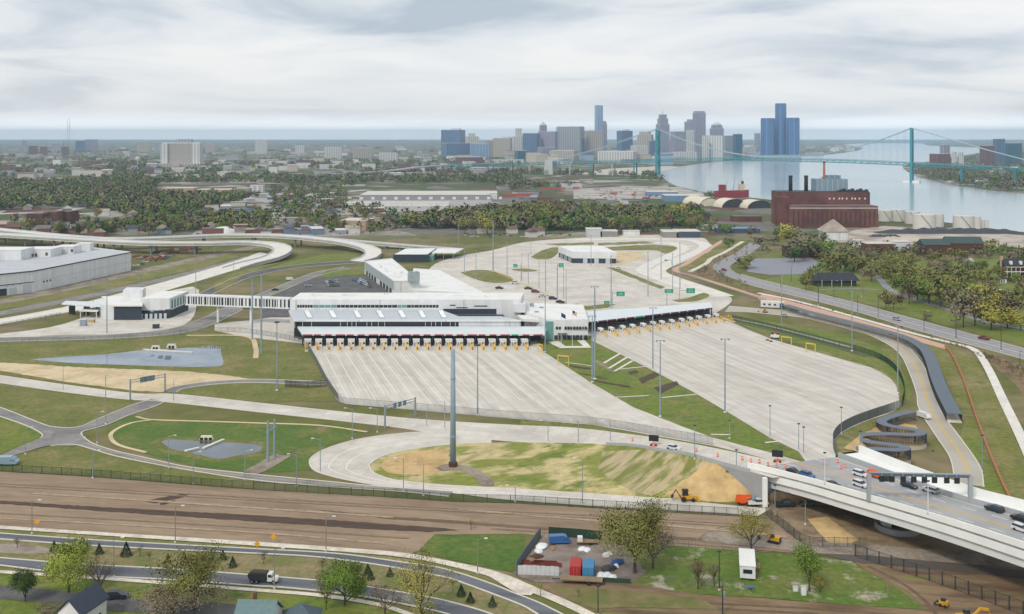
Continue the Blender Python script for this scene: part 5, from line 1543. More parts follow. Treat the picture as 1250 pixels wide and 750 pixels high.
# flagpoles
for i, (x, yb, yt, lb) in enumerate(((685, 423, 381, 'white flagpole flying a dark blue flag'), (698.7, 423.5, 378, 'white flagpole flying the striped national flag'), (711.7, 420.5, 389, 'bare white flagpole nearest the angled canopy'))):
 p = W(x, yb)
 h = (yb - yt) * p.y / F
 th = thing('flagpole', lb, 'flagpole', p)
 MB().tube((0, 0, 0), (0, 0, h), .13, .07, 7).build('shaft', M_WHITE, th)
 if i < 2:
  mb = MB()
  nst = 7
  for s in range(nst):
   z1, z0 = h - .3 - s * .28, h - .3 - (s + 1) * .28
   for k in range(4):
    xa, xb = .1 + k * .5, .1 + (k + 1) * .5
    ya, yb_ = .25 * math.sin(k * 1.1), .25 * math.sin((k + 1) * 1.1)
    dr = lambda q: -q * .55
    if i == 0:
     mb.use(mat('flag_blue', C(30, 60, 130), var=.08))
    elif s < 4 and k < 2:
     mb.use(mat('flag_navy', C(50, 50, 90), var=.08))
    else:
     mb.use(mat('flag_red', C(190, 50, 60), var=.08) if s % 2 == 0 else mat('flag_white', (.75, .74, .74), var=.05))
    mb.add([(xa, ya, z0 + dr(xa)), (xb, yb_, z0 + dr(xb)), (xb, yb_, z1 + dr(xb)), (xa, ya, z1 + dr(xa))], [(0, 1, 2, 3)])
  mb.build('flag', None, th)
# ------------------------------------------------------------------ signs and gantries
def cant_sign(x, yb, xs, ys_, w, h, label, m=None):
 """sign panel at (xs,ys_) carried by a cantilever arm from a post based at (x,yb)"""
 p = W(x, yb)
 k = p.y / F
 th = thing('road_sign', label, 'sign', p)
 zc = (yb - ys_) * k
 dx = (xs - x) * k
 MB().tube((0, 0, 0), (0, 0, zc + h * k * .6), .2, .16, 8).build('post', M_STEEL, th)
 MB().bar((0, 0, zc), (dx, 0, zc), .2, .25).build('arm', M_STEEL, th)
 pn = MB().box(dx, -.25, zc - h * k / 2, w * k, .12, h * k).build('panel', m or M_GREEN_SIGN, th)
 for r_ in range(2):
  MB().box(dx, -.33, zc - h * k * .28 + r_ * h * k * .36, w * k * (.7 - .2 * r_), .04, h * k * .14).build('legend_bar', mat('sign_legend', C(150, 210, 190)), pn, loc=(0, 0, 0))
 return th
cant_sign(747.5, 376, 757.5, 359, 10, 5.5, 'green overhead sign hung from a mast behind the right canopy')
cant_sign(745.5, 377, 740.5, 369.5, 6.5, 4, 'small green sign low behind the right canopy')
cant_sign(680.5, 364, 685, 324, 6, 5, 'green sign high over the left of the inspection yard')
cant_sign(636, 344, 629, 324.5, 5, 4, 'small green sign left of the white pavilion')
cant_sign(700, 379, 702, 375.5, 6, 3, 'low green sign on the dry grass wedge')
cant_sign(814, 374, 816.5, 355.5, 10.5, 4.6, 'wide green sign on a post before the S-bend')
cant_sign(829.5, 366, 843, 355, 10.5, 6, 'large green sign at the foot of the S-bend')
cant_sign(820, 324, 813, 318, 4, 2, 'tiny green sign inside the S-bend')
def gantry(xa, ya, ta, xb, yb, tb, label, signs, m=None):
 pa, pb = W(xa, ya), W(xb, yb)
 th = thing('sign_gantry', label, 'gantry', pa)
 za, zb = (ya - ta) * pa.y / F, (yb - tb) * pb.y / F
 part(MB().tube(pa, pa + Vector((0, 0, za)), .35, .3, 8), 'post', M_STEEL, th)
 part(MB().tube(pb, pb + Vector((0, 0, zb)), .35, .3, 8), 'post', M_STEEL, th)
 for dz in (0, -.9):
  part(MB().bar(pa + Vector((0, 0, za - .4 + dz)), pb + Vector((0, 0, zb - .4 + dz)), .25, .22), 'beam', M_STEEL, th)
 for t, w, h in signs:
  p = (pa + Vector((0, 0, za - .9))).lerp(pb + Vector((0, 0, zb - .9)), t)
  d = (pb - pa).normalized() * w / 2
  part(face_panel(MB(), p - d, p + d, p.z - h / 2, p.z + h / 2, .35, -.2), 'panel', mat('sign_back', C(120, 140, 150), var=.08), th)
 return th
gantry(159, 489, 463, 201.5, 479, 456, 'grey sign gantry spanning the concrete road on the left', [(.35, 2.6, 2.0), (.48, 2.6, 2.0), (.6, 2.6, 2.0)])
gantry(470, 523, 495, 507, 509, 485, 'small sign gantry below the plaza fence', [(.30, 1.6, 1.8), (.46, 1.6, 1.8), (.62, 1.6, 1.8)])
# lane-signal gantry over the bridge
def deck_pt(px, py):
 best = None
 for i in range(NB):
  for k in range(0, 81):
   t = k / 80
   p = SE[i].lerp(NE[i], t)
   p = Vector((p.x, p.y, p.z - 1.1))
   q = to_px(p)
   e_ = (q[0] - px) ** 2 + (q[1] - py) ** 2
   if best is None or e_ < best[0]:
    best = (e_, p, i)
 i = best[2]
 a, b = SE[max(i - 1, 0)], SE[min(i + 1, NB - 1)]
 # refine along the deck between neighbours
 d = (b - a)
 return best[1], math.atan2(d.y, d.x)
pa, _h = deck_pt(1059, 614)
pb, _h2 = deck_pt(1184, 613)
GT = thing('lane_gantry', 'overhead gantry with a row of dark lane signals across the bridge', 'gantry', pa)
za, zb = pa.z + (614 - 586) * pa.y / F, pb.z + (613 - 574) * pb.y / F
za = zb = (za + zb) / 2
part(MB().box(pa.x, pa.y, pa.z - .1, .9, .9, za - pa.z), 'post', mat('gantry_grey', C(170, 176, 178), var=.06), GT)
part(MB().box(pb.x, pb.y, pb.z - .1, .9, .9, zb - pb.z), 'post', mat('gantry_grey'), GT)
part(MB().bar((pa.x, pa.y, za - .3), (pb.x, pb.y, zb - .3), .6, .55), 'beam', mat('gantry_dark', C(104, 110, 116)), GT)
part(MB().bar((pa.x, pa.y, za + .15), (pb.x, pb.y, zb + .15), .8, .15), 'catwalk', M_STEEL, GT)
for k in range(8):
 t = (.12, .22, .33, .435, .54, .64, .76, .86)[k]
 p = Vector((pa.x, pa.y, za)).lerp(Vector((pb.x, pb.y, zb)), t)
 sg = part(MB().box(p.x, p.y - .55, p.z - 1.9, 1.25, .35, 1.35), 'lane_signal', M_BLACK, GT)
 part(MB().box(p.x, p.y - .3, p.z - .5, .3, .5, .5), 'bracket', M_STEEL, GT)
# bridge lamp posts on the near parapet
for i, (x, y, yt) in enumerate(((1004, 590, 553), (1139, 629, 590))):
 t = min(range(NB), key=lambda k: abs(to_px(SE[k])[0] - x))
 mast(x, y, yt, 'white lamp post on the near bridge parapet, %s one' % ('farther' if i == 0 else 'nearer'), 'head', r=.14, m=M_WHITE, z=SE[t].copy(), name='street_light')
# ------------------------------------------------------------------ zigzag ramp and long walkway (dark caged)
def caged_path(name, label, pts, width, h, n, m_wall, m_roof, base=True, step=.55, floor_m=None):
 """pts: (px, py, z of the top); walls of slats, mesh roof, solid base wall"""
 c = lerp_path(pts, n)
 th = thing(name, label, 'walkway', (c[0].x, c[0].y, 0))
 L, Rr = offset_line(c, width)
 part(MB().strip(L, Rr, .14), 'roof_mesh', m_roof, th)
 part(MB().strip(drop(L, -h), drop(Rr, -h), .3), 'floor', floor_m or M_WALK, th)
 for e_ in (L, Rr):
  mb = MB()
  for p in resample(e_, step):
   mb.add([(p.x - .09, p.y - .02, p.z - h), (p.x + .09, p.y - .02, p.z - h), (p.x + .09, p.y - .02, p.z), (p.x - .09, p.y - .02, p.z)], [(0, 1, 2, 3)])
  for a, b in zip(e_, e_[1:]):
   mb.bar(a + Vector((0, 0, -h * .5)), b + Vector((0, 0, -h * .5)), .06, .06)
  o = part(mb, 'side_slats', m_wall, th)
  o['kind'] = 'stuff'
  if base:
   wb_ = MB()
   for a, b in zip(e_, e_[1:]):
    za, zb_ = a.z - h - .1, b.z - h - .1
    wb_.add([(a.x, a.y, -.1), (b.x, b.y, -.1), (b.x, b.y, zb_), (a.x, a.y, za)], [(0, 1, 2, 3)])
   part(wb_, 'base_wall', mat('ramp_base', C(196, 190, 178), var=.06), th)
 return th
M_CAGE = mat('cage_dark', C(70, 74, 80), rough=.7, var=.08)
M_CAGE_TOP = mat('cage_top', C(112, 122, 134), rough=.7, var=.06, scale=.4)
caged_path('zigzag_ramp', 'dark caged footpath zigzagging up beside the right plaza', [(1113, 502, 3.2), (1092, 507, 3.4), (1078, 512, 3.6), (1077, 516, 3.8), (1088, 520, 4.0), (1108, 523, 4.2), (1121, 525.5, 4.4), (1124, 529, 4.5), (1112, 530.5, 4.6), (1085, 529.5, 4.8), (1058, 530, 5.0), (1047, 533, 5.2),
 (1052, 537.5, 5.4), (1075, 541, 5.6), (1097, 543.5, 5.8), (1105, 547, 6.0), (1096, 549, 6.1), (1070, 548, 6.3), (1045, 547, 6.5), (1031, 547.5, 6.7)], 3.3, 3.0, 110, M_CAGE, M_CAGE_TOP, step=.5, floor_m=M_OCHRE)
o = sheet('bare_patch', [(1030, 548), (1050, 532), (1075, 520), (1095, 516), (1118, 520), (1130, 535), (1108, 556), (1060, 556)], 6, M_OCHRE, 'orange sandy ground inside the zigzag ramp')
caged_path('covered_walkway', 'long dark caged walkway running down beside the curving road', [(958, 372, 3.2), (985, 380, 3.3), (1030, 391, 3.4), (1080, 404, 3.5), (1108, 413, 3.6), (1128, 425, 3.6), (1137, 440, 3.6), (1143, 458, 3.6), (1151, 478, 3.4), (1165, 505, 3.2)], 5.0, 2.9, 70, M_CAGE, mat('cage_top_blue', C(100, 112, 124), rough=.6, var=.06, scale=.4), step=.9)
# ------------------------------------------------------------------ pond works, portals, barrels
def headwall(x, y, w, h, label, holes=2):
 p = W(x, y)
 k = p.y / F
 th = thing('culvert_headwall', label, 'headwall', p)
 MB().box(0, 0, 0, w * k, 1.0, h * k, top=(.7, .8)).build('wall', M_CONC_W, th)
 for i in range(holes):
  MB().box((i - (holes - 1) / 2) * w * k * .3, -.45, .2, w * k * .2, .5, h * k * .55).build('pipe_opening', M_BLACK, th)
headwall(190, 427, 12, 5, 'white double-pipe headwall on the far bank of the upper pond, left one')
headwall(209.5, 425.5, 13, 5.5, 'white double-pipe headwall on the far bank of the upper pond, right one')
headwall(252, 538, 18, 6, 'pale stepped headwall above the lower pond', 3)
for i, (a, b, lb) in enumerate((((226, 552), (243, 548), 'short left arm of the pale weir in the lower pond'), ((248, 548.5), (273, 538), 'long right arm of the pale weir in the lower pond'), ((175, 427.5), (235, 431), 'curved white edging across the upper pond'))):
 o = MB().bar(W(*a) + Vector((0, 0, .3)), W(*b) + Vector((0, 0, .3)), 1.0, .5).build('weir', M_CONC_W)
 tag(o, lb, 'weir')
def portal(xa, xb, y, h, label):
 p, q = W(xa, y), W(xb, y + 1.5)
 k = p.y / F
 th = thing('height_portal', label, 'portal', p)
 part(MB().tube(p, p + Vector((0, 0, h * k)), .2, n=6), 'post', M_YEL, th)
 part(MB().tube(q, q + Vector((0, 0, h * k)), .2, n=6), 'post', M_YEL, th)
 part(MB().bar(p + Vector((0, 0, h * k)), q + Vector((0, 0, h * k)), .35, .4), 'crossbeam', M_YEL, th)
portal(681, 694, 446, 12, 'yellow height portal at the corner of the grass wedge')
portal(657, 662, 431, 11, 'yellow height portal at the right end of the long canopy')
portal(954, 966, 421, 10, 'yellow height portal on the upper edge of the right plaza, left one')
portal(984, 995, 430, 11, 'yellow height portal on the upper edge of the right plaza, right one')
def barrel_mesh():
 mb = MB()
 mb.use(M_ORANGE).lathe(0, 0, [(.34, 0), (.3, .05), (.29, .35)], 8)
 mb.use(M_WHITE_PAINT).lathe(0, 0, [(.285, .35), (.28, .5)], 8)
 mb.use(M_ORANGE).lathe(0, 0, [(.28, .5), (.26, .75)], 8)
 mb.use(M_WHITE_PAINT).lathe(0, 0, [(.26, .75), (.25, .88)], 8)
 mb.use(M_ORANGE).lathe(0, 0, [(.25, .88), (.22, 1.05)], 8)
 return mb.mesh('barrel')
bm_ = barrel_mesh()
bx = [(x, 540 + (x - 770) * .17 + random.uniform(-1.5, 1.5)) for x in range(772, 900, 26)] + [(906 + k * 10.5, 562 + k * 2.2 + random.uniform(-1.5, 1.5)) for k in range(9)] + [(1006, 568), (1022, 566), (1027, 571), (1032, 570)]
for i, (x, y) in enumerate(bx):
 p = P(x, y, .15)
 if x > 925:
  p = deck_pt(x, y)[0] if x > 1000 else P(x, y, .2)
 o = obj('traffic_barrel', bm_, None, p, 0, (1.05, 1.05, 1.05))
 tag(o, 'orange and white traffic barrel on the bridge ramp, %s from the left' % (ORD[i] if i < 30 else 'thirty-%s' % ORD[i - 30]), 'traffic barrel', 'orange barrels of the ramp work zone')
# ------------------------------------------------------------------ vehicles
def extr(mb, prof, y0, y1, inset=0.0):
 """side profile (x,z) extruded across the width"""
 n = len(prof)
 vs = [(x, y0, z) for x, z in prof] + [(x, y1, z) for x, z in prof]
 fs = [tuple(range(n)), tuple(range(2 * n - 1, n - 1, -1))] + [(i, n + i, n + (i + 1) % n, (i + 1) % n) for i in range(n)]
 return mb.add(vs, fs)
def paint(c):
 return mat('paint_%d_%d_%d' % c, C(*c, .8), rough=.3, var=.03, spec=.5)
def cab(mb, x0, x1, x2, x3, z0, z1, w0, w1):
 """glasshouse: bottom x0..x3, top x1..x2"""
 vs = [(x0, -w0, z0), (x3, -w0, z0), (x3, w0, z0), (x0, w0, z0), (x1, -w1, z1), (x2, -w1, z1), (x2, w1, z1), (x1, w1, z1)]
 return mb.add(vs, [(3, 2, 1, 0), (4, 5, 6, 7), (0, 1, 5, 4), (1, 2, 6, 5), (2, 3, 7, 6), (3, 0, 4, 7)])
def car_meshes(kind, col):
 key = ('car', kind, col)
 if key in MESHES:
  return MESHES[key]
 m = paint(col)
 out = []
 if kind == 'sedan':
  body = extr(MB(), [(-2.3, .32), (2.3, .32), (2.35, .62), (2.2, .82), (1.1, .95), (-1.6, .97), (-2.25, .92), (-2.35, .6)], -.9, .9)
  glass = cab(MB(), -1.75, -1.05, .35, 1.15, .94, 1.42, .84, .66)
  roof = MB().box(-.35, 0, 1.40, 1.45, 1.34, .06)
 elif kind == 'suv':
  body = extr(MB(), [(-2.3, .38), (2.3, .38), (2.35, .75), (2.2, 1.0), (1.15, 1.08), (-2.3, 1.1), (-2.35, .6)], -.95, .95)
  glass = cab(MB(), -2.25, -1.95, .35, 1.15, 1.08, 1.66, .9, .74)
  roof = MB().box(-.8, 0, 1.64, 2.35, 1.5, .08)
 elif kind == 'pickup':
  body = extr(MB(), [(-2.8, .5), (2.8, .5), (2.85, .8), (2.7, 1.1), (1.5, 1.15), (.4, 1.15), (.4, 1.1), (-2.8, 1.1)], -.98, .98)
  glass = cab(MB(), -.75, -.5, .8, 1.5, 1.13, 1.8, .9, .74)
  roof = MB().box(.15, 0, 1.78, 1.4, 1.5, .08)
 else:
  body = extr(MB(), [(-2.6, .4), (2.5, .4), (2.6, .9), (2.2, 1.15), (1.7, 1.9), (-2.6, 2.0)], -.98, .98)
  glass = cab(MB(), .9, .95, 1.7, 2.05, 1.2, 1.85, 1.0, .9)
  roof = MB().box(-.6, 0, 1.98, 3.6, 1.8, .1)
 wl_ = []
 L = {'sedan': 1.4, 'suv': 1.4, 'pickup': 1.75, 'van': 1.6}[kind]
 tr = MB().tube((0, -.11, 0), (0, .11, 0), .34, n=10)
 out = [('body', body.mesh('body', m)), ('windows', glass.mesh('windows', M_DARKGLASS)), ('roof', roof.mesh('roof', m))]
 wm = shared('wheel', lambda: tr.mesh('wheel', M_BLACK))
 lm = shared('headlight', lambda: MB().box(0, 0, 0, .06, .35, .16).mesh('headlight', mat('lamp_lens', (.7, .7, .66), rough=.2)))
 tm = shared('taillight', lambda: MB().box(0, 0, 0, .06, .3, .2).mesh('taillight', mat('tail_lens', C(150, 20, 24), rough=.3)))
 MESHES[key] = (out, wm, L, lm, tm)
 return MESHES[key]
def car(p, rz, kind, col, label, group=None, simple=False, name=None, s=1.0):
 out, wm, L, lm, tm = car_meshes(kind, col)
 nm = name or {'sedan': 'car', 'suv': 'car', 'pickup': 'pickup_truck', 'van': 'van'}[kind]
 th = thing(nm, label, {'car': 'car', 'pickup_truck': 'pickup', 'van': 'van'}.get(nm, 'car'), p, rz, group)
 th.scale = (s, s, s)
 for nme, me in out:
  obj(nme, me, th)
 if not simple:
  for x in (-L, L):
   for y in (-.86, .86):
    obj('wheel', wm, th, (x, y, .34))
  xe = {'sedan': 2.33, 'suv': 2.33, 'pickup': 2.82, 'van': 2.58}[kind]
  for y in (-.65, .65):
   obj('headlight', lm, th, (xe, y, .68))
   obj('taillight', tm, th, (-xe, y, .75))
 return th
WHT, BLK, SLV, GRY, DTL, RED_, BLU, NAV = (228, 230, 232), (30, 31, 34), (176, 184, 192), (96, 100, 106), (44, 62, 74), (140, 42, 40), (60, 110, 170), (40, 48, 66)
BC = [(1050, 580.5, 'suv', WHT, 'white crossover just past the barrels at the bridge entrance', 1), (1051, 595, 'suv', WHT, 'white crossover behind the left gantry post on the bridge', 1), (1017, 592.5, 'sedan', BLK, 'black car close to the near parapet at the bridge entrance', 1),
 (1110.5, 595, 'sedan', NAV, 'dark sedan passing under the lane gantry', 1), (1135.5, 602.5, 'suv', SLV, 'silver car right of the lane gantry centre', -1), (1214, 627, 'suv', DTL, 'dark teal car along the far barrier near the right edge', -1),
 (1246, 636, 'suv', BLK, 'black car at the right edge of the bridge', -1), (1248, 649.5, 'suv', WHT, 'white car at the right edge in the near lane', 1), (969, 579, 'sedan', BLK, 'black car on the ramp among the barrels', 1), (986, 584, 'suv', BLU, 'blue and white car on the ramp by the near parapet', 1)]
for x, y, kd, cl, lb, s in BC:
 p, hd = deck_pt(x, y) if x > 1000 else (P(x, y, .2), math.atan2(-.86, .5))
 car(p + Vector((0, 0, .04)), hd if s > 0 else hd + math.pi, kd, cl, lb, 'cars on the bridge approach', s=.92)
HW = math.atan2(-1, .45)
for x, y, rz, kd, cl, lb in ((822, 549.5, -.62, 'sedan', WHT, 'white sedan climbing the ramp beside the grey barrier'), (1095, 391.5, -.9, 'suv', SLV, 'silver car on the park highway'), (1201, 415, 2.2, 'pickup', RED_, 'dark red pickup on the park highway'),
       (958, 387, -.6, 'sedan', SLV, 'silver car on the curving road beside the white site office'), (1128, 511, -1.2, 'van', WHT, 'white van at the top of the zigzag ramp'), (884, 331, -1.1, 'suv', RED_, 'red car on the highway bend'),
       (143, 731.5, .12, 'suv', NAV, 'dark car parked in the residential side street'), (925, 617.5, .05, 'pickup', WHT, 'white pickup parked at the bridge abutment'), (958, 619, .1, 'pickup', DTL, 'dark truck in the shade under the bridge'),
       (986, 618, .1, 'suv', GRY, 'grey car deep under the bridge'), (755, 329, -.5, 'sedan', WHT, 'white car near the white pavilion'), (300, 377, .5, 'sedan', SLV, 'silver car under the striped footbridge'), (329, 377, .5, 'sedan', WHT, 'white car parked below the footbridge'),
       (341.6, 375, .2, 'sedan', RED_, 'red car below the right end of the footbridge'), (354, 342.5, .3, 'van', WHT, 'white van alone at the far side of the car park'), (336, 355, .3, 'sedan', BLK, 'dark car at the left edge of the car park'),
       (376, 350, .2, 'sedan', SLV, 'silver car in the middle of the car park')):
 car(P(x, y, .15), rz, kd, cl, lb)
rowc = [(609.6, 353, BLK), (629, 347, WHT), (645, 353.5, BLK), (653.6, 357.5, RED_), (662, 363, WHT), (675, 366, NAV), (684, 370, BLK), (687, 375, GRY)]
for i, (x, y, cl) in enumerate(rowc):
 car(P(x, y, .12), -.25, 'suv' if i % 2 else 'sedan', cl, 'car parked along the yellow line in the yard, %s from the left' % ORD[i], 'cars parked along the yellow line', s=1.15)
k = 0
for x, y in [(399 + i * 4, 345.5) for i in range(4)] + [(400 + i * 4.5, 349.5) for i in range(4)] + [(432 + i * 3.2, 343 + i * 1.3) for i in range(7)] + [(437 + i * 3.2, 342 + i * 1.3) for i in range(5)]:
 car(P(x, y, .12), -1.2 + random.uniform(-.05, .05), random.choice(('sedan', 'suv')), random.choice((WHT, WHT, SLV, BLU, GRY, NAV)), ('pale car in the small cluster in the car park, %s one' if k < 8 else 'parked car beside the grey hall wall, %s one') % ORD[k if k < 8 else k - 8], 'cars in the dark car park')
 k += 1
# dump truck
p = P(322, 712, .2)
DT = thing('dump_truck', 'black and white dump truck driving on the lower carriageway', 'truck', p, -.09)
DT.scale = (.82, .82, .82)
extr(MB(), [(-3.7, 1.0), (.9, 1.0), (1.1, 2.6), (-3.9, 2.7), (-4.2, 2.2)], -1.2, 1.2).build('dump_bed', mat('bed_black', (.03, .03, .035), rough=.5), DT)
extr(MB(), [(-3.6, 2.6), (1.0, 2.6), (.9, 3.0), (-3.3, 3.05)], -1.0, 1.0).build('load', mat('load_earth', (.06, .055, .05)), DT)
extr(MB(), [(1.3, .7), (2.7, .7), (2.7, 1.7), (2.5, 2.7), (1.3, 2.75)], -1.15, 1.15).build('cab', paint(WHT), DT)
extr(MB(), [(2.7, .7), (4.0, .75), (4.0, 1.5), (3.5, 1.75), (2.7, 1.8)], -.95, .95).build('hood', paint(WHT), DT)
cab(MB(), 1.5, 1.55, 2.45, 2.72, 1.8, 2.55, 1.17, 1.16).build('window', M_DARKGLASS, DT)
MB().box(-.2, 0, .6, 7.2, 1.0, .4).build('chassis', M_BLACK, DT)
for x in (-2.9, -1.6, 3.0):
 for y in (-1.0, 1.0):
  w_ = MB().tube((0, -.22, 0), (0, .22, 0), .52, n=12).build('wheel', M_BLACK, DT, (x, y, .52))
  MB().tube((0, -.24, 0), (0, .24, 0), .22, n=8).build('rim', M_STEEL, w_)
# plant
M_CAT = mat('plant_yellow', C(214, 164, 50), rough=.5, var=.1)
def excavator(p, rz, label, s=1.0, boom=1.0):
 th = thing('excavator', label, 'excavator', p, rz)
 th.scale = (s, s, s)
 for y in (-1.1, 1.1):
  extr(MB(), [(-1.7, .1), (1.7, .1), (2.0, .45), (1.7, .85), (-1.7, .85), (-2.0, .45)], y - .28, y + .28).build('track', M_BLACK, th)
 MB().box(-.5, 0, .95, 3.0, 2.3, 1.1, top=(.95, .95)).build('house', M_CAT, th)
 MB().box(.35, .65, 1.2, 1.3, .95, 1.7, top=(.85, .9)).build('cab', M_DARKGLASS, th)
 b = MB().bar((.9, -.2, 1.7), (2.8, -.2, 3.9 * boom), .4, .5)
 b.build('boom', M_CAT, th)
 MB().bar((2.8, -.2, 3.9 * boom), (4.6, -.2, 3.6 * boom), .4, .5).build('boom', M_CAT, th)
 MB().bar((4.5, -.2, 3.7 * boom), (5.2, -.2, 1.3), .32, .4).build('stick', M_CAT, th)
 extr(MB(), [(4.7, .3), (5.6, .25), (5.7, 1.0), (5.0, 1.3)], -.75, .35).build('bucket', M_DARKSTEEL, th)
 MB().box(-1.9, 0, 1.0, .5, 2.2, .8).build('counterweight', M_DARKSTEEL, th)
 return th
excavator(P(1180, 764, .1), .1, 'yellow excavator cut off by the bottom edge beside the black fence', 1.0, .85)
excavator(P(945, 663, .1), 2.6, 'yellow excavator parked by the corner of the black fence', .75, .8)
th = thing('skid_loader', 'small yellow loader left of the excavator at the bottom edge', 'loader', P(1152, 741, .1), 2.4)
th.scale = (.8, .8, .8)
MB().box(0, 0, .5, 2.2, 1.5, 1.0, top=(.9, .9)).build('body', M_CAT, th)
MB().box(.1, 0, 1.4, 1.2, 1.2, .8, top=(.85, .85)).build('cab', M_DARKGLASS, th)
for y in (-.85, .85):
 MB().bar((-1.0, y, 1.5), (1.7, y, .6), .16, .2).build('lift_arm', M_CAT, th)
 for x in (-.7, .7):
  MB().tube((x, y - .12, .42), (x, y + .12, .42), .42, n=10).build('wheel', M_BLACK, th)
extr(MB(), [(1.6, .1), (2.4, .1), (2.2, .8), (1.7, .9)], -.95, .95).build('bucket', M_DARKSTEEL, th)
th = thing('backhoe_loader', 'yellow and black backhoe loader at the foot of the clay slope', 'backhoe', P(838, 612.5, .2), .0)
MB().box(.2, 0, .7, 3.4, 1.5, .9).build('chassis', M_CAT, th)
MB().box(-.4, 0, 1.5, 1.6, 1.5, 1.4, top=(.9, .9)).build('cab', M_DARKGLASS, th)
MB().box(-.4, 0, 2.9, 1.7, 1.6, .15).build('cab_roof', M_BLACK, th)
MB().bar((-1.6, 0, 1.1), (-2.9, 0, 3.0), .3, .4).build('boom', M_DARKSTEEL, th)
MB().bar((-2.9, 0, 3.0), (-3.9, 0, 1.6), .25, .35).build('stick', M_DARKSTEEL, th)
extr(MB(), [(-4.3, 1.0), (-3.7, .9), (-3.5, 1.6), (-4.1, 1.7)], -.45, .45).build('bucket', M_DARKSTEEL, th)
for y in (-.6, .6):
 MB().bar((.8, y, 1.4), (3.0, y, .7), .18, .22).build('lift_arm', M_CAT, th)
extr(MB(), [(2.8, .15), (3.7, .15), (3.5, .9), (2.9, 1.0)], -1.1, 1.1).build('front_bucket', M_CAT, th)
for x, r_ in ((-.9, .7), (1.7, .5)):
 for y in (-.95, .95):
  MB().tube((x, y - .2, r_), (x, y + .2, r_), r_, n=12).build('wheel', M_BLACK, th)
th = thing('boom_lift', 'folded orange boom lift parked at the bridge abutment', 'boom lift', P(906, 616.5, .2), 0)
MB().box(0, 0, .55, 3.4, 1.7, .8).build('chassis', M_ORANGE, th)
MB().box(-.3, 0, 1.35, 2.6, 1.5, .9, top=(.9, .9)).build('turret', M_ORANGE, th)
MB().bar((-1.6, 0, 2.3), (2.6, 0, 2.2), .45, .5).build('boom', M_ORANGE, th)
MB().box(3.0, 0, 1.4, .9, 1.3, 1.0).build('basket', M_STEEL, th)
for x in (-1.15, 1.15):
 for y in (-.85, .85):
  MB().tube((x, y - .18, .45), (x, y + .18, .45), .45, n=10).build('wheel', M_BLACK, th)
# message boards
for x, y, p, lb in ((949, 563, P(949, 565, .2), 'black message board trailer on the bridge ramp'), (798, 540, P(798, 545, .15), 'dark arrow board trailer on the ramp beside the white sedan')):
 th = thing('message_board', lb, 'message board', p, -.3)
 MB().box(0, 0, 1.4, 3.0, .25, 1.9).build('board', M_BLACK, th)
 MB().box(0, 0, .45, 1.8, 1.2, .25).build('trailer', M_ORANGE, th)
 MB().tube((0, 0, .6), (0, 0, 1.6), .09, n=6).build('mast', M_ORANGE, th)
 for s in (-.8, .8):
  MB().tube((s, -.65, .32), (s, -.5, .32), .32, n=8).build('wheel', M_BLACK, th)
# orange tarp pile and dark truck at the bridge entrance
p, hd = deck_pt(1070, 583)
th = thing('equipment_trailer', 'orange covered equipment trailer behind the white crossover on the bridge', 'trailer', p, hd)
MB().box(0, 0, .5, 5.0, 2.0, 1.2, top=(.9, .8)).build('cover', M_ORANGE, th)
MB().box(3.2, 0, .4, 1.6, 1.9, 1.7).build('cab', mat('dark_green_paint', C(48, 70, 52), rough=.4), th)
for x in (-1.6, 1.6, 3.4):
 for y in (-.9, .9):
  MB().tube((x, y - .15, .4), (x, y + .15, .4), .4, n=8).build('wheel', M_BLACK, th)
# --- storage yard contents
def container(x, y, rz, L, w, h, col, label, name='shipping_container'):
 th = thing(name, label, 'container', P(x, y, .15), rz)
 m = mat('cont_%d_%d_%d' % col, C(*col, .8), rough=.5, var=.06, scale=.8)
 MB().box(0, 0, .05, w, L, h).build('body', m, th)
 k = -L / 2 + .25
 rib = shared(('rib', h, col), lambda: MB().box(0, 0, .15, .06, .16, h - .25).mesh('rib', m))
 while k < L / 2:
  obj('rib', rib, th, (-w / 2 - .02, k, 0))
  obj('rib', rib, th, (w / 2 + .02, k, 0))
  k += .45
 for s in (-.25, .25):
  MB().box(s * w, -L / 2 - .03, .2, w * .46, .06, h - .3).build('door', m, th)
  MB().box(s * w * .6, -L / 2 - .08, .3, .05, .05, h - .5).build('lock_rod', M_STEEL, th)
 return th
container(703, 701, -.12, 5.2, 2.5, 2.6, (186, 54, 52), 'red shipping container in the storage yard')
container(718.5, 702.5, -.12, 5.2, 2.5, 2.6, (72, 140, 186), 'blue shipping container in the storage yard')
th = thing('flatbed_trailer', 'long empty flatbed trailer parked in front of the storage yard', 'trailer', P(710, 713, .1), -.13)
MB().box(0, 0, .95, 9.4, 2.2, .25).build('bed', M_WOOD, th)
MB().box(0, 0, .65, 9.0, .9, .3).build('frame', M_DARKSTEEL, th)
MB().bar((-4.7, 0, .8), (-6.6, 0, .7), .3, .2).build('drawbar', M_DARKSTEEL, th)
for x in (1.6, 3.6):
 for y in (-.95, .95):
  MB().tube((x, y - .15, .45), (x, y + .15, .45), .45, n=10).build('wheel', M_BLACK, th)
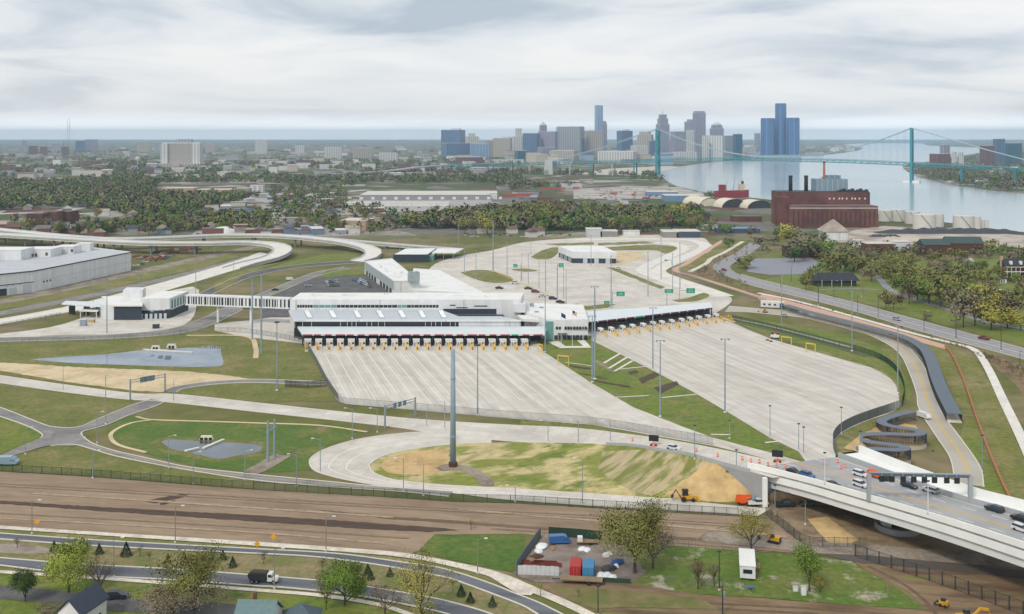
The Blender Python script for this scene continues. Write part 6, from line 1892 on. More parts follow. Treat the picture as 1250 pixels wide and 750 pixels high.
def lumpy(n, r, m, seed, flat=.6):
 rr = random.Random(seed)
 mb = MB()
 ph = [rr.uniform(.75, 1.2) for _ in range(64)]
 prof_n, ring = 5, 10
 vs = []
 for j in range(prof_n):
  f_ = j / (prof_n - 1)
  for k in range(ring):
   a = 2 * math.pi * k / ring
   q = ph[(j * ring + k) % 64]
   rad = r * math.cos(f_ * math.pi / 2) * q + .02
   vs.append((rad * math.cos(a), rad * math.sin(a), r * flat * math.sin(f_ * math.pi / 2) * (q * .3 + .7)))
 fs = [(j * ring + k, j * ring + (k + 1) % ring, (j + 1) * ring + (k + 1) % ring, (j + 1) * ring + k) for j in range(prof_n - 1) for k in range(ring)]
 fs.append(tuple((prof_n - 1) * ring + k for k in range(ring)))
 return mb.add(vs, fs).mesh('heap', m)
M_BAG = mat('white_wrap', (.72, .73, .75), rough=.6, var=.06, scale=1)
junk = [(661, 669, 1.5, M_BAG, 'white wrapped pile in the far left corner of the storage yard'), (657, 674, 1.0, M_BAG, 'low white bundle left in the storage yard'), (655, 681, 1.3, M_BRICK_D, 'rusty dark scrap heap along the left fence'), (649, 686, 1.2, M_WOOD, 'tan scrap heap along the left fence'),
  (711, 671.5, 1.0, M_BAG, 'white bundle in the middle of the storage yard'), (717, 672.5, .9, M_BAG, 'smaller white bundle in the middle of the storage yard'), (741, 678.5, 1.2, mat('pale_tarp', C(200, 200, 198)), 'flat pale tarpaulin at the right of the storage yard'),
  (754, 688, 1.5, mat('blue_tarp', C(48, 78, 130)), 'dark blue tarpaulin heap under the big tree'), (752, 692, .8, M_BAG, 'white bag beside the blue tarpaulin'), (733, 704, 1.2, M_BAG, 'long white wrapped bundle by the front screen'), (741, 704, 1.2, M_BAG, 'white wrapped bundle in the middle of the front screen row'),
  (748, 706, 1.0, M_BAG, 'white wrapped bundle at the right end of the front screen row'), (675, 671, 1.0, M_WOOD, 'small brown pallet heap at the back of the yard'), (743, 696, 1.6, M_DARKSTEEL, 'dark machinery heap near the big tree')]
for i, (x, y, r_, m, lb) in enumerate(junk):
 o = obj('yard_heap', lumpy(1, r_, m, i), None, P(x, y, .12), random.uniform(0, 3), (1.3, .9, 1))
 tag(o, lb, 'heap', 'heaps in the storage yard')
for i, (x, y, L) in enumerate(((650, 690, 5), (664, 690.5, 6), (672, 693, 5))):
 th = thing('beam_stack', 'rust-red stack of steel beams, %s from the left' % ORD[i], 'beams', P(x, y, .12), -.1)
 for k in range(4):
  MB().box(0, k * .4, .05 + .2 * (k % 2), L, .3, .3).build('beam', mat('rust', C(120, 60, 48), var=.15), th)
car(P(683, 664, .12), .1, 'van', BLU, 'pale blue van at the back of the storage yard')
th = thing('utility_trailer', 'small work trailer with a white box against the back fence', 'trailer', P(717, 665, .12), 0)
MB().box(0, 0, .6, 5.5, 1.8, .2).build('bed', M_WOOD, th)
MB().box(-1.8, 0, .8, 1.2, 1.4, 1.1).build('box', M_WHITE, th)
for y in (-.9, .9):
 MB().tube((.6, y - .1, .35), (.6, y + .1, .35), .35, n=8).build('wheel', M_BLACK, th)
# white office trailer
p = W(911, 709)
th = thing('office_trailer', 'white office trailer standing on the green lot', 'trailer', p, -.2)
MB().box(.3, 4.6, .6, 3.4, 9.6, 2.7).build('body', M_WHITE, th)
MB().box(.3, 4.6, 3.3, 3.6, 9.9, .18).build('roof', M_WHITE_ROOF, th)
MB().box(.3, -.25, 1.7, 2.0, .08, .9).build('window', M_DARKGLASS, th)
for y in (2.5, 5.5):
 MB().box(2.03, y, 1.6, .08, 1.2, .9).build('window', M_DARKGLASS, th)
MB().box(2.6, 7.2, 0, 1.4, 3.0, .7).build('steps', M_WOOD, th)
MB().box(.3, 4.6, .05, 3.0, 9.0, .55).build('skirt', M_DARKSTEEL, th)
th = thing('picnic_table', 'small blue table on the grass below the white trailer', 'table', P(915, 721, .1), .1)
MB().box(0, 0, .7, 2.0, .9, .08).build('top', paint(BLU), th)
for s in (-.7, .7):
 MB().box(s, 0, 0, .1, .7, .7).build('leg', M_STEEL, th)
for i, (x, y, h, m) in enumerate(((981, 727, 1.9, M_WHITE), (971, 722, .9, M_WHITE))):
 th = thing('utility_cabinet', ['white utility cabinet beside the small green tree', 'small white box left of the utility cabinet'][i], 'cabinet', P(x, y, .1))
 MB().box(0, 0, 0, 1.0, .7, h).build('body', m, th)
 MB().box(0, 0, h, 1.1, .8, .08).build('lid', M_GREY_ROOF, th)
# blue-white truck at the left edge, white site office and machine by the curving road, red-white rig on the plaza
car(P(9, 568, .1), .05, 'van', (150, 176, 196), 'pale blue truck at the left edge behind the green fence', s=1.25)
th = thing('site_office', 'white and blue site office beside the curving road', 'site office', P(943, 376, .1), -.35)
MB().box(0, 0, .3, 13, 3.2, 3.2).build('body', M_WHITE, th)
MB().box(5.4, -1.65, .4, 2.4, .1, 2.6).build('door', paint((60, 86, 130)), th)
MB().box(0, 0, 3.5, 13.2, 3.4, .2).build('roof', M_WHITE_ROOF, th)
for x in (-4.5, -1.5, 1.5):
 MB().box(x, -1.64, 1.5, 1.3, .08, 1.0).build('window', M_DARKGLASS, th)
excavator(P(934, 382, .1), 3.0, 'small dark red machine below the white site office', .7, .7)
th = thing('inspection_rig', 'red and white rig standing on the upper edge of the right plaza', 'rig', P(946, 413.5, .15), -.3)
MB().box(0, 0, .5, 4.2, 2.0, 1.4).build('body', M_WHITE, th)
MB().box(-1.3, 0, 1.9, 1.3, 1.8, 1.2).build('cab', paint(RED_), th)
MB().box(1.4, 0, 1.9, 1.4, 1.4, 1.0).build('tank', paint(RED_), th)
for x in (-1.4, 1.4):
 for y in (-.9, .9):
  MB().tube((x, y - .12, .4), (x, y + .12, .4), .4, n=8).build('wheel', M_BLACK, th)
for i, (x, y) in enumerate(((937, 416), (941, 417.5))):
 o = obj('sandbag_pile', lumpy(1, .9, M_BRICK_D, 40 + i), None, P(x, y, .12))
 tag(o, 'small dark red pile on the plaza edge, %s one' % ('left' if i == 0 else 'right'), 'pile')
# ------------------------------------------------------------------ houses at the bottom edge
def house(loc, rz, w, L, eave, ridge, wall, roof, label, hip=False, chimney=False, name='house'):
 """ridge along local y; w across x, L along y; origin at base centre"""
 th = thing(name, label, 'house', loc, rz)
 MB().box(0, 0, -.05, w, L, eave + .05).build('wall', wall, th)
 o_, t = .45, .18
 hw, hl = w / 2 + o_, L / 2 + o_
 ze = eave - .1
 if hip:
  vs = [(-hw, -hl, ze), (hw, -hl, ze), (hw, hl, ze), (-hw, hl, ze), (0, -max(0, hl - hw), ridge), (0, max(0, hl - hw) + .01, ridge)]
  fs = [(0, 1, 4), (1, 2, 5, 4), (2, 3, 5), (3, 0, 4, 5), (3, 2, 1, 0)]
  rf_ = MB().add(vs, fs).build('roof', roof, th)
 else:
  vs, fs = [], []
  for s in (-1, 1):
   b = len(vs)
   vs += [(s * hw, -hl, ze), (s * hw, hl, ze), (0, hl, ridge), (0, -hl, ridge), (s * hw, -hl, ze + t), (s * hw, hl, ze + t), (0, hl, ridge + t), (0, -hl, ridge + t)]
   fs += [tuple(b + i for i in f) for f in ((0, 1, 2, 3), (7, 6, 5, 4), (0, 4, 5, 1), (0, 3, 7, 4), (1, 5, 6, 2))]
  rf_ = MB().add(vs, fs).build('roof', roof, th)
  for s in (-1, 1):
   y = s * (L / 2 - .01)
   MB().add([(-w / 2, y, eave - .02), (w / 2, y, eave - .02), (0, y, ridge - .12)], [(0, 1, 2)]).build('gable', wall, th)
 for s in (-1, 1):
  for x in (-w * .25, w * .25):
   wn_ = MB().box(x, s * L / 2, 1.1, .9, .1, 1.2).build('window', M_DARKGLASS, th)
   MB().box(x, s * (L / 2 + .03), 1.0, 1.1, .08, .1).build('sill', M_WHITE, wn_)
  for y in (-L * .28, L * .22):
   MB().box(s * w / 2, y, 1.1, .1, .9, 1.2).build('window', M_DARKGLASS, th)
 MB().box(0, -L / 2 - .02, 0, 1.0, .1, 2.1).build('door', M_WOOD, th)
 if chimney:
  MB().box(w * .2, L * .15, ridge - 1.2, .6, .6, 2.0).build('chimney', M_BRICK, rf_)
 return th
M_SHINGLE = mat('dark_shingle', C(66, 74, 88), var=.12, scale=1.2)
M_SHINGLE_T = mat('teal_shingle', C(112, 136, 138), var=.12, scale=1.2)
M_SHINGLE_B = mat('brown_shingle', C(118, 92, 80), var=.12, scale=1.2)
M_SIDING = mat('white_siding', (.72, .72, .70), var=.05, scale=.8)
d_ = (W(111, 714, 7.2) - W(88, 729, 7.2))
hc = W(99, 722, 7.2)
house((hc.x + .3, hc.y, 0), math.atan2(-d_.x, d_.y), 5.4, 8.0, 4.4, 7.2, M_SIDING, M_SHINGLE, 'white house with steep dark blue-grey gable roof at the bottom left', chimney=False)
house((hc.x - 4.5, hc.y - 4.5, 0), .4, 5, 5.5, 2.8, 3.7, M_SIDING, mat('pale_roof', C(206, 206, 208)), 'low white porch house with pale roof left of the dark gable', hip=True)
house((hc.x + 1.5, hc.y - 8.0, 0), .1, 7, 5, 3.2, 5.0, M_BRICK, M_SHINGLE_B, 'brown hip-roofed house at the bottom edge below the dark gable', hip=True)
hb_ = W(317, 729, 7.0)
house((hb_.x, hb_.y - 1.5, 0), math.pi / 2 - .05, 8.5, 7.2, 3.6, 7.0, M_SIDING, M_SHINGLE_T, 'white house with a weathered teal roof at the bottom edge', chimney=True)
hx = W(368, 735, 6.2)
house((hx.x, hx.y - .5, 0), .1, 7.2, 7.2, 3.2, 6.2, M_SIDING, mat('slate_roof', C(88, 104, 112), var=.1, scale=1.2), 'small house with a blue-grey pyramid roof right of the teal roof', hip=True)
# yellow street signs by the avenue
for i, (x, yb, yt) in enumerate(((45, 652, 637), (314, 680, 664), (334, 664, 655))):
 p = P(x, yb)
 h = (yb - yt) * p.y / F
 th = thing('warning_sign', 'yellow diamond warning sign beside the avenue, %s from the left' % ORD[i], 'sign', p)
 MB().tube((0, 0, 0), (0, 0, h), .05, n=5).build('post', M_STEEL, th)
 s = .75
 MB().add([(0, -.08, h - s), (s, -.08, h), (0, -.08, h + s), (-s, -.08, h), (0, -.03, h - s), (s, -.03, h), (0, -.03, h + s), (-s, -.03, h)], [(0, 1, 2, 3), (7, 6, 5, 4), (0, 4, 5, 1), (1, 5, 6, 2), (2, 6, 7, 3), (3, 7, 4, 0)]).build('panel', mat('sign_yellow', C(236, 176, 40), rough=.5), th)
# ------------------------------------------------------------------ trees
LEAF = {}
for k_, c_ in (('olive', (142, 142, 78)), ('green', (116, 142, 60)), ('yellow', (176, 170, 80)), ('grey', (140, 130, 106)), ('dark', (78, 102, 52)), ('brown', (132, 112, 90)), ('conifer', (56, 78, 54)), ('bright', (158, 172, 76))):
 LEAF[k_] = mat('leaf_' + k_, C(*c_), var=.25, scale=.35, orand=.18)
M_BARK = mat('bark', C(92, 80, 70, .8), var=.2, scale=.8, coord='obj')
def quad_cloud(cent, size, rng, flat=0.0):
 """random leaf faces round centres (N,3); returns (4N,3)"""
 n = len(cent)
 a = rng.normal(size=(n, 3))
 a /= np.linalg.norm(a, axis=1)[:, None] + 1e-9
 b = rng.normal(size=(n, 3))
 b -= (a * b).sum(1)[:, None] * a
 b /= np.linalg.norm(b, axis=1)[:, None] + 1e-9
 s = (size if np.ndim(size) else np.full(n, size)) * rng.uniform(.6, 1.3, n)
 a *= s[:, None] * .5
 b *= s[:, None] * .36
 v = np.empty((n, 4, 3))
 v[:, 0] = cent - a
 v[:, 1] = cent + b * 1.0
 v[:, 2] = cent + a
 v[:, 3] = cent - b * 1.0
 return v.reshape(-1, 3)
def quads_mesh(name, V, m, tint=None, nrm=None):
 me = bpy.data.meshes.new(name)
 n = len(V) // 4
 if nrm is not None:
  q = V.reshape(n, 4, 3)
  gn = np.cross(q[:, 1] - q[:, 0], q[:, 3] - q[:, 0])
  fl = (gn * nrm.reshape(n, 4, 3).mean(1)).sum(1) < 0
  V = q.copy()
  V[fl] = q[fl][:, ::-1]
  nn_ = nrm.reshape(n, 4, 3).copy()
  nn_[fl] = nn_[fl][:, ::-1]
  V, nrm = V.reshape(-1, 3), nn_.reshape(-1, 3)
 me.vertices.add(4 * n)
 me.vertices.foreach_set('co', np.ascontiguousarray(V, dtype=np.float32).ravel())
 me.loops.add(4 * n)
 me.loops.foreach_set('vertex_index', np.arange(4 * n, dtype=np.int32))
 me.polygons.add(n)
 me.polygons.foreach_set('loop_start', np.arange(0, 4 * n, 4, dtype=np.int32))
 try:
  me.polygons.foreach_set('loop_total', np.full(n, 4, dtype=np.int32))
 except Exception:
  pass
 me.materials.append(m)
 if tint is not None:
  at_ = me.attributes.new('tint', 'FLOAT_COLOR', 'POINT')
  at_.data.foreach_set('color', np.ascontiguousarray(tint, dtype=np.float32).ravel())
 me.update(calc_edges=True)
 if nrm is not None:
  me.polygons.foreach_set('use_smooth', np.ones(n, dtype=bool))
  a_ = me.attributes.new('custom_normal', 'FLOAT_VECTOR', 'POINT')
  a_.data.foreach_set('vector', np.ascontiguousarray(nrm, dtype=np.float32).ravel())
 return me
def soft_normals(V, c, rng, mixv=.45, zs=1.0):
 """leaf normals turned outwards from the crown's middle c, so the crown takes light as a mass"""
 d = V - c
 d[:, 2] *= zs
 d /= np.linalg.norm(d, axis=1)[:, None] + 1e-6
 r_ = np.repeat(rng.normal(size=(len(V) // 4, 3)), 4, axis=0) * .5
 d = d * (1 - mixv) + r_ * mixv + np.array([0, 0, .25])
 return d / (np.linalg.norm(d, axis=1)[:, None] + 1e-6)
def grow(seed, h, spread, levels=3, limbs=6, trunk=.25, up=.5, twig=True):
 """branching skeleton: returns MB with bark and list of tip points"""
 rr = random.Random(seed)
 mb = MB()
 tips = []
 def br(p, d, L, r, lv):
  d = d.normalized()
  mid_ = p + d * L * .5 + Vector((rr.uniform(-1, 1), rr.uniform(-1, 1), rr.uniform(-.3, .5))) * L * .08
  q = p + d * L
  mb.tube(p, mid_, r, r * .8, 5 if lv > 1 else 3, False)
  mb.tube(mid_, q, r * .8, r * .55, 5 if lv > 1 else 3, False)
  if lv == 0:
   tips.append(q)
   tips.append(mid_)
   return
  for k in range(rr.choice((2, 3, 3))):
   nd = d + Vector((rr.uniform(-1, 1), rr.uniform(-1, 1), rr.uniform(-.35, .75))) * .75
   br(q if k else mid_, nd, L * rr.uniform(.58, .82), r * .55, lv - 1)
 t = Vector((0, 0, h * trunk))
 mb.tube((0, 0, -.2), t, h * .03, h * .022, 7, False)
 for k in range(limbs):
  a = 2 * math.pi * (k + rr.random() * .6) / limbs
  d = Vector((math.cos(a) * spread, math.sin(a) * spread, up + rr.random() * .7))
  br(t + Vector((0, 0, rr.uniform(-.06, .2) * h)), d, h * rr.uniform(.24, .32), h * .014, levels - 1)
 br(t, Vector((rr.uniform(-.1, .1), rr.uniform(-.1, .1), 1)), h * .3, h * .018, levels - 1)
 return mb, tips
def near_tree(seed, h, spread, leaves, leaf, size, limbs=6, trunk=.25, up=.5, jitter=.09, levels=3):
 mb, tips = grow(seed, h, spread, levels, limbs, trunk, up)
 rng = np.random.default_rng(seed)
 zt = max(t.z for t in tips)
 k = h / zt
 T = np.array([tuple(t) for t in tips])
 idx = rng.integers(0, len(T), leaves)
 cen = T[idx] + rng.normal(size=(leaves, 3)) * h * jitter * np.array([1, 1, .8])
 V = quad_cloud(cen, size, rng) * k
 mb.v = [(a * k, b * k, c * k) for a, b, c in mb.v]
 return mb.mesh('trunk', M_BARK), quads_mesh('crown', V, LEAF[leaf], None, soft_normals(V, np.array([0, 0, h * .5]), rng))
def place_tree(meshes, p, rz, s, label, group=None, name='tree', sx=1.0, leaf=None):
 th = thing(name, label, 'tree', p, rz, group)
 obj('trunk', meshes[0], th, scale=(s * sx, s * sx, s))
 c = obj('crown', meshes[1], th, scale=(s * sx, s * sx, s))
 if leaf:
  c.material_slots[0].link = 'OBJECT'
  c.material_slots[0].material = LEAF[leaf]
 return th
# near trees: (x, y of base, y of top, crown width px, leaf kind, leaf count, label)
NT = [(84, 724, 670, 50, 'bright', 5200, 'light green willow-like tree left of the bare tree by the avenue', .75), (121, 732, 676, 34, 'brown', 420, 'leafless brown tree beside the dark gable house', .55), (31, 735, 702, 24, 'dark', 4200, 'rounded dark green tree at the left by the side street', .5),
 (237, 745, 674, 64, 'olive', 3800, 'large pale olive tree in front of the avenue', .7), (210, 758, 712, 84, 'grey', 2400, 'wide grey budding tree rising from the bottom edge', .85), (398, 745, 702, 26, 'brown', 500, 'half-bare tree left of the dense green tree', .6),
 (421, 740, 689, 46, 'green', 5600, 'dense round green tree on the lower verge', .75), (515, 757, 675, 62, 'yellow', 1500, 'big sparse yellowish tree before the avenue bend', .75), (775, 700, 622, 68, 'olive', 4600, 'huge olive-grey tree beside the storage yard', .72), (797, 694, 636, 44, 'grey', 1800, 'grey budding tree on the right side of the huge tree', .7),
 (917, 674, 622, 42, 'yellow', 2000, 'airy yellow-green tree above the white trailer', .8), (852, 720, 678, 22, 'brown', 420, 'small bare brown tree on the trailer lot', .45), (872, 716, 688, 16, 'brown', 260, 'thin bare sapling right of the small bare tree', .45), (988, 722, 668, 28, 'green', 3400, 'upright green tree right of the white trailer', .42),
 (1001, 724, 700, 18, 'yellow', 900, 'low yellowish bush beside the upright green tree', .6), (470, 752, 716, 40, 'brown', 500, 'bare brown brush left of the big sparse tree', .7), (60, 760, 738, 30, 'grey', 900, 'grey shrub at the bottom left corner', .7)]
for i, (x, y, yt, w, lf, nl, lb, sp) in enumerate(NT):
 p = P(x, y, 0)
 h = (y - yt) * p.y / F
 wm = w * p.y / F
 ms = near_tree(100 + i, h, sp, int(nl * 2.6), lf, .017 * h + .08, limbs=8, trunk=.13 if nl > 1000 else .2, up=.35 if sp > .5 else .9, jitter=.085 if nl > 1000 else .06, levels=4 if nl < 3000 else 3)
 # fit the crown width
 co = np.empty(len(ms[1].vertices) * 3, dtype=np.float32)
 ms[1].vertices.foreach_get('co', co)
 r95 = np.percentile(np.abs(co.reshape(-1, 3)[:, :2]), 93)
 place_tree(ms, p, random.uniform(0, 6), 1.0, lb, sx=max(.45, min(1.6, wm / 2 / max(r95, .3))))
# small conifers and saplings on the median
def conifer_mesh(seed, h=3.0):
 rng = np.random.default_rng(seed)
 n = 900
 z = rng.uniform(.04, 1, n) ** 1.15
 r = (1 - z) * .4 * rng.uniform(.55, 1.05, n) + .01
 a = rng.uniform(0, 6.283, n)
 cen = np.stack([r * np.cos(a), r * np.sin(a), z], 1) * h
 return MB().tube((0, 0, -.1), (0, 0, h * .5), .07, .04, 5).mesh('trunk', M_BARK), quads_mesh('crown', quad_cloud(cen, .24, rng), LEAF['conifer'])
CM = [conifer_mesh(s) for s in (1, 2, 3)]
cons = [(66, 673, 661), (100, 670, 657), (121, 677, 664), (154, 679, 662), (205, 689, 677), (225, 686, 675), (272, 684, 672), (284, 693, 680), (449, 702, 689), (452.5, 708, 696), (476, 704, 693), (563, 728, 714), (574, 736, 723), (601, 741, 728)]
for i, (x, y, yt) in enumerate(sorted(cons)):
 p = P(x, y, .1)
 place_tree(CM[i % 3], p, i, (y - yt) * p.y / F / 3.0, 'small dark conifer on the median, %s from the left' % ORD[i], 'small conifers on the median', 'conifer', sx=1.15)
SAP = [near_tree(60 + s, 2.6, .5, 130, 'brown', .2, limbs=4, levels=2, jitter=.1) for s in range(3)]
for i, (x, y, yt, lf) in enumerate(sorted([(21, 670, 658, 'brown'), (171, 680, 668, 'brown'), (182, 685, 675, 'brown'), (394, 700, 683, 'brown'), (553, 722, 708, 'olive'), (660, 728, 714, 'yellow'), (706, 730, 720, 'green'), (575, 647, 636, 'olive'), (322, 689, 676, 'brown')])):
 p = P(x, y, .1)
 place_tree(SAP[i % 3], p, i, (y - yt) * p.y / F / 2.6, 'young thin tree near the avenue, %s from the left' % ORD[i], 'young trees by the avenue', 'sapling', leaf=lf)
# middle-distance trees
def mid_tree(seed, n=330, size=.085, wide=.42):
 """unit-height tree: clumped crown of leaf faces, short trunk and limbs"""
 rng = np.random.default_rng(seed)
 k = 16
 th_ = rng.uniform(0, 6.283, k)
 zz = rng.uniform(.34, .86, k)
 rr = wide * np.sqrt(np.clip(1 - ((zz - .56) / .44) ** 2, .05, 1)) * rng.uniform(.35, .95, k)
 cl = np.stack([rr * np.cos(th_), rr * np.sin(th_), zz], 1)
 idx = rng.integers(0, k, n)
 rad = rng.uniform(.08, .17, k)
 cen = cl[idx] + rng.normal(size=(n, 3)) * rad[idx][:, None] * .62
 cen[:, 2] = np.clip(cen[:, 2], .12, 1.0)
 mb = MB().tube((0, 0, -.02), (0, 0, .4), .022, .014, 5, False)
 for c in cl[:9]:
  mb.tube((0, 0, .26 + .1 * random.random()), tuple(c), .011, .004, 3, False)
 V = quad_cloud(cen, size, rng)
 return mb.mesh('trunk', M_BARK), quads_mesh('crown', V, LEAF['olive'], None, soft_normals(V, np.array([0, 0, .45]), rng, .25))
MT = [mid_tree(200 + s, 800 if s < 4 else 480, .08, .36 + .05 * (s % 4)) for s in range(7)]
park = [(1081, 378, 355, 14, 'olive'), (1091, 379, 356, 20, 'brown'), (984, 355, 331, 18, 'olive'), (1120, 367, 338, 32, 'olive'), (1134, 371, 338, 38, 'green'), (1156, 367, 329, 42, 'olive'), (1095, 347, 321, 32, 'olive'), (1125, 344, 323, 32, 'olive'), (1176, 400, 354, 40, 'grey'), (1190, 398, 352, 34, 'grey'), (1210, 403, 364, 38, 'yellow'),
  (1238, 390, 365, 32, 'brown'), (1224, 372, 354, 32, 'olive'), (1130, 391, 380, 14, 'brown'), (1020, 331, 306, 42, 'olive'), (1041, 331, 308, 36, 'olive'), (1062, 334, 313, 32, 'olive'), (981, 316, 285, 48, 'grey'), (1001, 316, 290, 38, 'green'), (962, 300, 271, 26, 'yellow'), (1104, 326, 308, 36, 'olive'), (1155, 331, 316, 42, 'grey'), (1205, 308, 292, 26, 'olive'),
  (1230, 311, 300, 24, 'green'), (910, 328, 309, 28, 'olive'), (931, 307, 289, 24, 'grey'), (945, 300, 286, 24, 'grey'), (1062, 320, 304, 30, 'grey'), (1085, 322, 306, 30, 'olive'), (1140, 322, 306, 36, 'olive'), (1170, 345, 325, 34, 'olive'), (1185, 338, 322, 28, 'grey'), (1198, 330, 318, 26, 'olive'), (1246, 404, 382, 26, 'yellow'), (1160, 378, 352, 26, 'grey'),
  (1100, 365, 340, 22, 'green'), (1110, 372, 346, 22, 'brown'), (1148, 376, 346, 28, 'olive'), (1064, 344, 326, 26, 'brown'), (1078, 340, 322, 24, 'olive'), (1230, 400, 376, 28, 'olive'), (1010, 325, 305, 30, 'grey'), (970, 320, 300, 26, 'dark'), (955, 292, 276, 22, 'green'), (1175, 318, 305, 26, 'olive'), (1120, 312, 298, 26, 'grey'), (890, 302, 290, 18, 'green'), (1000, 300, 284, 26, 'grey'), (1238, 345, 332, 20, 'green'), (1212, 349, 336, 22, 'olive'), (1200, 360, 342, 26, 'grey'), (1183, 372, 350, 26, 'olive')]
lookw = {'olive': 'olive', 'green': 'green', 'grey': 'grey budding', 'yellow': 'yellow-green', 'brown': 'brownish', 'dark': 'dark green', 'bright': 'bright green'}
cnt = {}
for i, (x, y, yt, w, lf) in enumerate(sorted(park)):
 p = P(x, y, .05)
 h = (y - yt) * p.y / F
 k = cnt[lf] = cnt.get(lf, 0) + 1
 lb = '%s tree on the park lawns, %s of its colour from the left' % (lookw[lf], ORD[k - 1])
 ms = MT[i % 4 if lf not in ('brown', 'grey') else 4 + i % 3]
 place_tree(ms, p, i * 1.3, h, lb, 'park trees', sx=max(.8, min(1.7, w * p.y / F / h / .8)), leaf=lf)
def poly_pts(poly, n, seed):
 rr = random.Random(seed)
 xs, ys = [p[0] for p in poly], [p[1] for p in poly]
 out = []
 while len(out) < n:
  # even over the ground, not over the picture
  y = rr.uniform(min(ys), max(ys))
  x = rr.uniform(min(xs), max(xs))
  c = False
  j = len(poly) - 1
  for i in range(len(poly)):
   if (poly[i][1] > y) != (poly[j][1] > y) and x < (poly[j][0] - poly[i][0]) * (y - poly[i][1]) / (poly[j][1] - poly[i][1]) + poly[i][0]:
    c = not c
   j = i
  if c:
   out.append((x, y))
 return out
KEEP = []      # footprints to keep free of trees (px boxes)
belts = [([(470, 284), (560, 266), (640, 262), (760, 262), (850, 266), (862, 282), (700, 287), (560, 287)], 110, (13, 21), ['olive', 'olive', 'green', 'olive', 'yellow', 'brown'], '%s tree in the wooded belt right behind the plaza', 'trees of the wooded belt'),
  ([(0, 285), (120, 290), (330, 284), (330, 262), (200, 262), (0, 268)], 60, (9, 16), ['olive', 'green', 'dark', 'grey', 'olive'], '%s tree in the blocks beyond the flyovers', 'trees beyond the flyovers'),
  ([(330, 282), (470, 284), (540, 275), (540, 258), (420, 262), (340, 266)], 26, (8, 14), ['olive', 'green', 'olive'], '%s tree among the sheds behind the flyover', 'trees among the sheds'),
  ([(1090, 328), (1170, 316), (1250, 318), (1250, 330), (1150, 372), (1100, 366)], 22, (8, 12), ['olive', 'green', 'olive', 'grey'], '%s tree in the thick of the park grove', 'trees of the park grove'),
  ([(1175, 352), (1250, 352), (1250, 408), (1200, 396)], 9, (9, 13), ['olive', 'yellow', 'grey'], '%s tree at the lower end of the park', 'trees at the lower park end'),
  ([(690, 288), (860, 288), (920, 296), (925, 285), (860, 276)], 14, (7, 13), ['green', 'olive', 'grey'], '%s tree along the far edge of the yard', 'trees along the far yard edge')]
for bi, (poly, n, (h0, h1), lfs, lb, gp) in enumerate(belts):
 for i, (x, y) in enumerate(poly_pts(poly, n, 50 + bi)):
  if any(a < x < c and b < y < d for a, b, c, d in KEEP):
   continue
  lf = random.choice(lfs)
  place_tree(MT[random.randrange(7)], P(x, y, .05), random.uniform(0, 6), random.uniform(h0, h1), lb % lookw[lf], gp, sx=random.uniform(.9, 1.35), leaf=lf)
def in_poly(poly, x, y):
 c = False
 j = len(poly) - 1
 for i in range(len(poly)):
  if (poly[i][1] > y) != (poly[j][1] > y) and x < (poly[j][0] - poly[i][0]) * (y - poly[i][1]) / (poly[j][1] - poly[i][1]) + poly[i][0]:
   c = not c
  j = i
 return c
# woods too many to count: leaf faces with a tint per tree
def woods(name, label, zones, seed, q=44):
 rng = np.random.default_rng(seed)
 pal = np.array([C(130, 134, 76), C(108, 130, 64), C(86, 110, 56), C(132, 124, 100), C(116, 106, 88)])
 Vs, Ts, Ns = [], [], []
 for poly, n, h0, h1, clump in zones:
  pts = poly_pts(poly, n, seed + len(Vs))
  for x, y in pts:
   if in_poly(river, x, y) or any(a < x < c and b < y < d for a, b, c, d in KEEP):
    continue
   p = W(x, y)
   if clump and math.sin(p.x * .006 + seed) * math.cos(p.y * .004 + p.x * .003) < clump:
    continue
   h = rng.uniform(h0, h1)
   w = h * rng.uniform(.4, .62)
   k = q
   u = rng.normal(size=(k, 3))
   u /= np.linalg.norm(u, axis=1)[:, None]
   u *= rng.uniform(.45, 1.0, (k, 1))
   cen = u * np.array([w, w, h * .42]) + np.array([p.x, p.y, h * .55])
   Vs.append(quad_cloud(cen, h * (.26 if q > 20 else .32), rng))
   Ns.append(soft_normals(Vs[-1], np.array([p.x, p.y, h * .42]), rng, .18))
   t = pal[rng.integers(0, 5)] * rng.uniform(.85, 1.15)
   Ts.append(np.tile(np.append(t, 1.0), (4 * k, 1)))
 me = quads_mesh('woods', np.concatenate(Vs), mat('woods_leaf', (1, 1, 1), var=.15, scale=.1, attr='tint'), np.concatenate(Ts), np.concatenate(Ns))
 o = obj(name, me)
 return tag(o, label, None, None, 'stuff')
KEEP += [(425, 228, 612, 254), (190, 224, 330, 240), (196, 196, 250, 206), (700, 228, 860, 262), (410, 268, 455, 283), (28, 262, 90, 279), (600, 203, 800, 210)]
woods('woods', 'mixed budding woods filling the town blocks on the left', [([(-60, 264), (220, 264), (330, 238), (330, 224), (-60, 214)], 3400, 8, 15, -.75), ([(470, 280), (560, 264), (640, 258), (850, 260), (862, 276), (700, 282)], 900, 10, 17, 0), ([(0, 284), (100, 288), (330, 282), (330, 264), (0, 266)], 700, 7, 13, -.6), ([(-60, 226), (640, 224), (640, 196), (-60, 196)], 2900, 9, 16, -.5), ([(330, 262), (470, 262), (430, 226), (330, 226)], 260, 7, 13, -.2), ([(330, 284), (470, 286), (540, 276), (540, 258), (340, 264)], 130, 6, 12, -.1)], 5)
woods('woods', 'hazy tree cover of the distant suburbs', [([(-80, 198), (620, 198), (620, 176), (-80, 176)], 1500, 9, 17, -.1), ([(640, 198), (930, 198), (930, 182), (640, 182)], 260, 8, 14, -.1), ([(-80, 178), (1300, 178), (1300, 171), (-80, 171)], 500, 12, 20, 0)], 6, 14)
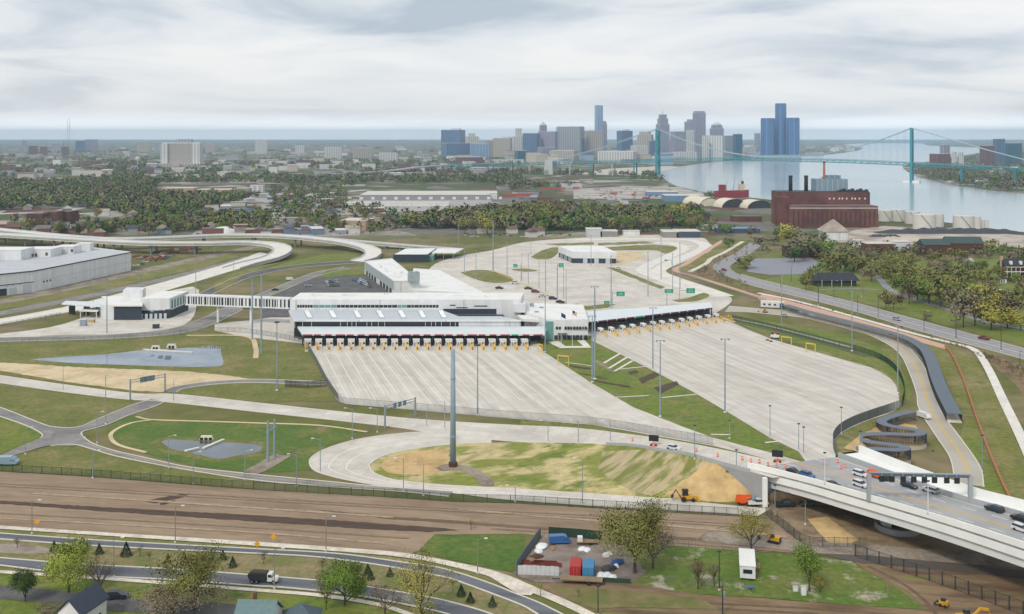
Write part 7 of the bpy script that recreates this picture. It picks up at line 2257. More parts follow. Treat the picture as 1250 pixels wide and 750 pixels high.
woods('woods', 'dark woods below the suspension bridge approach', [([(600, 232), (740, 230), (810, 222), (806, 213), (740, 212), (600, 210)], 420, 9, 16, -.5), ([(860, 232), (560, 262), (860, 264), (880, 246)], 90, 7, 12, -.2)], 7)
woods('woods', 'broad green tree cover on the far river bank', [([(1103, 206), (1112, 201), (1135, 199), (1200, 188), (1300, 184), (1300, 243), (1250, 236), (1206, 232), (1160, 225), (1120, 215)], 1500, 9, 16, -.6), ([(985, 191), (1052, 183), (1050, 180), (985, 183)], 120, 8, 14, -.5), ([(1055, 174), (1300, 180), (1300, 174), (1055, 170)], 200, 12, 20, -.3)], 8, 22)
woods('woods', 'brush and hedges on the brown highway slope and park edge', [([(845, 334), (890, 309), (912, 299), (915, 310), (876, 328), (900, 344), (930, 352), (900, 350)], 70, 1.2, 3, 0), ([(930, 310), (1000, 300), (1250, 305), (1250, 316), (1060, 318)], 160, 4, 9, -.6), ([(960, 368), (1060, 388), (1180, 424), (1250, 450), (1250, 462), (1170, 424), (1060, 390)], 120, .6, 1.6, 0), ([(985, 336), (1050, 337), (1060, 330), (1000, 326)], 26, 4, 8, 0)], 9, 26)
# ------------------------------------------------------------------ far buildings
def facade(name, wall, win, sx=.1, sz=.28, mortar=.35, rough=.6):
 """wall with rows of windows too small to tell apart, procedural in object space"""
 if name in MATS:
  return MATS[name]
 m = bpy.data.materials.new(name)
 m.use_nodes = True
 n, l = m.node_tree.nodes, m.node_tree.links
 b = n['Principled BSDF']
 b.inputs['Roughness'].default_value = rough
 tc = n.new('ShaderNodeTexCoord').outputs['Object']
 sp = n.new('ShaderNodeSeparateXYZ')
 l.new(tc, sp.inputs[0])
 ad = n.new('ShaderNodeMath')
 l.new(sp.outputs['X'], ad.inputs[0])
 l.new(sp.outputs['Y'], ad.inputs[1])
 def stripe(src, freq, frac):
  a = n.new('ShaderNodeMath')
  a.operation = 'MULTIPLY'
  l.new(src, a.inputs[0])
  a.inputs[1].default_value = freq
  f_ = n.new('ShaderNodeMath')
  f_.operation = 'FRACT'
  l.new(a.outputs[0], f_.inputs[0])
  g_ = n.new('ShaderNodeMath')
  g_.operation = 'GREATER_THAN'
  l.new(f_.outputs[0], g_.inputs[0])
  g_.inputs[1].default_value = frac
  return g_.outputs[0]
 mu = n.new('ShaderNodeMath')
 mu.operation = 'MULTIPLY'
 l.new(stripe(ad.outputs[0], sx, mortar), mu.inputs[0])
 l.new(stripe(sp.outputs['Z'], sz, mortar), mu.inputs[1])
 geo = n.new('ShaderNodeNewGeometry')
 ns = n.new('ShaderNodeSeparateXYZ')
 l.new(geo.outputs['Normal'], ns.inputs[0])
 lt = n.new('ShaderNodeMath')
 lt.operation = 'LESS_THAN'
 l.new(ns.outputs['Z'], lt.inputs[0])
 lt.inputs[1].default_value = .5
 mu2 = n.new('ShaderNodeMath')
 mu2.operation = 'MULTIPLY'
 l.new(mu.outputs[0], mu2.inputs[0])
 l.new(lt.outputs[0], mu2.inputs[1])
 mx = n.new('ShaderNodeMixRGB')
 mx.inputs[1].default_value = (*wall, 1)
 mx.inputs[2].default_value = (*win, 1)
 l.new(mu2.outputs[0], mx.inputs[0])
 l.new(mx.outputs[0], b.inputs['Base Color'])
 MATS[name] = m
 return m
GL = C(52, 74, 104)
FAC = {'navy': facade('facade_navy', C(92, 134, 184), C(58, 94, 144), .1, .26, .25, .3), 'blue': facade('facade_blue', C(104, 134, 168), C(70, 96, 130), .1, .26, .25, .3), 'grey': facade('facade_grey', C(176, 180, 186), C(112, 122, 138)), 'tan': facade('facade_tan', C(202, 192, 178), C(128, 124, 126)),
 'pale': facade('facade_pale', C(228, 226, 222), C(150, 156, 164)), 'brick': facade('facade_brick', C(132, 92, 84), C(70, 64, 66)), 'glass': facade('facade_glass', C(166, 192, 216), C(120, 152, 188), .07, .25, .2, .25), 'mauve': facade('facade_mauve', C(168, 162, 180), C(112, 118, 142)), 'teal': facade('facade_teal', C(64, 118, 138), C(44, 84, 108), .1, .26, .25, .3)}
skc = {'blue': 'dark blue glass', 'grey': 'grey', 'tan': 'tan', 'pale': 'pale', 'brick': 'brick-red', 'glass': 'light blue glass', 'mauve': 'mauve stone', 'teal': 'teal glass'}
def tower(x0, x1, yt, D, col, label, tiers=(), rz=.35, dep=.8, top=None, name='tower', ybot=None):
 """tower seen between columns x0..x1 with its top at row yt; tiers: (fraction of width, top row)"""
 w = (x1 - x0) * D / F
 c, s = math.cos(rz), math.sin(rz)
 wx = w / (c + dep * s)
 p = WD((x0 + x1) / 2, D)
 zt = lambda y: H - (y - HY) * D / F
 th = thing(name, label, 'building', p, rz, 'skyline buildings' if name == 'tower' else None)
 z = max(zt(yt), 4)
 MB().box(0, 0, -.5, wx, wx * dep, z + .5).build('shaft', FAC[col], th)
 MB().box(0, 0, z, wx * .96, wx * dep * .96, 1.2).build('roof', M_GREY_ROOF, th)
 for fr, y in tiers:
  z2 = zt(y)
  MB().box(0, 0, z, wx * fr, wx * dep * fr, z2 - z).build('tier', FAC[col], th)
  z = z2
 if top == 'pyramid':
  MB().box(0, 0, z, wx * (tiers[-1][0] if tiers else 1), wx * dep * (tiers[-1][0] if tiers else 1), 16, top=(.05, .05)).build('pyramid_roof', M_GREY_ROOF, th)
 elif top == 'spire':
  MB().tube((0, 0, z), (0, 0, z + 26), 1.6, .3, 6).build('spire', M_STEEL, th)
 elif top == 'dome':
  MB().lathe(0, 0, [(wx * .4, z), (wx * .36, z + 6), (wx * .22, z + 11), (.5, z + 14)], 12).build('dome', M_GREY_ROOF, th)
 elif top == 'box':
  MB().box(wx * .15, 0, z, wx * .4, wx * dep * .4, 7).build('plant_room', M_GREY_ROOF, th)
 return th
SK = [(544.5, 562, 159, 4700, 'blue', 'blue-grey block tower standing alone left of the skyline', (), 'box'), (538, 574, 175, 4600, 'blue', 'wide dark podium block below the lone blue tower', (), None), (567, 585, 167, 4900, 'pale', 'pale block with a stepped crown right of the lone blue tower', ((.5, 163),), None),
 (574, 598, 176, 4500, 'glass', 'wide low glass block between lone tower and skyline', (), None), (590, 605, 172, 5000, 'tan', 'small tan block left of the skyline', (), None), (607, 623, 169, 4900, 'tan', 'tan stone block at the left of the skyline', (), 'box'), (625, 641, 167, 4800, 'pale', 'pale office block with a narrow tower on top', ((.5, 157),), None),
 (642, 655, 163, 4300, 'blue', 'dark blue slab at the left of the skyline', (), None), (656, 678, 180, 4200, 'mauve', 'broad mauve podium building below the pointed towers', (), None), (664, 677, 161, 4350, 'mauve', 'mauve tower right of the pointed one', (), None), (657, 669, 161, 4500, 'mauve', 'slim tower with a pyramid roof among mauve blocks', ((.75, 153),), 'pyramid'),
 (686, 707, 155, 4500, 'grey', 'broad grey slab with a dark cap', (), None), (706, 712, 169, 4500, 'blue', 'narrow blue block behind the grey slab', (), None), (711, 735, 160, 4600, 'tan', 'wide tan block beside the tallest glass tower', (), None), (726, 736, 129, 5000, 'glass', 'tallest slender light glass tower left of centre', (), None),
 (734.5, 741, 151, 4900, 'mauve', 'slim stone tower right of the glass tower', ((.7, 148),), None), (753, 772, 160, 4800, 'blue', 'dark blue box block with a raised corner', (), 'box'), (781, 794, 165, 4700, 'tan', 'rounded stone block left of the bridge tower', ((.7, 161),), None), (739, 770, 185, 3900, 'pale', 'long pale low-rise in front of the skyline', (), None),
 (792, 801, 172, 4600, 'blue', 'small blue block behind the bridge tower', (), None), (801, 817, 152, 4700, 'mauve', 'stepped stone tower with a red-tipped spire by the bridge tower', ((.8, 145), (.6, 140)), 'spire'), (818.5, 838, 161, 4500, 'mauve', 'wide mauve block right of the stepped tower', (), None), (838, 847, 159, 4400, 'pale', 'pale slab against the tall mauve tower', (), None),
 (838, 848, 149, 5000, 'mauve', 'shoulder tower left of the tall mauve tower', ((.6, 146),), None), (846, 861, 138, 4900, 'mauve', 'tall mauve tower with gabled top right of centre', ((.85, 136),), None), (867, 883, 157, 4800, 'mauve', 'round-shouldered tower with a domed crown', ((.8, 153),), 'dome'), (857, 865, 166, 4100, 'pale', 'left white apartment slab of the riverside pair', (), None),
 (866, 880, 166, 4150, 'pale', 'right white apartment slab of the riverside pair', (), None), (880, 896, 166, 4400, 'grey', 'grey office block by the riverside slabs', (), None), (895, 906, 164, 4300, 'teal', 'teal glass block by the river', (), None), (921, 928, 163, 5200, 'grey', 'faint grey tower left of the round glass cluster', (), None), (770, 790, 178, 4300, 'pale', 'pale low block left of the bridge tower', (), None),
 (905, 922, 180, 4400, 'pale', 'pale low block right of the teal block', (), None), (820, 850, 186, 4000, 'pale', 'long pale arena-like block behind the bridge deck', (), None), (628, 645, 184, 4000, 'teal', 'low teal-fronted block left of the dark blue slab', (), None), (678, 700, 184, 4100, 'tan', 'low tan block under the grey slab', (), None)]
for i, (x0, x1, yt, D, col, lb, tr, tp) in enumerate(SK):
 tower(x0, x1, yt, D, col, lb, tr, random.choice((.3, .4, -.3, .35)) if True else 0, .8, tp)
# round glass cluster (five towers)
RCN = thing('tower_cluster', 'cluster of dark blue glass towers with a taller round one at the river bend', 'building', WD(952, 4250))
Dc = 4250.0
zt = lambda y, D=Dc: H - (y - HY) * D / F
for x, D, w, y, n_, nm in ((953, 4270, 13.5, 126.5, 24, 'central_tower'), (937, 4230, 17.0, 144.5, 8, 'corner_tower'), (968, 4230, 16.5, 144, 8, 'corner_tower'), (941, 4330, 16.0, 145, 8, 'corner_tower'), (964, 4330, 16.0, 145, 8, 'corner_tower')):
 c = WD(x, D)
 r_ = w * D / F / 2
 z = H - (y - HY) * D / F
 o = part(MB().lathe(c.x, c.y, [(r_, -.5), (r_, z - 4), (r_ * .96, z - 4), (r_ * .96, z)], n_), nm, FAC['navy'], RCN, smooth=False)
part(MB().box(WD(952, 4200).x, 4200, -.5, 150, 90, 22), 'podium', FAC['grey'], RCN)
# apartment towers on the far bank and the left horizon
OB = [(1136, 1159, 188, 2900, 'brick', 'low brick apartment block on the far bank behind the bridge tower'), (1148, 1159, 177, 3000, 'mauve', 'taller brick apartment tower on the far bank'), (1162, 1168, 186, 3400, 'pale', 'small pale block on the far bank, left of a pair'), (1170, 1176, 186.5, 3400, 'pale', 'small pale block on the far bank, right of a pair'),
 (1197, 1213, 178, 3600, 'brick', 'broad mauve-brick block at the right horizon'), (1213, 1226, 170, 3700, 'blue', 'dark blue tower at the right horizon'), (1228, 1246, 175, 3600, 'teal', 'wide teal block at the right edge of the horizon'),
 (27, 33, 172, 6500, 'mauve', 'small block at the far left horizon'), (35, 46, 178, 5200, 'brick', 'brick-toned block at the far left'), (49, 58, 179, 5200, 'brick', 'second brick-toned block at the far left'), (75, 84, 179, 5200, 'brick', 'third brick-toned block left of the antenna'), (92, 104, 172, 6300, 'blue', 'blue-grey block right of the antenna'), (104, 120, 170.5, 6400, 'mauve', 'hazy wide block right of the antenna'),
 (64, 78, 175, 6300, 'grey', 'hazy grey block below the antenna'), (166, 184, 173, 6200, 'tan', 'hazy tan block left of the big slab'), (188, 198, 174, 6600, 'grey', 'hazy grey block beside the big slab'), (310, 327, 171, 5600, 'pale', 'hazy pale block right of the big slab'), (250, 262, 176, 6000, 'tan', 'hazy low tan block right of the big slab'), (360, 372, 178, 5200, 'pale', 'small white block in the distant suburbs'),
 (395, 418, 180, 4600, 'pale', 'white low block in the distant suburbs'), (430, 455, 181, 4500, 'tan', 'tan terrace block in the distant suburbs'), (462, 486, 187, 3900, 'pale', 'pale apartment row in the middle distance'), (556, 590, 192, 3600, 'brick', 'reddish long block left of the bridge viaduct')]
for x0, x1, yt, D, col, lb in OB:
 tower(x0, x1, yt, D, col, lb, (), .3, .7, None, 'far_building')
# the big slab station-like building
BS = thing('slab_building', 'huge pale slab office building standing alone on the left horizon', 'building', WD(222, 3380))
k_ = 3380 / F
zz = H - (175 - HY) * k_
p = WD(222.5, 3380)
part(MB().box(p.x, p.y, -.5, 30 * k_, 34, zz + .5), 'main_block', facade('slab_face', C(186, 180, 172), C(128, 130, 136), .2, .26, .4), BS)
for s in (-1, 1):
 part(MB().box(p.x + s * 19.4 * k_, p.y - 4, -.5, 8.8 * k_, 40, zz + .5), 'end_bay', FAC['pale'], BS)
part(MB().box(p.x + 1, p.y, zz, 46 * k_, 30, 1.5), 'roof', M_WHITE_ROOF, BS)
part(MB().box(p.x + 4 * k_, p.y, zz, 16 * k_, 16, 13), 'penthouse', FAC['grey'], BS)
part(MB().box(p.x, p.y - 30, -.5, 55 * k_, 50, 10), 'podium', FAC['tan'], BS)
for i, (x, yt, D) in enumerate(((85, 144, 6500), (82.6, 146, 6500))):
 p = WD(x, D)
 th = thing('antenna_mast', 'thin antenna mast on the left horizon, %s of two' % ('right' if i == 0 else 'left'), 'antenna', p)
 z = H - (yt - HY) * D / F
 MB().tube((0, 0, 0), (0, 0, z), 1.3, .9, 5).build('mast', M_STEEL, th)
 for s in (-1, 1):
  MB().tube((s * 60, 0, 0), (0, 0, z * .8), .3, .3, 3).build('stay', M_STEEL, th)
# water tower
p = W(168, 205)
th = thing('water_tower', 'pale water tower among the trees left of the big slab', 'water tower', p)
MB().lathe(0, 0, [(2.2, 0), (1.8, 18), (7, 24), (8, 29), (6, 33), (.5, 35)], 14).build('tank', mat('tank_pale', C(206, 200, 186), var=.06), th)
MB().tube((0, 0, 34.5), (0, 0, 37), .2, n=5).build('vent', M_STEEL, th)
# ------------------------------------------------------------------ suspension bridge
T1, T2 = W(803, 216), W(1113, 223)
d = (T2 - T1)
d.z = 0
L_ = d.length
u = d / L_
nv = Vector((-u.y, u.x, 0))
M_TEALST = mat('bridge_teal', C(60, 150, 160), rough=.5, var=.05, scale=.02)
M_CABLE = mat('cable_pale', C(170, 192, 198), rough=.5)
SBR = thing('suspension_bridge', 'teal suspension bridge with two tall towers crossing the river', 'bridge', T1)
HT, HD = 117.0, 42.0
def dz_(s):
 return HD + 6 * (1 - ((s - L_ / 2) / (L_ / 2)) ** 2) if 0 <= s <= L_ else (HD - (min(-s, 600) if s < 0 else s - L_) * .035)
A0, A1 = -300.0, L_ + 300
for T in (T1, T2):
 for s in (-1, 1):
  c = T + nv * 9 * s
  part(MB().box(c.x, c.y, -1, 5.0, 5.0, HT + 1, math.atan2(u.y, u.x), (.75, .75)), 'tower_leg', M_TEALST, SBR)
 for z in (HD - 6, 78, HT - 5):
  part(MB().bar(T + nv * 9 + Vector((0, 0, z)), T - nv * 9 + Vector((0, 0, z)), 4, 5), 'cross_beam', M_TEALST, SBR)
 for z0, z1 in ((HD + 3, 76), (80, HT - 7)):
  for s in (-1, 1):
   part(MB().bar(T + nv * 9 * s + Vector((0, 0, z0)), T - nv * 9 * s + Vector((0, 0, z1)), 1.6, 1.6), 'cross_brace', M_TEALST, SBR)
 part(MB().box(T.x, T.y, -1, 34, 22, 5, math.atan2(u.y, u.x)), 'footing', M_BCONC, SBR)
for s in (-1, 1):
 o0 = T1 + nv * 9 * s
 pts = []
 for k in range(41):
  t = k / 40
  pts.append(o0 + u * (L_ * t) + Vector((0, 0, HD + 9 + (HT - HD - 9) * (2 * t - 1) ** 2)))
 left = [o0 + u * A0 + Vector((0, 0, 32)), o0 + u * -150 + Vector((0, 0, 70)), o0 + Vector((0, 0, HT))]
 right = [o0 + u * L_ + Vector((0, 0, HT)), o0 + u * (L_ + 150) + Vector((0, 0, 70)), o0 + u * A1 + Vector((0, 0, 28))]
 mb = MB()
 for q in (left, pts, right):
  for a, b in zip(q, q[1:]):
   mb.tube(a, b, .75, n=5, caps=False)
 part(mb, 'main_cable', M_CABLE, SBR)
 for k in range(1, 40):
  p = pts[k]
  zd = dz_(L_ * k / 40)
  if p.z - zd > 2:
   part(MB().tube((p.x, p.y, zd), p, .25, n=3, caps=False), 'hanger', M_CABLE, SBR)
# deck: stiffening truss as chords and diagonals
step = 15.0
ss = np.arange(-620, L_ + 330, step)
def dp(s, side, z):
 q = T1 + u * s + nv * 9.5 * side
 return Vector((q.x, q.y, dz_(s) + z))
n_ = len(ss)
part(MB().strip([dp(s, 1, 0) for s in ss], [dp(s, -1, 0) for s in ss], 1.2), 'deck', M_TEALST, SBR)
for side in (-1, 1):
 mb = MB()
 for a, b in zip(ss, ss[1:]):
  mb.bar(dp(a, side, -6), dp(b, side, -6), 1.0, 1.0)
  mb.bar(dp(a, side, 0), dp(b, side, -6) if int(a / step) % 2 else dp(b, side, -6), .6, .6)
  mb.bar(dp(a, side, -6), dp(b, side, 0), .6, .6)
  mb.bar(dp(a, side, 1.6), dp(b, side, 1.6), .4, .4)
 part(mb, 'truss', M_TEALST, SBR)
for s in list(range(-600, 0, 60)) + [int(L_ + 100), int(L_ + 200), int(L_ + 300)]:
 z = dz_(s) - 6
 q = T1 + u * s
 for sd in (-1, 1):
  c = q + nv * 8 * sd
  part(MB().box(c.x, c.y, -1, 3, 3, z + 1), 'pier', M_TEALST if s % 120 else mat('pier_pale', C(196, 200, 200)), SBR)
ap = T1 + u * A0
part(MB().box(ap.x, ap.y, -1, 26, 24, 38, math.atan2(u.y, u.x), (.85, .95)), 'anchorage', mat('pier_pale'), SBR)
ap = T1 + u * A1
part(MB().box(ap.x, ap.y, -1, 26, 24, 34, math.atan2(u.y, u.x), (.85, .95)), 'anchorage', mat('pier_pale'), SBR)
# vehicles on the far bridge are below a pixel; approach viaduct to the left
VD = thing('viaduct', 'long low viaduct leading left from the suspension bridge', 'viaduct', W(560, 210))
v = [T1 + u * -615 + Vector((0, 0, dz_(-615)))]
e1 = W(470, 208.5, 14)
v = [v[0], v[0].lerp(e1, .5) + Vector((0, 0, 2)), e1, W(400, 213, 6), W(330, 218, 1)]
vc = cr(v, 8)
part(MB().strip(*offset_line(vc, 20), 3), 'deck', mat('viaduct_grey', C(170, 174, 176), var=.05), VD)
for p in resample(vc, 45):
 if p.z > 5:
  part(MB().box(p.x, p.y, -.5, 3, 12, p.z - 2.4), 'pier', mat('viaduct_grey'), VD)
# ------------------------------------------------------------------ power station, tanks, docks
PS = thing('power_station', 'old red brick power station with black chimneys and a blue-grey boiler house', 'power station', W(1010, 278))
Dp = 1116.0
k_ = Dp / F
def pb(x0, x1, D0_, D1_, z0, z1, nm, m):
 a, b, c, e_ = WD(x0, D0_), WD(x1, D0_), WD(x1 + (x1 - 1010) * 0, D1_), WD(x0, D1_)
 w = [(a.x, D0_), (b.x, D0_), (b.x, D1_), (a.x, D1_)]
 return part(MB().prism(w, z0, z1), nm, m, PS)
M_PSB = mat('station_brick', C(124, 82, 74, .8), var=.2, scale=.12, c2=C(100, 66, 60, .8), scale2=.04)
pb(964, 1072, Dp, Dp + 26, -.2, 23, 'turbine_hall', M_PSB)
pb(951, 1062, Dp + 26.2, Dp + 60, -.2, 37, 'boiler_hall', M_PSB)
pb(951, 964, Dp + 8, Dp + 26.1, -.2, 33, 'side_wing', M_BRICK)
pb(964.5, 1071.5, Dp + .6, Dp + 25.6, 23, 23.5, 'roof', mat('tar_roof', C(120, 108, 104), var=.1))
pb(952, 1061, Dp + 26.8, Dp + 59, 37, 37.6, 'roof', M_DARKSTEEL)
pb(964, 1072, Dp - .6, Dp + .02, 20.8, 21.6, 'cornice', M_KERB)
for k in range(18):
 x = 968 + k * 5.8
 pb(x, x + 2.0, Dp - .25, Dp + .05, 3, 18, 'window', mat('sooty_glass', C(86, 60, 60), var=.1))
for k in range(9):
 x = 1012 + k * 5.2 + (1.5 if k % 3 == 2 else 0)
 pb(x, x + 1.6, Dp + 25.9, Dp + 26.3, 29, 31, 'window', mat('pane_white', (.7, .7, .7)))  # small panes in plain white
for k in range(11):
 pb(1024 + k * 3.4, 1026 + k * 3.4, Dp + 27, Dp + 34, 37.5, 39 + (k % 3), 'roof_unit', M_DARKSTEEL)
pb(997, 1035, Dp + 40, Dp + 62, 37, 51, 'boiler_house', mat('boiler_blue', C(138, 162, 178), var=.06, scale=.05))
for k in range(6):
 pb(1008 + k * 3.2, 1010.4 + k * 3.2, Dp + 42, Dp + 58, 50.9, 53 + 2.2 * (k % 2), 'duct', mat('boiler_blue'))
for k in range(6):
 pb(997 + k * 6.4, 997.5 + k * 6.4, Dp + 39.7, Dp + 40.1, 38, 51, 'cladding_rib', M_GREY_ROOF)
for x, z1, r_, m in ((965, 55, 2.3, mat('stack_black', (.02, .02, .022))), (984, 55, 2.3, mat('stack_black')), (1006, 71, 1.4, mat('stack_rust', C(172, 112, 88)))):
 c = WD(x, Dp + 45)
 st = part(MB().tube((c.x, c.y, 36), (c.x, c.y, z1), r_, r_ * .92, 12), 'chimney', m, PS, smooth=True)
 part(MB().lathe(c.x, c.y, [(r_ * 1.12, z1 - 1.4), (r_ * 1.12, z1)], 12), 'chimney_cap', M_DARKSTEEL, PS)
for i, (x0, x1, yt, yb) in enumerate(((1073, 1089, 257, 270), (1088, 1104, 256, 270), (1105, 1122, 258.5, 273), (1115, 1141.5, 262, 280), (1141, 1152, 261.5, 277), (1164, 1188, 263.5, 279), (1186, 1197, 264.5, 279), (1198, 1202, 268.5, 279), (1203, 1207, 268.5, 279.5))):
 c = W((x0 + x1) / 2, yb)
 r_ = (x1 - x0) * c.y / F / 2
 h = (yb - yt) * c.y / F * 1.0
 th = thing('storage_tank', '%s white storage tank by the river, %s from the power station' % ('slim' if r_ < 3 else 'wide', ORD[i]), 'tank', c, group='river storage tanks')
 MB().lathe(0, 0, [(r_, -.1), (r_, h), (r_ * .98, h + .05), (.3, h + r_ * .06)], 28).build('shell', mat('tank_white', C(214, 212, 206), var=.05, scale=.1), th, smooth=False)
 if r_ > 6:
  st = MB()
  for k in range(9):
   a0_, a1_ = -2.2 + k * .12, -2.2 + (k + 1) * .12
   st.bar((r_ * 1.02 * math.cos(a0_), r_ * 1.02 * math.sin(a0_), h * (1 - k / 9)), (r_ * 1.02 * math.cos(a1_), r_ * 1.02 * math.sin(a1_), h * (1 - (k + 1) / 9)), .6, .6)
  st.build('stair', M_DARKSTEEL, th)
def dune(px0, px1, y, h, m, label, depth=12, seed=3):
 a, b = W(px0, y), W(px1, y)
 rr = random.Random(seed)
 n = 30
 v, f = [], []
 for i in range(n + 1):
  t = i / n
  p = a.lerp(b, t)
  hh = h * min(1, 6 * t, 6 * (1 - t)) * rr.uniform(.6, 1.05)
  for o_, z in ((-depth, 0), (-depth * .4, hh * .75), (0, hh), (depth * .5, hh * .8), (depth, 0)):
   v.append((p.x, p.y + o_, z))
 for i in range(n):
  for k in range(4):
   f.append((i * 5 + k, (i + 1) * 5 + k, (i + 1) * 5 + k + 1, i * 5 + k + 1))
 o = MB().add(v, f).build('material_heap', m)
 return tag(o, label, 'heap')
dune(1066, 1252, 284.5, 5.5, mat('coal', C(72, 74, 82), var=.15, scale=.08), 'long dark coal heap in front of the storage tanks', 14)
dune(1076, 1130, 293, 3.5, mat('aggregate'), 'pale gravel heap in the aggregate yard', 9, 5)
dune(1060, 1100, 289, 2.5, mat('coal'), 'small dark heap in the aggregate yard', 7, 6)
# vaulted sheds by the docks
for i, (x0, x1, yb, h, L, m) in enumerate(((853, 882, 252, 12, 60, 'vault_cream'), (880, 913, 253.5, 12, 30, 'vault_cream'), (911, 944, 254.5, 11, 30, 'vault_cream'))):
 c = W((x0 + x1) / 2, yb)
 w = (x1 - x0) * c.y / F / 2
 th = thing('vaulted_shed', 'cream vaulted dock shed, %s from the left' % ORD[i], 'shed', c, .25)
 mb = MB()
 nn = 14
 arc = [(w * math.cos(math.pi * k / nn), h * math.sin(math.pi * k / nn)) for k in range(nn + 1)]
 vs = [(x, 0, z) for x, z in arc] + [(x, L, z) for x, z in arc]
 mb.add(vs, [(k, k + 1, nn + 2 + k, nn + 1 + k) for k in range(nn)])
 mb.build('vault', mat('vault_cream', C(226, 216, 198), var=.05, scale=.05), th, smooth=True)
 MB().add([(x * .93, 1.0, z * .93) for x, z in arc], [tuple(range(nn, -1, -1))]).build('open_front', M_DARKSTEEL if i else mat('vault_cream'), th)
# ship with red superstructure
p = W(893, 241.5)
SH = thing('cargo_ship', 'red hulled cargo ship with cream deckhouse moored beyond the sheds', 'ship', p, .12)
k_ = p.y / F
hull = MB()
Ls, Ws = 42 * k_, 11 * k_ * .7
sec = [(-.5, .7), (-.42, 1), (.3, 1), (.45, .6), (.52, .05)]
vs = []
for t, w in sec:
 vs += [(t * Ls, -w * Ws / 2 * .8, -1), (t * Ls, w * Ws / 2 * .8, -1), (t * Ls, w * Ws / 2, 11 + 3 * max(0, t)), (t * Ls, -w * Ws / 2, 11 + 3 * max(0, t))]
fs = [(0, 1, 2, 3)]
for i in range(len(sec) - 1):
 for k in range(4):
  fs.append((i * 4 + k, (i + 1) * 4 + k, (i + 1) * 4 + (k + 1) % 4, i * 4 + (k + 1) % 4))
fs.append(tuple((len(sec) - 1) * 4 + k for k in (3, 2, 1, 0)))
hull.add(vs, fs).build('hull', mat('ship_red', C(150, 56, 66), var=.08), SH)
MB().box(-.28 * Ls, 0, 11, 9, 10, 10).build('deckhouse', mat('ship_red'), SH)
MB().box(.30 * Ls, 0, 12, 8, 9, 10).build('bridge_house', mat('ship_cream', C(214, 200, 176)), SH)
MB().tube((.33 * Ls, 0, 20), (.33 * Ls, 0, 27), 2.0, n=8).build('funnel', M_DARKSTEEL, SH)
MB().tube((.05 * Ls, 0, 11), (.1 * Ls, 0, 34), .6, .3, 6).build('crane_boom', M_STEEL, SH)
MB().tube((-.15 * Ls, 0, 11), (-.15 * Ls, 0, 30), .4, .2, 6).build('mast', M_STEEL, SH)
for i, (x, yb, yt) in enumerate(((950, 244, 224), (954.5, 246, 228))):
 p = W(x, yb)
 th = thing('dock_crane', 'thin grey dock crane left of the black chimneys, %s one' % ('left' if i == 0 else 'right'), 'crane', p)
 h = (yb - yt) * p.y / F
 MB().tube((0, 0, 0), (0, 0, h * .5), .9, .6, 5).build('tower', M_STEEL, th)
 MB().tube((0, 0, h * .45), (h * .3, 0, h), .5, .3, 5).build('jib', M_STEEL, th)
# ------------------------------------------------------------------ middle-distance buildings
def shed(x0, x1, yb, h, wall, roof, label, depth=20, name='shed', rz=None, group=None, gable=False, cat='building'):
 a, b = W(x0, yb), W(x1, yb)
 c = (a + b) / 2
 w = (b - a).length
 th = thing(name, label, cat, c, rz if rz is not None else 0, group)
 MB().box(0, depth / 2, -.2, w, depth, h + .2).build('wall', wall, th)
 if gable:
  o_ = .5
  vs = [(-w / 2 - o_, -o_, h), (w / 2 + o_, -o_, h), (w / 2 + o_, depth + o_, h), (-w / 2 - o_, depth + o_, h), (-w / 2 - o_, depth / 2, h + depth * .28), (w / 2 + o_, depth / 2, h + depth * .28)]
  MB().add(vs, [(0, 1, 5, 4), (2, 3, 4, 5), (1, 2, 5), (3, 0, 4), (3, 2, 1, 0)]).build('roof', roof, th)
 else:
  MB().box(0, depth / 2, h, w + .6, depth + .6, .5).build('roof', roof, th)
 return th
def win_row(th, w, y, z0, z1, n, m=None, frac=.55):
 for k in range(n):
  x = -w / 2 + (k + .5) * w / n
  MB().box(x, y, z0, w / n * frac, .2, z1 - z0).build('window', m or M_DARKGLASS, th)
M_BEIGE = mat('beige_wall', C(186, 160, 136), var=.06, scale=.1)
M_LROOF = mat('light_roof', C(214, 210, 202), var=.06, scale=.06)
M_BLUEW = mat('blue_shed', C(120, 150, 184), var=.06, scale=.1)
th = shed(440, 598, 244.5, 8, mat('wh_grey', C(150, 154, 160), var=.05), M_LROOF, 'very long white-roofed warehouse in the middle distance', 110, 'warehouse', .03)
win_row(th, 252, -.1, 1, 5, 14, M_WHITE, .3)
shed(594, 607, 243.5, 9, M_WHITE, M_LROOF, 'white end block of the very long warehouse', 70, 'warehouse', .03)
shed(418, 548, 252, 4.5, M_WHITE, M_LROOF, 'low white building in front of the very long warehouse', 26, 'warehouse')
th = shed(414, 447, 282, 10.5, M_BEIGE, M_LROOF, 'beige flat-roofed hall behind the flyover ramp', 34, 'hall', -.15)
MB().box(-6, -.1, 0, 7, .3, 4).build('dock_door', M_DARKGLASS, th)
shed(446, 470, 279, 5, M_BEIGE, M_LROOF, 'low beige annex right of the beige hall', 20, 'hall', -.15)
for i, (x0, x1, yb, h) in enumerate(((32, 52, 277, 14), (53, 69, 275.5, 15), (70, 86, 274, 14))):
 th = shed(x0, x1, yb, h, M_BRICK_D if i != 1 else M_BRICK, mat('tar_roof'), 'dark brick factory block beyond the flyovers, %s from the left' % ORD[i], 20, 'factory', -.05)
 for r_ in range(3):
  win_row(th, (x1 - x0) * W(0, yb).y / F, -.1, 2 + r_ * 4, 4 + r_ * 4, 6, mat('sooty_glass'))
p = W(270, 286.5)
th = thing('white_dome_hall', 'white rounded hall in the packed lot beyond the flyover', 'hall', p)
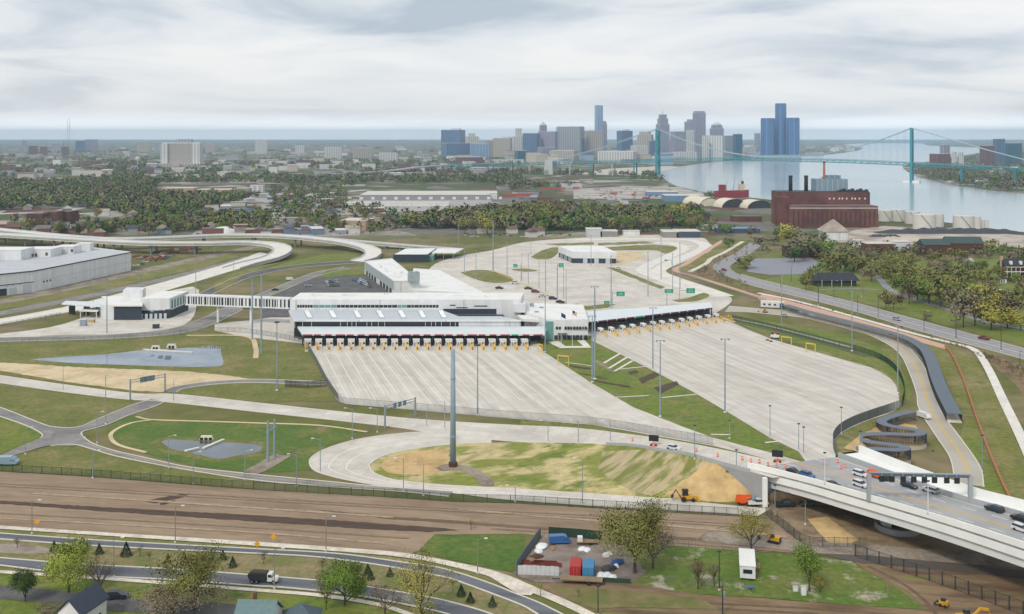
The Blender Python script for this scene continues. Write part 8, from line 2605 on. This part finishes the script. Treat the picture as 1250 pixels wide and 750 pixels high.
arc = [(13 * math.cos(math.pi * k / 10), 7.5 * math.sin(math.pi * k / 10)) for k in range(11)]
MB().add([(x, 0, z) for x, z in arc] + [(x, 22, z) for x, z in arc], [(k, k + 1, 12 + k, 11 + k) for k in range(10)] + [tuple(range(10, -1, -1))]).build('shell', M_WHITE_ROOF, th, smooth=True)
MB().box(0, -.1, 0, 4, .2, 3.5).build('door', M_GREY_ROOF, th)
for x0, x1, yb, h, wl_, rf_, lb, dp_ in ((198, 236, 235, 7, M_BEIGE, M_LROOF, 'brown-walled white-roofed store left of the far lot', 30), (240, 285, 236, 6, M_BEIGE, M_LROOF, 'long brown-walled store in the middle of the far lot', 30), (287, 304, 238, 11, mat('far_grey', C(150, 146, 142)), M_LROOF, 'grey office block beside the brown stores', 18),
          (305, 321, 235, 12, FAC['pale'], M_LROOF, 'pale office block right of the brown stores', 16), (716, 735, 289.5, 7.5, mat('far_white', C(196, 200, 204), var=.05), M_LROOF, 'taller white block at the far edge of the yard', 16), (733, 754, 289.5, 5.5, mat('far_grey'), M_LROOF, 'grey annex at the far edge of the yard', 16),
          (761, 781, 287.5, 4, M_WHITE, M_LROOF, 'small white shed at the far edge of the yard', 10), (810, 828, 290.5, 5.5, mat('far_grey'), M_LROOF, 'pale-roofed shed left of the blue-fronted shed', 24), (826, 855, 290.5, 6, mat('blue_dark', C(76, 88, 108)), M_LROOF, 'dark blue-fronted shed right of the yard bend', 24),
          (876, 928, 285, 4.5, mat('blue_dark'), M_BLUEW, 'long low blue shed in front of the docks', 20), (853, 876, 280, 4, M_WHITE, M_LROOF, 'low white shed in front of the docks', 12), (812, 858, 246.5, 9, M_BLUEW, M_LROOF, 'big pale blue riverside shed', 40), (790, 828, 239, 6, M_BLUEW, M_LROOF, 'long blue roofed quay shed', 30),
          (1058, 1092, 308, 7, M_BRICK, M_LROOF, 'dark red brick hall behind the park', 14), (1092, 1113, 308, 8.5, M_WHITE, M_LROOF, 'white fronted hall beside the dark red brick hall', 14), (960, 1002, 314.5, 9, M_BRICK_D, mat('tar_roof'), 'dark brick house hidden behind park trees', 14),
          (1040, 1056, 301, 5, M_WHITE, M_LROOF, 'low white wall block right of the pyramid-roofed store', 10), (600, 640, 200, 14, FAC['pale'], M_LROOF, 'pale office row under the left skyline', 40), (660, 690, 232, 4, mat('far_red', C(178, 96, 92)), mat('far_red'), 'row of red trailers right of the very long warehouse', 6),
          (612, 650, 240, 4, mat('far_red'), mat('far_red'), 'cluster of red trailers beside the white end block', 8), (663, 693, 275, 6, M_BEIGE, M_LROOF, 'long white-roofed house in the wooded belt', 12), (895, 930, 271, 6, M_BRICK, mat('tar_roof'), 'low red brick sheds left of the power station', 16)):
 shed(x0, x1, yb, h, wl_, rf_, lb, dp_)
# pyramid-roofed salt store, low dark-roofed hall, fort house
th = shed(1008, 1035, 294, 8, M_WHITE, M_LROOF, 'white store with a grey pyramid roof below the power station', 22, 'store')
MB().box(0, 11, 8.5, 25, 24, 11, top=(.05, .05)).build('pyramid_roof', mat('aggregate'), th)
th = thing('park_hall', 'low park hall with a broad dark hip roof', 'hall', W(1021, 352))
hc_ = W(1021, 350)
part(MB().box(hc_.x, hc_.y + 6, -.1, 27, 11, 4), 'wall', mat('green_wall', C(58, 74, 60)), th)
part(MB().add([(hc_.x - 15.5, hc_.y - 1, 3.8), (hc_.x + 15.5, hc_.y - 1, 3.8), (hc_.x + 15.5, hc_.y + 13, 3.8), (hc_.x - 15.5, hc_.y + 13, 3.8), (hc_.x - 10, hc_.y + 6, 8.5), (hc_.x + 13, hc_.y + 6, 8.5)], [(0, 1, 5, 4), (1, 2, 5), (2, 3, 4, 5), (3, 0, 4), (3, 2, 1, 0)]), 'roof', mat('dark_slate', C(58, 60, 70), var=.1, scale=.4), th)
for k in range(4):
 part(MB().tube((hc_.x - 10 + k * 6.5, hc_.y - 1.5, 0), (hc_.x - 10 + k * 6.5, hc_.y - 1.5, 4.5), .15, n=6), 'column', M_WHITE, th)
fp = W(1240, 338)
th = thing('fort_house', 'brick fort quarters with white porches and dormers at the right edge', 'house', fp)
part(MB().box(fp.x + 5, fp.y + 5, -.1, 27, 10, 8), 'wall', M_BRICK, th)
part(MB().add([(fp.x - 8.6, fp.y - 2.6, 7.9), (fp.x + 19, fp.y - 2.6, 7.9), (fp.x + 19, fp.y + 10.6, 7.9), (fp.x - 8.6, fp.y + 10.6, 7.9), (fp.x - 8.6, fp.y + 4, 12.5), (fp.x + 19, fp.y + 4, 12.5)], [(0, 1, 5, 4), (2, 3, 4, 5), (1, 2, 5), (3, 0, 4), (3, 2, 1, 0)]), 'roof', mat('dark_slate'), th)
for s in range(3):
 part(MB().box(fp.x - 4 + s * 7, fp.y - .8, 8.8, 1.6, 2.2, 2.4), 'dormer', M_SIDING, th)
for z in (3.6, 7.0):
 part(MB().box(fp.x + 5, fp.y - 1.6, z, 26, 3, .3), 'porch_floor', M_SIDING, th)
for k in range(9):
 part(MB().box(fp.x - 7.5 + k * 3.1, fp.y - 2.9, 0, .3, .3, 7.2), 'porch_post', M_SIDING, th)
part(MB().box(fp.x - 8.3, fp.y + 4, 0, 1.2, 2.4, 14), 'chimney', M_PINK, th)
win_p = MB()
for k in range(8):
 for z in (1, 4.6):
  part(MB().box(fp.x - 6 + k * 3.1, fp.y - .06, z, 1.1, .15, 1.8), 'window', M_DARKGLASS, th)
gp_ = W(1223, 346)
th = thing('gate_lodge', 'tiny white gate lodge with dark roof on the park lawn', 'lodge', gp_)
part(MB().box(gp_.x, gp_.y + 2, 0, 6.5, 3.5, 2.6), 'wall', M_SIDING, th)
part(MB().box(gp_.x, gp_.y + 2, 2.6, 5.0, 4.2, 2.2, top=(.3, .3)), 'roof', mat('dark_slate'), th)
for s in (-1.6, 0, 1.6):
 part(MB().box(gp_.x + s, gp_.y + .2, .3, .9, .15, 1.8), 'window', M_DARKGLASS, th)
o = MB().bar(W(1195, 342) + Vector((0, 0, 1)), W(1258, 343.5) + Vector((0, 0, 1)), 1, 2).build('brick_wall', M_BRICK_D)
tag(o, 'low dark red brick wall across the fort lawn', 'wall')
shed(1128, 1160, 311, 8, M_BRICK_D, mat('green_roof', C(70, 88, 88), var=.08), 'brick store with green-black roof behind the park', 16, 'store', 0, None, True)
shed(1158, 1200, 310.5, 9, M_BRICK_D, mat('green_roof'), 'long brick store with green-black roof behind the park', 18, 'store', -.1, None, True)
for i, (x, y) in enumerate(((1183, 320), (1169, 332))):
 car(W(x, y), .2, 'van', WHT, 'white camper on the far fort lawn, %s one' % ('upper' if i == 0 else 'lower'), s=1.4)
# ------------------------------------------------------------------ scattered houses, sheds, parked vehicles
walls = [mat('w_white', C(210, 208, 204)), mat('w_cream', C(196, 182, 160)), mat('w_brick', C(136, 92, 82)), mat('w_grey', C(160, 162, 166)), mat('w_blue', C(120, 138, 160))]
roofs = [mat('r_grey', C(122, 118, 118)), mat('r_brown', C(112, 90, 82)), mat('r_white', C(216, 214, 210)), mat('r_dark', C(80, 80, 86)), mat('r_tan', C(178, 164, 148))]
def block_mesh(gable):
 mb = MB().box(0, 0, -.02, 1, 1, 1.02)
 if gable:
  r_ = MB().add([(-.54, -.54, .98), (.54, -.54, .98), (.54, .54, .98), (-.54, .54, .98), (-.54, 0, 1.6), (.54, 0, 1.6)], [(0, 1, 5, 4), (2, 3, 4, 5), (1, 2, 5), (3, 0, 4), (3, 2, 1, 0)])
 else:
  r_ = MB().box(0, 0, 1.0, 1.03, 1.03, .05)
 return mb.mesh('wall', walls[0]), r_.mesh('roof', roofs[0])
BMG, BMF = block_mesh(True), block_mesh(False)
def scatter_blocks(poly, n, seed, sw, sd, sh, gable, name, label, group, wl_=None, rf_=None, ang=.3):
 rr = random.Random(seed)
 for x, y in poly_pts(poly, n, seed):
  if in_poly(river, x, y) or any(a < x < c and b < y < d for a, b, c, d in KEEP):
   continue
  th = thing(name, label, 'house' if name == 'house' else 'building', W(x, y), ang + rr.choice((0, math.pi / 2)) + rr.uniform(-.05, .05), group)
  w, d_, h = rr.uniform(*sw), rr.uniform(*sd), rr.uniform(*sh)
  ms = BMG if gable else BMF
  for nm, me, pal in (('wall', ms[0], wl_ or walls), ('roof', ms[1], rf_ or roofs)):
   o = obj(nm, me, th, scale=(w, d_, h))
   o.material_slots[0].link = 'OBJECT'
   o.material_slots[0].material = rr.choice(pal)
scatter_blocks([(0, 292), (330, 288), (330, 240), (0, 240)], 62, 21, (8, 13), (8, 12), (4, 6), True, 'house', 'small gabled house among the trees beyond the flyovers', 'houses beyond the flyovers')
scatter_blocks([(230, 288), (470, 286), (470, 240), (240, 240)], 80, 22, (12, 36), (8, 20), (4, 7), False, 'shed', 'low flat-roofed shed in the industrial blocks behind the flyover', 'sheds behind the flyover')
scatter_blocks([(620, 262), (700, 262), (860, 262), (860, 228), (640, 214), (600, 236)], 46, 23, (14, 44), (10, 22), (4, 8), False, 'shed', 'low shed in the riverside yards behind the wooded belt', 'riverside sheds')
scatter_blocks([(-40, 218), (600, 218), (600, 179), (-40, 179)], 230, 24, (18, 70), (15, 40), (6, 18), False, 'suburb_block', 'hazy flat-roofed block in the distant suburbs', 'distant suburb blocks', [FAC['pale'], FAC['tan'], FAC['grey'], FAC['brick'], walls[0]], roofs)
scatter_blocks([(600, 204), (930, 200), (930, 183), (600, 183)], 70, 25, (30, 70), (25, 50), (10, 40), False, 'downtown_block', 'hazy low block at the foot of the skyline', 'low blocks below the skyline', [FAC['pale'], FAC['tan'], FAC['grey'], FAC['mauve'], FAC['glass']], roofs, .4)
scatter_blocks([(985, 192), (1050, 183), (1048, 180), (985, 180)], 16, 26, (25, 60), (20, 40), (8, 22), False, 'riverside_block', 'hazy block on the river bank right of the glass cluster', 'far riverside blocks', [FAC['pale'], FAC['tan'], FAC['grey']])
scatter_blocks([(1160, 226), (1250, 234), (1300, 238), (1300, 200), (1180, 205)], 40, 27, (10, 26), (9, 16), (5, 9), True, 'house', 'house among the trees on the far river bank', 'far bank houses')
scatter_blocks([(655, 291), (700, 290), (640, 284), (560, 284)], 7, 28, (8, 12), (8, 11), (4.5, 6), True, 'house', 'white house at the edge of the wooded belt', 'houses by the wooded belt', [walls[0]])
def tiny_car(col):
 mb = MB()
 mb.use(paint(col))
 extr(mb, [(-2.3, .3), (2.3, .3), (2.3, .85), (1.1, .95), (-2.2, 1.0)], -.9, .9)
 mb.use(M_DARKGLASS)
 cab(mb, -1.9, -1.3, .4, 1.1, .95, 1.5, .85, .7)
 return mb.mesh('far_car')
TC = [tiny_car(c) for c in (WHT, WHT, SLV, GRY, RED_, BLU, NAV)]
truck_m = [MB().box(0, 0, .6, 12, 2.6, 3.2).mesh('trailer_box', m) for m in (walls[0], walls[0], paint(BLU), mat('far_red'), walls[3])]
for poly, n, seed, lb, gp in (([(230, 290), (440, 288), (420, 278), (330, 268), (250, 274)], 110, 31, 'car parked in the packed lot beyond the flyover', 'cars beyond the flyover'), ([(420, 262), (520, 262), (600, 248), (420, 246)], 34, 32, 'car in the lot beside the very long warehouse', 'cars by the long warehouse'),
       ([(600, 292), (700, 289), (700, 284), (560, 288)], 26, 33, 'car along the street behind the plaza', 'cars behind the plaza'), ([(700, 243), (800, 243), (826, 230), (760, 229)], 40, 34, 'car in the riverside quay yard', 'cars in the quay yard'), ([(165, 326), (250, 306), (262, 304), (180, 312)], 24, 35, 'wreck in the scrap yard beside the white warehouse', 'wrecks in the scrap yard')):
 for i, (x, y) in enumerate(poly_pts(poly, n, seed)):
  o = obj('parked_car', random.choice(TC), None, W(x, y) + Vector((0, 0, .22)), random.choice((.3, 1.87)) + random.uniform(-.1, .1))
  tag(o, lb, 'car', gp)
for poly, n, seed, lb, gp in (([(210, 245), (330, 247), (420, 240), (330, 237)], 26, 41, 'box trailer in the far lot left of the very long warehouse', 'trailers in the far lot'), ([(240, 286), (420, 284), (330, 272)], 16, 42, 'box trailer in the packed lot beyond the flyover', 'trailers beyond the flyover'), ([(620, 262), (800, 250), (800, 236), (640, 226)], 22, 43, 'box trailer in the riverside yards', 'trailers in the riverside yards')):
 for i, (x, y) in enumerate(poly_pts(poly, n, seed)):
  o = obj('box_trailer', random.choice(truck_m), None, W(x, y) + Vector((0, 0, .22)), random.choice((.3, 1.87)))
  tag(o, lb, 'trailer', gp)
HM = [lumpy(1, 3.2, m, 70 + i) for i, m in enumerate((mat('rust'), M_BRICK_D, M_DIRT_B, M_GRAVEL))]
for i, (x, y) in enumerate(poly_pts([(162, 322), (215, 311), (262, 303), (200, 306), (165, 312)], 22, 45)):
 o = obj('scrap_heap', random.choice(HM), None, W(x, y), random.uniform(0, 3), (1.4, 1, 1))
 tag(o, 'rusty scrap heap in the yard beside the white warehouse', 'heap', 'scrap heaps')
